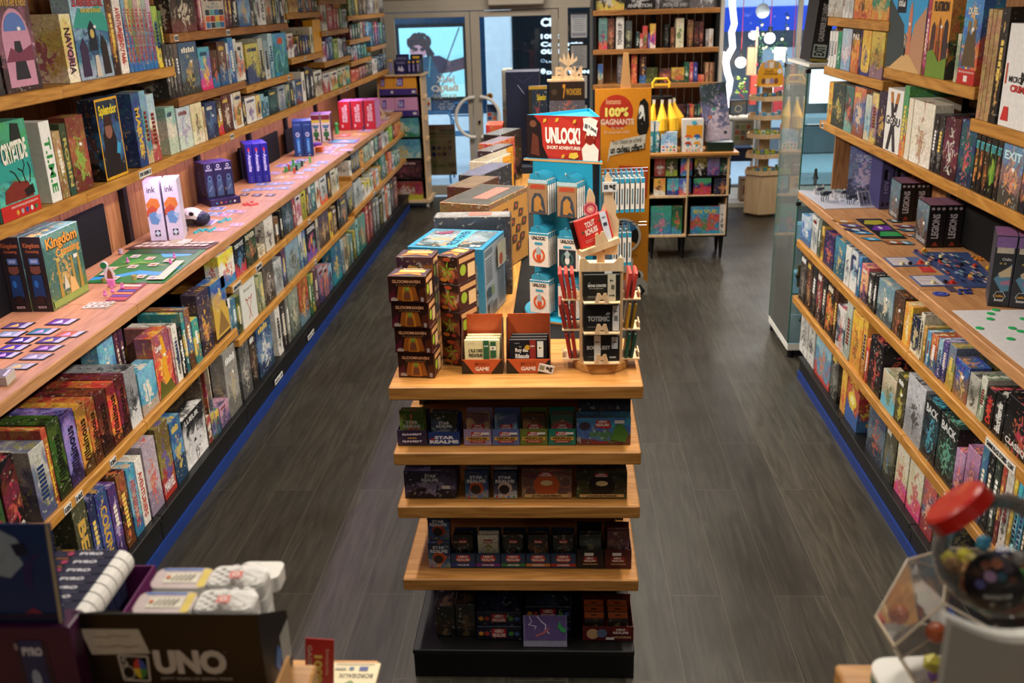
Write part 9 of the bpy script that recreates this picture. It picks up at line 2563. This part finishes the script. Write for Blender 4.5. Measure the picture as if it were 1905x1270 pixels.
m = MB().prism(sw_,wb-t,wb,'ink','0a0a0c',axis=0).prism(sw_,0,t,'ink','0a0a0c',axis=0).box(0,wb,db-t,db,0,hb-.09,'ink','0a0a0c').box(0,wb,0,db,0,.003,'ink','0a0a0c');s = m.on((wb,0,0),(0,1,0),(0,0,1),db,hb);s.rect(.62,.1,.98,.48,'8a8880');s.ell(.5,.32,.14,.14,'3a5a88',4)
m.build('carton_body',o)
def rrect(w,d,r,n=5):
 out = []
 for cx,cy,a0 in ((w-r,r,-pi/2),(w-r,d-r,0),(r,d-r,pi/2),(r,r,pi)):
  for i in range(n): a = a0+pi/2*i/(n-1);out.append((cx+r*cos(a),cy+r*sin(a)))
 return out
TB = Matrix.Translation((FL.x,FL.y,DZ)) @ Matrix.Rotation(rzb,4,'Z')
for k,(x,y,z,yel,lab) in enumerate(((.084,.010,.158,1,'yellow-rimmed card tin at the front of the black carton'),(.177,.012,.162,0,'white checked card tin with red square at the front of the black carton'),(.090,.066,.164,1,'yellow-rimmed card tin in the rear of the black carton'),(.179,.068,.168,0,'white checked card tin with red square in the rear of the black carton'))):
 tw,td = (.090,.050)
 m = MB().prism(rrect(tw,td,.014),0,.022,'white_tin').prism([(a*.96+.002,b*.96+.0015) for a,b in rrect(tw,td,.014)],.022,.026,'white_tin')
 s = m.on((0,0,.026),(1,0,0),(0,1,0),tw,td);s.k = 1
 if yel: s.poly([(a/tw,b/td) for a,b in rrect(tw,td,.014)],'b8a8a8');s.rect(.82,.06,.96,.94,'c8b03c');s.rect(.1,.86,.8,.97,'4a6aa8');s.rect(.2,.25,.8,.72,'d0cab8');[s.line([(.34+.08*i,.34),(.4+.08*i,.64)],.0014,'6a6458') for i in range(5)];s.ell(.27,.5,.04,None,'c8642c')
 else:
  for i in range(9):
   for j in range(7):
    if (i+j) % 2: s.rect(.06+.1*i,.08+.12*j,.16+.1*i,.2+.12*j,'c8c6c2')
  s.rect(.40,.14,.62,.46,'b8402c');s.ring(.51,.3,.06,.09,.4,'d8d4d0');s.text('2-8, 10+',.42,.72,.64,.82,'3a3a3a',.03)
 q = m.build('card_tin',None,M4=TB @ Matrix.Translation((x,y,z)) @ Matrix.Rotation(radians(4),4,'X'));tag(q,lab,'tin','round-cornered card tins')
 for j in range(3):
  zz2 = z-.03*(j+1)
  q2 = MB().prism(rrect(tw,td,.014),0,.026,'white_tin').build('card_tin',None,M4=TB @ Matrix.Translation((x,y,zz2)) @ Matrix.Rotation(radians(4),4,'X'));tag(q2,'card tin %s beneath the %s' % (('directly','second','third')[j],lab.replace('card tin','one').replace(' of the black carton','')),'tin','round-cornered card tins')
q = MB().prism(rrect(.07,.05,.012),0,.026,'white_tin').build('card_tin',None,M4=TB @ Matrix.Translation((wb-.06+.03,.150,.165)));q.matrix_world = TB @ Matrix.Translation((wb-.080,.135,.135));tag(q,'small white tin in the rear corner of the black carton','tin','round-cornered card tins')
# purple carton with the row of navy packs
zp = 1.31
A = pt(2,1165,zp-.02)
P0 = pt(143,1135,zp);P1 = pt(226,1022,zp)
up = (P1-P0).normalized();L = (P1-P0).length;rp = math.atan2(up.y,up.x)
Tp = Matrix.Translation((P0.x,P0.y,DZ)) @ Matrix.Rotation(rp,4,'Z')
o = empty('purple_carton',(P0.x,P0.y,DZ),rp);tag(o,'purple display carton holding a row of navy packs with white rounded ends','display box')
hp = zp-DZ
m = MB().box(-.02,L+.02,-.045,-.042,0,hp-.045,'ink','5a1c50');s = m.on((-.02,-.045,0),(1,0,0),(0,0,1),L+.04,hp-.045)
for i in range(5): s.text('PYRO',.10+.19*i,.30,.15+.19*i,.78,'c8b8c8',.03,90);s.rect(.17+.19*i,.5,.19+.19*i,.7,'8a7a2c')
m.box(L+.017,L+.02,-.042,.13,0,hp-.045,'ink','5a1c50').box(-.02,-.017,-.042,.13,0,hp-.02,'ink','4a1640').box(-.017,L+.017,.127,.13,0,hp-.02,'ink','4a1640').box(-.02,L+.02,-.045,.13,0,.002,'ink','4a1640').build('carton_body',o)
n = 7;pw = L/n
for k in range(n):
 m = MB().box(0,pw-.0015,0,.112,0,.14,'ink','1c1f38',.001);s = m.on((0,.112,.14),(0,-1,0),(1,0,0),.112,pw)
 s.text('PYRO',.42,.28,.78,.62,'d0d0d8',.05);s.ell(.28,.45,.05,None,'a83a5a');s.rect(.1,.82,.30,.9,'b87a2c');s.rect(.35,.82,.85,.9,'5a5c74')
 m.prism([(-.022*sin(pi*i/8),.116+.024*cos(pi*i/8)) for i in range(9)],.001,pw-.0025,'white_tin',axis=0)
 q = m.build('card_pack',None,M4=Tp @ Matrix.Translation((pw*k,.002,hp-.139)));tag(q,'navy pack with white rounded end, %s from the camera in the purple carton' % ORDW[k],'card pack','navy packs in the purple carton')
# front purple box with picture flap
Q0,Q1 = pt(-60,1166,1.36),pt(112,1166,1.36);w = (Q1-Q0).length
o = empty('purple_box',(Q0.x,Q0.y,DZ),rzb);tag(o,'purple box with printed can picture and dark blue raised flap at the picture corner','display box')
m = MB().box(0,w+.012,0,.045,0,1.36-DZ,'ink','3c1036',.002);s = m.on((0,0,0),(1,0,0),(0,0,1),w+.012,1.36-DZ)
s.poly([(.42,.18),(.42,.86),(.74,.86),(.78,.22)],'241830');s.rect(.47,.16,.70,.88,'142a5c');s.text('PYRO',.49,.74,.69,.82,'c8ccd8',.05);s.ell(.58,.52,.05,.10,'8aa0b8',9);s.poly([(.40,.16),(.44,.08),(.76,.10),(.80,.20),(.7,.14),(.48,.13)],'8a8474');s.ell(.46,.24,.03,.05,'a8a090');s.rect(.43,.80,.46,.86,'8a8488')
m.build('printed_box',o)
m = MB().box(0,w,0,.004,0,.155,'ink','0f2450');s = m.on((0,0,0),(1,0,0),(0,0,1),w,.155);s.rect(0,0,1,1,'12305f');s.poly([(.2,.95),(.45,.95),(.62,.86),(.72,.70),(.6,.72),(.66,.6),(.5,.46),(.30,.5),(.2,.6)],'8a9aa8');s.poly([(.55,.80),(.70,.82),(.74,.70),(.6,.68)],'142038');s.poly([(.66,.6),(.78,.70),(.88,.72),(.76,.62),(.72,.3),(.64,.42)],'2a2458');s.poly([(.6,.1),(.75,.05),(.8,.1),(.7,.16)],'7a2a48');s.rect(0,0,1,.1,'0c1838');s.rect(.96,0,1,1,'a89c80')
m.build('picture_flap',o,M4=Matrix.Translation((0,.012,1.36-DZ)) @ Matrix.Rotation(radians(-6),4,'X'))
# flyers and side ledge right of the desk
zf = 1.0
Pf = [pt(605,1232,zf),pt(690,1232,zf),pt(690,1300,zf),pt(600,1300,zf)]
tag(MB().box(-.40,-.355+.0,1.20,1.50,.0,zf-.03,'table_wood',None,.003).box(-.60,-.365,1.30,1.53,zf-.03,zf-.002,'table_wood',None,.003).build('side_ledge'),'small wooden ledge beside the desk carrying the flyers','shelf')
m = MB().box(0,.105,0,.2,0,.006,'ink','c8bc98');s = m.on((0,0,.006),(1,0,0),(0,1,0),.105,.2);s.text('BORDEAUX',.30,.78,.92,.84,'3a3428',.02,180);s.rect(.64,.88,.80,.94,'2a3a78');s.ell(.5,.91,.05,None,'3a5a78',8);s.rect(.2,.89,.4,.92,'8a8a78');s.ell(.32,.64,.10,None,'5a3a70');s.poly([(.45,.7),(.55,.62),(.62,.7),(.55,.74)],'5a7a3a');s.rect(.2,.97,.9,.98,'8a8474')
a = pt(608,1232,zf+.006);o = m.build('flyer_stack',None,(a.x,a.y-.2,zf),0);tag(o,'stack of cream wine flyers lying upside down beside the desk','flyer')
m = MB().box(0,.052,0,.0012,0,.13,'ink','b8302c');s = m.on((0,0,0),(1,0,0),(0,0,1),.052,.13);s.rect(0,0,1,1,'b8302c');s.text('100%',.30,.25,.60,.75,'d8c060',.05,-90);s.text('Instants',.72,.45,.85,.85,'d8a898',.01,-90);s.text('GAGNANTS',.08,.2,.24,.9,'d8b8a8',.03,-90);s.rect(.1,0,.9,.12,'c8962c')
a = pt(556,1203,1.12);o = m.build('flyer',None,(a.x,a.y,1.0),0);o.rotation_euler = (radians(-6),radians(4),0);tag(o,'red prize flyer standing upright next to the cream flyers','flyer')
# kraft side carton edge
a = pt(520,1260,1.25);m = MB().box(-.002,.002,0,.17,0,.07,'kraft_card');o = m.build('kraft_divider',None,(-.437,1.06,DZ+.0));tag(o,'kraft cardboard divider between black carton and flyers','card')

# ------------------------------------------------------------------ dice corner
TZ = 1.25
a = pt(1553,1233,TZ)
tag(MB().box(a.x,1.30,.5,a.y,TZ-.035,TZ,'table_wood',None,.004).box(a.x+.04,1.25,.55,a.y-.05,0,TZ-.036,'black_board').build('side_table'),'wooden table corner carrying the dice jar and clear bin','table')
a = pt(1622,1222,TZ+.02)
m = MB().prism(rrect(.20,.16,.03,6),0,.014,'ink','1c6a62').prism(rrect(.20,.16,.03,6),.0142,.022,'white_plastic');o = m.build('white_tray',None,(a.x,a.y-.165,TZ+.0005),radians(4));tag(o,'white round-cornered tray with green base under the clear bin','tray')
def polyh(center,r,kind,name,mat,label,cat,group=None,rot=None,col=None,edge=None):
 bm = bmesh.new();bmesh.ops.create_icosphere(bm,subdivisions=1,radius=r)
 if kind == 12:
  vs = [f.calc_center_median() for f in bm.faces];k = r/vs[0].length
  fv = [[f.index for f in v.link_faces] for v in bm.verts];out = []
  for v in bm.verts:
   ax = v.co.normalized();u = ax.orthogonal().normalized();w_ = ax.cross(u)
   fs_ = sorted(v.link_faces,key=lambda f: math.atan2(f.calc_center_median().dot(w_),f.calc_center_median().dot(u)))
   out.append(tuple(f.index for f in fs_))
  vs = [tuple(c*k) for c in vs]
 else:
  vs = [tuple(v.co) for v in bm.verts];out = [tuple(v.index for v in f.verts) for f in bm.faces]
 bm.free()
 m = MB(rot.to_4x4() if rot else None);m.add(vs,out,mat,col)
 o = m.build(name,None,center);
 if edge:
  ed = set()
  for f in out:
   for i in range(len(f)): ed.add(tuple(sorted((f[i],f[(i+1) % len(f)]))))
  e = MB(rot.to_4x4() if rot else None)
  for i,j in ed: e.tube([vs[i],vs[j]],.0016,6,edge)
  e.build('glued_seam',o)
 return tag(o,label,cat,group) if label else o
plain('seam_plastic','c8b8a0',0.2)
BC2 = CO+ray(1815,1212)*1.30;BC2.z = max(BC2.z,TZ+.124)
RB_ = Matrix.Rotation(.35,3,'X') @ Matrix.Rotation(.25,3,'Z')
polyh(tuple(BC2),.130,12,'clear_bin','clear_plastic','large clear twelve-sided plastic bin of toys at the picture corner','bin',rot=RB_,edge='seam_plastic')
rd_ = random.Random(5)
pal = ['c8962c','8a8a70','2a8a4a','a82c28','3a5a78','b8b0a0','6a3a88','c8c04a','2a7a8a','b8582c']
for k in range(16):
 a_ = rd_.uniform(0,2*pi);rr_ = rd_.uniform(.01,.062);lay = k//7
 c = (BC2.x+rr_*cos(a_)-.02,BC2.y+rr_*sin(a_),BC2.z-.066+.030*lay)
 nm = pal[k % 10]
 o = MB().ball((0,0,0),.015,'ink',nm,14).build('toy_ball',None,c) if k % 3 == 0 else polyh(c,.015,20,'large_die','ink',None,None,col=nm)
 tag(o,'%s %s in the clear bin, %s layer' % (cname(nm),'ball' if k % 3 == 0 else 'many-sided die',('lowest','middle','top')[lay]),'toy','toys in the clear bin')
# jar of dice
JT = 1.17
JC = CO+ray(1858,1030)*JT
pxm = JT/FPX*1.0
jr = 122*pxm
ax = (R_*(-.62)+U_*.75+_f*.10).normalized()
q_ = ax.to_track_quat('Z','Y').to_matrix()
o = empty('dice_jar',tuple(JC));tag(o,'clear round jar of coloured dice lying tilted with a red screw lid','jar')
jr *= .93
prof = [(.001,-jr*.95),(jr*.5,-jr*.90),(jr*.84,-jr*.62),(jr,-jr*.1),(jr*.97,jr*.3),(jr*.80,jr*.62),(jr*.56,jr*.80),(jr*.52,jr*.86)]
m = MB();m.lathe((0,0,0),prof,40,'clear_plastic',None,q_);b = m.build('jar_body',o)
for p_ in b.data.polygons: p_.use_smooth = True
m = MB();m.lathe((0,0,0),[(.001,jr*1.14),(jr*.50,jr*1.13),(jr*.56,jr*1.08),(jr*.57,jr*.84),(jr*.53,jr*.83)],36,'lid_red',None,q_);m.build('lid',o)
# black oval label wrapped on the belly towards the camera
d0 = (-_f*.80-R_*.48-U_*.34);d0 = (d0-ax*d0.dot(ax)*.0).normalized()
e1 = R_*.92-d0*(R_*.92).dot(d0);e1 = (e1+U_*.18).normalized();e1 = (e1-d0*e1.dot(d0)).normalized();e2 = d0.cross(e1)
if e2.dot(U_) < 0: e2 = -e2
def onb(u,v,lift=1.006):
 d = d0+e1*u+e2*v;d.normalize();k = abs(d.dot(ax));return tuple(d*jr*lift*(1-.05*k))
m = MB()
ring_ = [[onb(.50*r_*cos(t_*pi/14),.62*r_*sin(t_*pi/14)) for t_ in range(28)] for r_ in (0.001,.35,.7,1)]
for i in range(3):
 for j in range(28): m.add([ring_[i][j],ring_[i][(j+1) % 28],ring_[i+1][(j+1) % 28],ring_[i+1][j]],[(0,1,2,3)],'ink','0c0c12')
for u,v,c,r_ in ((-.12,.36,'7a4a3a',.09),(.05,.42,'9a5a3a',.10),(.22,.34,'3a2a38',.09),(-.26,.22,'5a3a2a',.09),(-.05,.18,'8a6a8a',.10),(.12,.20,'2a4a58',.08),(-.20,.02,'4a4a78',.09),(.28,.14,'4a2a20',.08)):
 m.add([onb(u+r_*cos(i*pi/3+.4),v+r_*sin(i*pi/3+.4),1.010) for i in range(6)],[(0,1,2,3,4,5)],'ink',c)
vs,fs,_ = text_geo('SINGLE DIE',.03);m.add([onb(-.16+.42*a_,-.26+.09*b_+.05*a_,1.012) for a_,b_ in vs],fs,'ink','b8b8b4')
m.add([onb(u,v,1.012) for u,v in ((-.08,-.50),(.24,-.45),(.24,-.32),(-.08,-.37))],[(0,1,2,3)],'ink','b4b4ae')
for i in range(9): u = -.06+.032*i;m.add([onb(u,-.475+.01*i*.5,1.014),onb(u+.014,-.475+.01*i*.5,1.014),onb(u+.014,-.40+.01*i*.5,1.014),onb(u,-.40+.01*i*.5,1.014)],[(0,1,2,3)],'ink','18181c')
m.build('oval_label',o)['label'] = 'black oval label with hexagons, small lettering and barcode'
dr_ = .0115;k = 0;tries = 0;put = []
while k < 64 and tries < 6000:
 tries += 1
 d = Vector((rd_.uniform(-1,1),rd_.uniform(-1,1),rd_.uniform(-1,-.22)))*jr
 if d.length > jr*.95-dr_*1.1 or d.dot(ax) < -jr*.80: continue
 if any((d-e).length < dr_*1.75 for e in put): continue
 put.append(d);nm = ('8aa82a','b8a84a','3a88a8','c8703a','2a3a70','c8c03c','b08a5a','3a8a3a','8a8a88','a83a2c','6a5a4a')[k % 11]
 q = polyh(tuple(JC+d),dr_,20,'die','ink',None,None,rot=Matrix.Rotation(rd_.uniform(0,6),3,'X') @ Matrix.Rotation(rd_.uniform(0,6),3,'Z'),col=nm)
 side_ = 'lid' if d.dot(ax) > jr*.1 else ('far' if d.dot(ax) < -jr*.45 else 'middle');tag(q,'%s many-sided die, %s layer, %s side, %s end of the tilted jar' % (cname(nm),'lower' if d.z < -jr*.5 else 'upper','aisle' if d.x < 0 else 'wall',side_),'die','dice in the tilted jar');k += 1
# white scooped stand holding the jar
c0 = CO+ray(1770,1160)*1.03
w_ = .17;hs_ = c0.z-TZ;pts = []
for i in range(13):
 t_ = i/12;pts.append((t_*w_,hs_-.030*sin(pi*min(1,t_*1.0))))
m = MB().prism([(0,0),(w_,0)]+pts[::-1],0,.012,'stand_grey',axis=1).prism([(p[0],p[1]+.0) for p in pts]+[(p[0],p[1]-.012) for p in pts[::-1]],.0121,.026,'white_plastic',axis=1)
m.box(.0,w_,.0121,.026,0,.01,'white_plastic')
o = m.build('scooped_stand',None,(c0.x,c0.y,TZ+.0005),radians(4));tag(o,'white stand with a scooped top edge holding the dice jar','stand')
# ------------------------------------------------------------------ a label of its own for every boxed game
ORD = ['first','second','third','fourth','fifth','sixth','seventh','eighth','ninth','tenth','eleventh','twelfth','thirteenth','fourteenth','fifteenth','sixteenth','seventeenth','eighteenth','nineteenth','twentieth','twenty-first','twenty-second','twenty-third']
_used = {}
def words_of(cols):
 a,b = cname(cols[0]),cname(cols[1])
 if a == b: b = cname(cols[2])
 return a,b
def claim(lab):
 if lab.lower() in _used: return False
 _used[lab.lower()] = 1;return True
for o in C.objects:
 if o.get('label'): _used[o['label'].lower()] = 1
for made in RUNS:
 cs = [words_of(m[1]) for m in made]
 for i,(o,cols,desc,w,h,where) in enumerate(made):
  a,b = cs[i]
  two = a if a == b else a+' and '+b
  kind = 'face-out game box' if desc == 'cover' else 'slim upright game box'
  if 0 < i < len(made)-1:
   near = 'between %s and %s ones' % (cs[i-1][0],cs[i+1][0])
  elif len(made) > 1: near = 'end of row beside %s one' % cs[1 if i == 0 else -2][0]
  else: near = ''
  sz = 'tall ' if h > .28 else ('low ' if h < .17 else '')
  cand = ['%s %s, %s' % (two,kind,where),'%s %s, %s, %s' % (a,kind,near,where),'%s %s, %s, %s' % (two,kind.replace('upright ','').replace('face-out ',''),near,where),'%s %s, %s box from camera, %s' % (a,kind.replace(' upright',''),ORD[i],where)]
  for k in cand:
   k = sz + k
   if len(k.split()) > 16: k = k.replace('upright ','').replace('face-out ','').replace(' game box',' box')
   if len(k.split()) > 16: continue
   if claim(k): break
  else:
   k = '%s box, %s from camera, %s' % (a,ORD[i],where);claim(k)
  if not o.get('label'): o['label'] = k[0].upper()+k[1:]
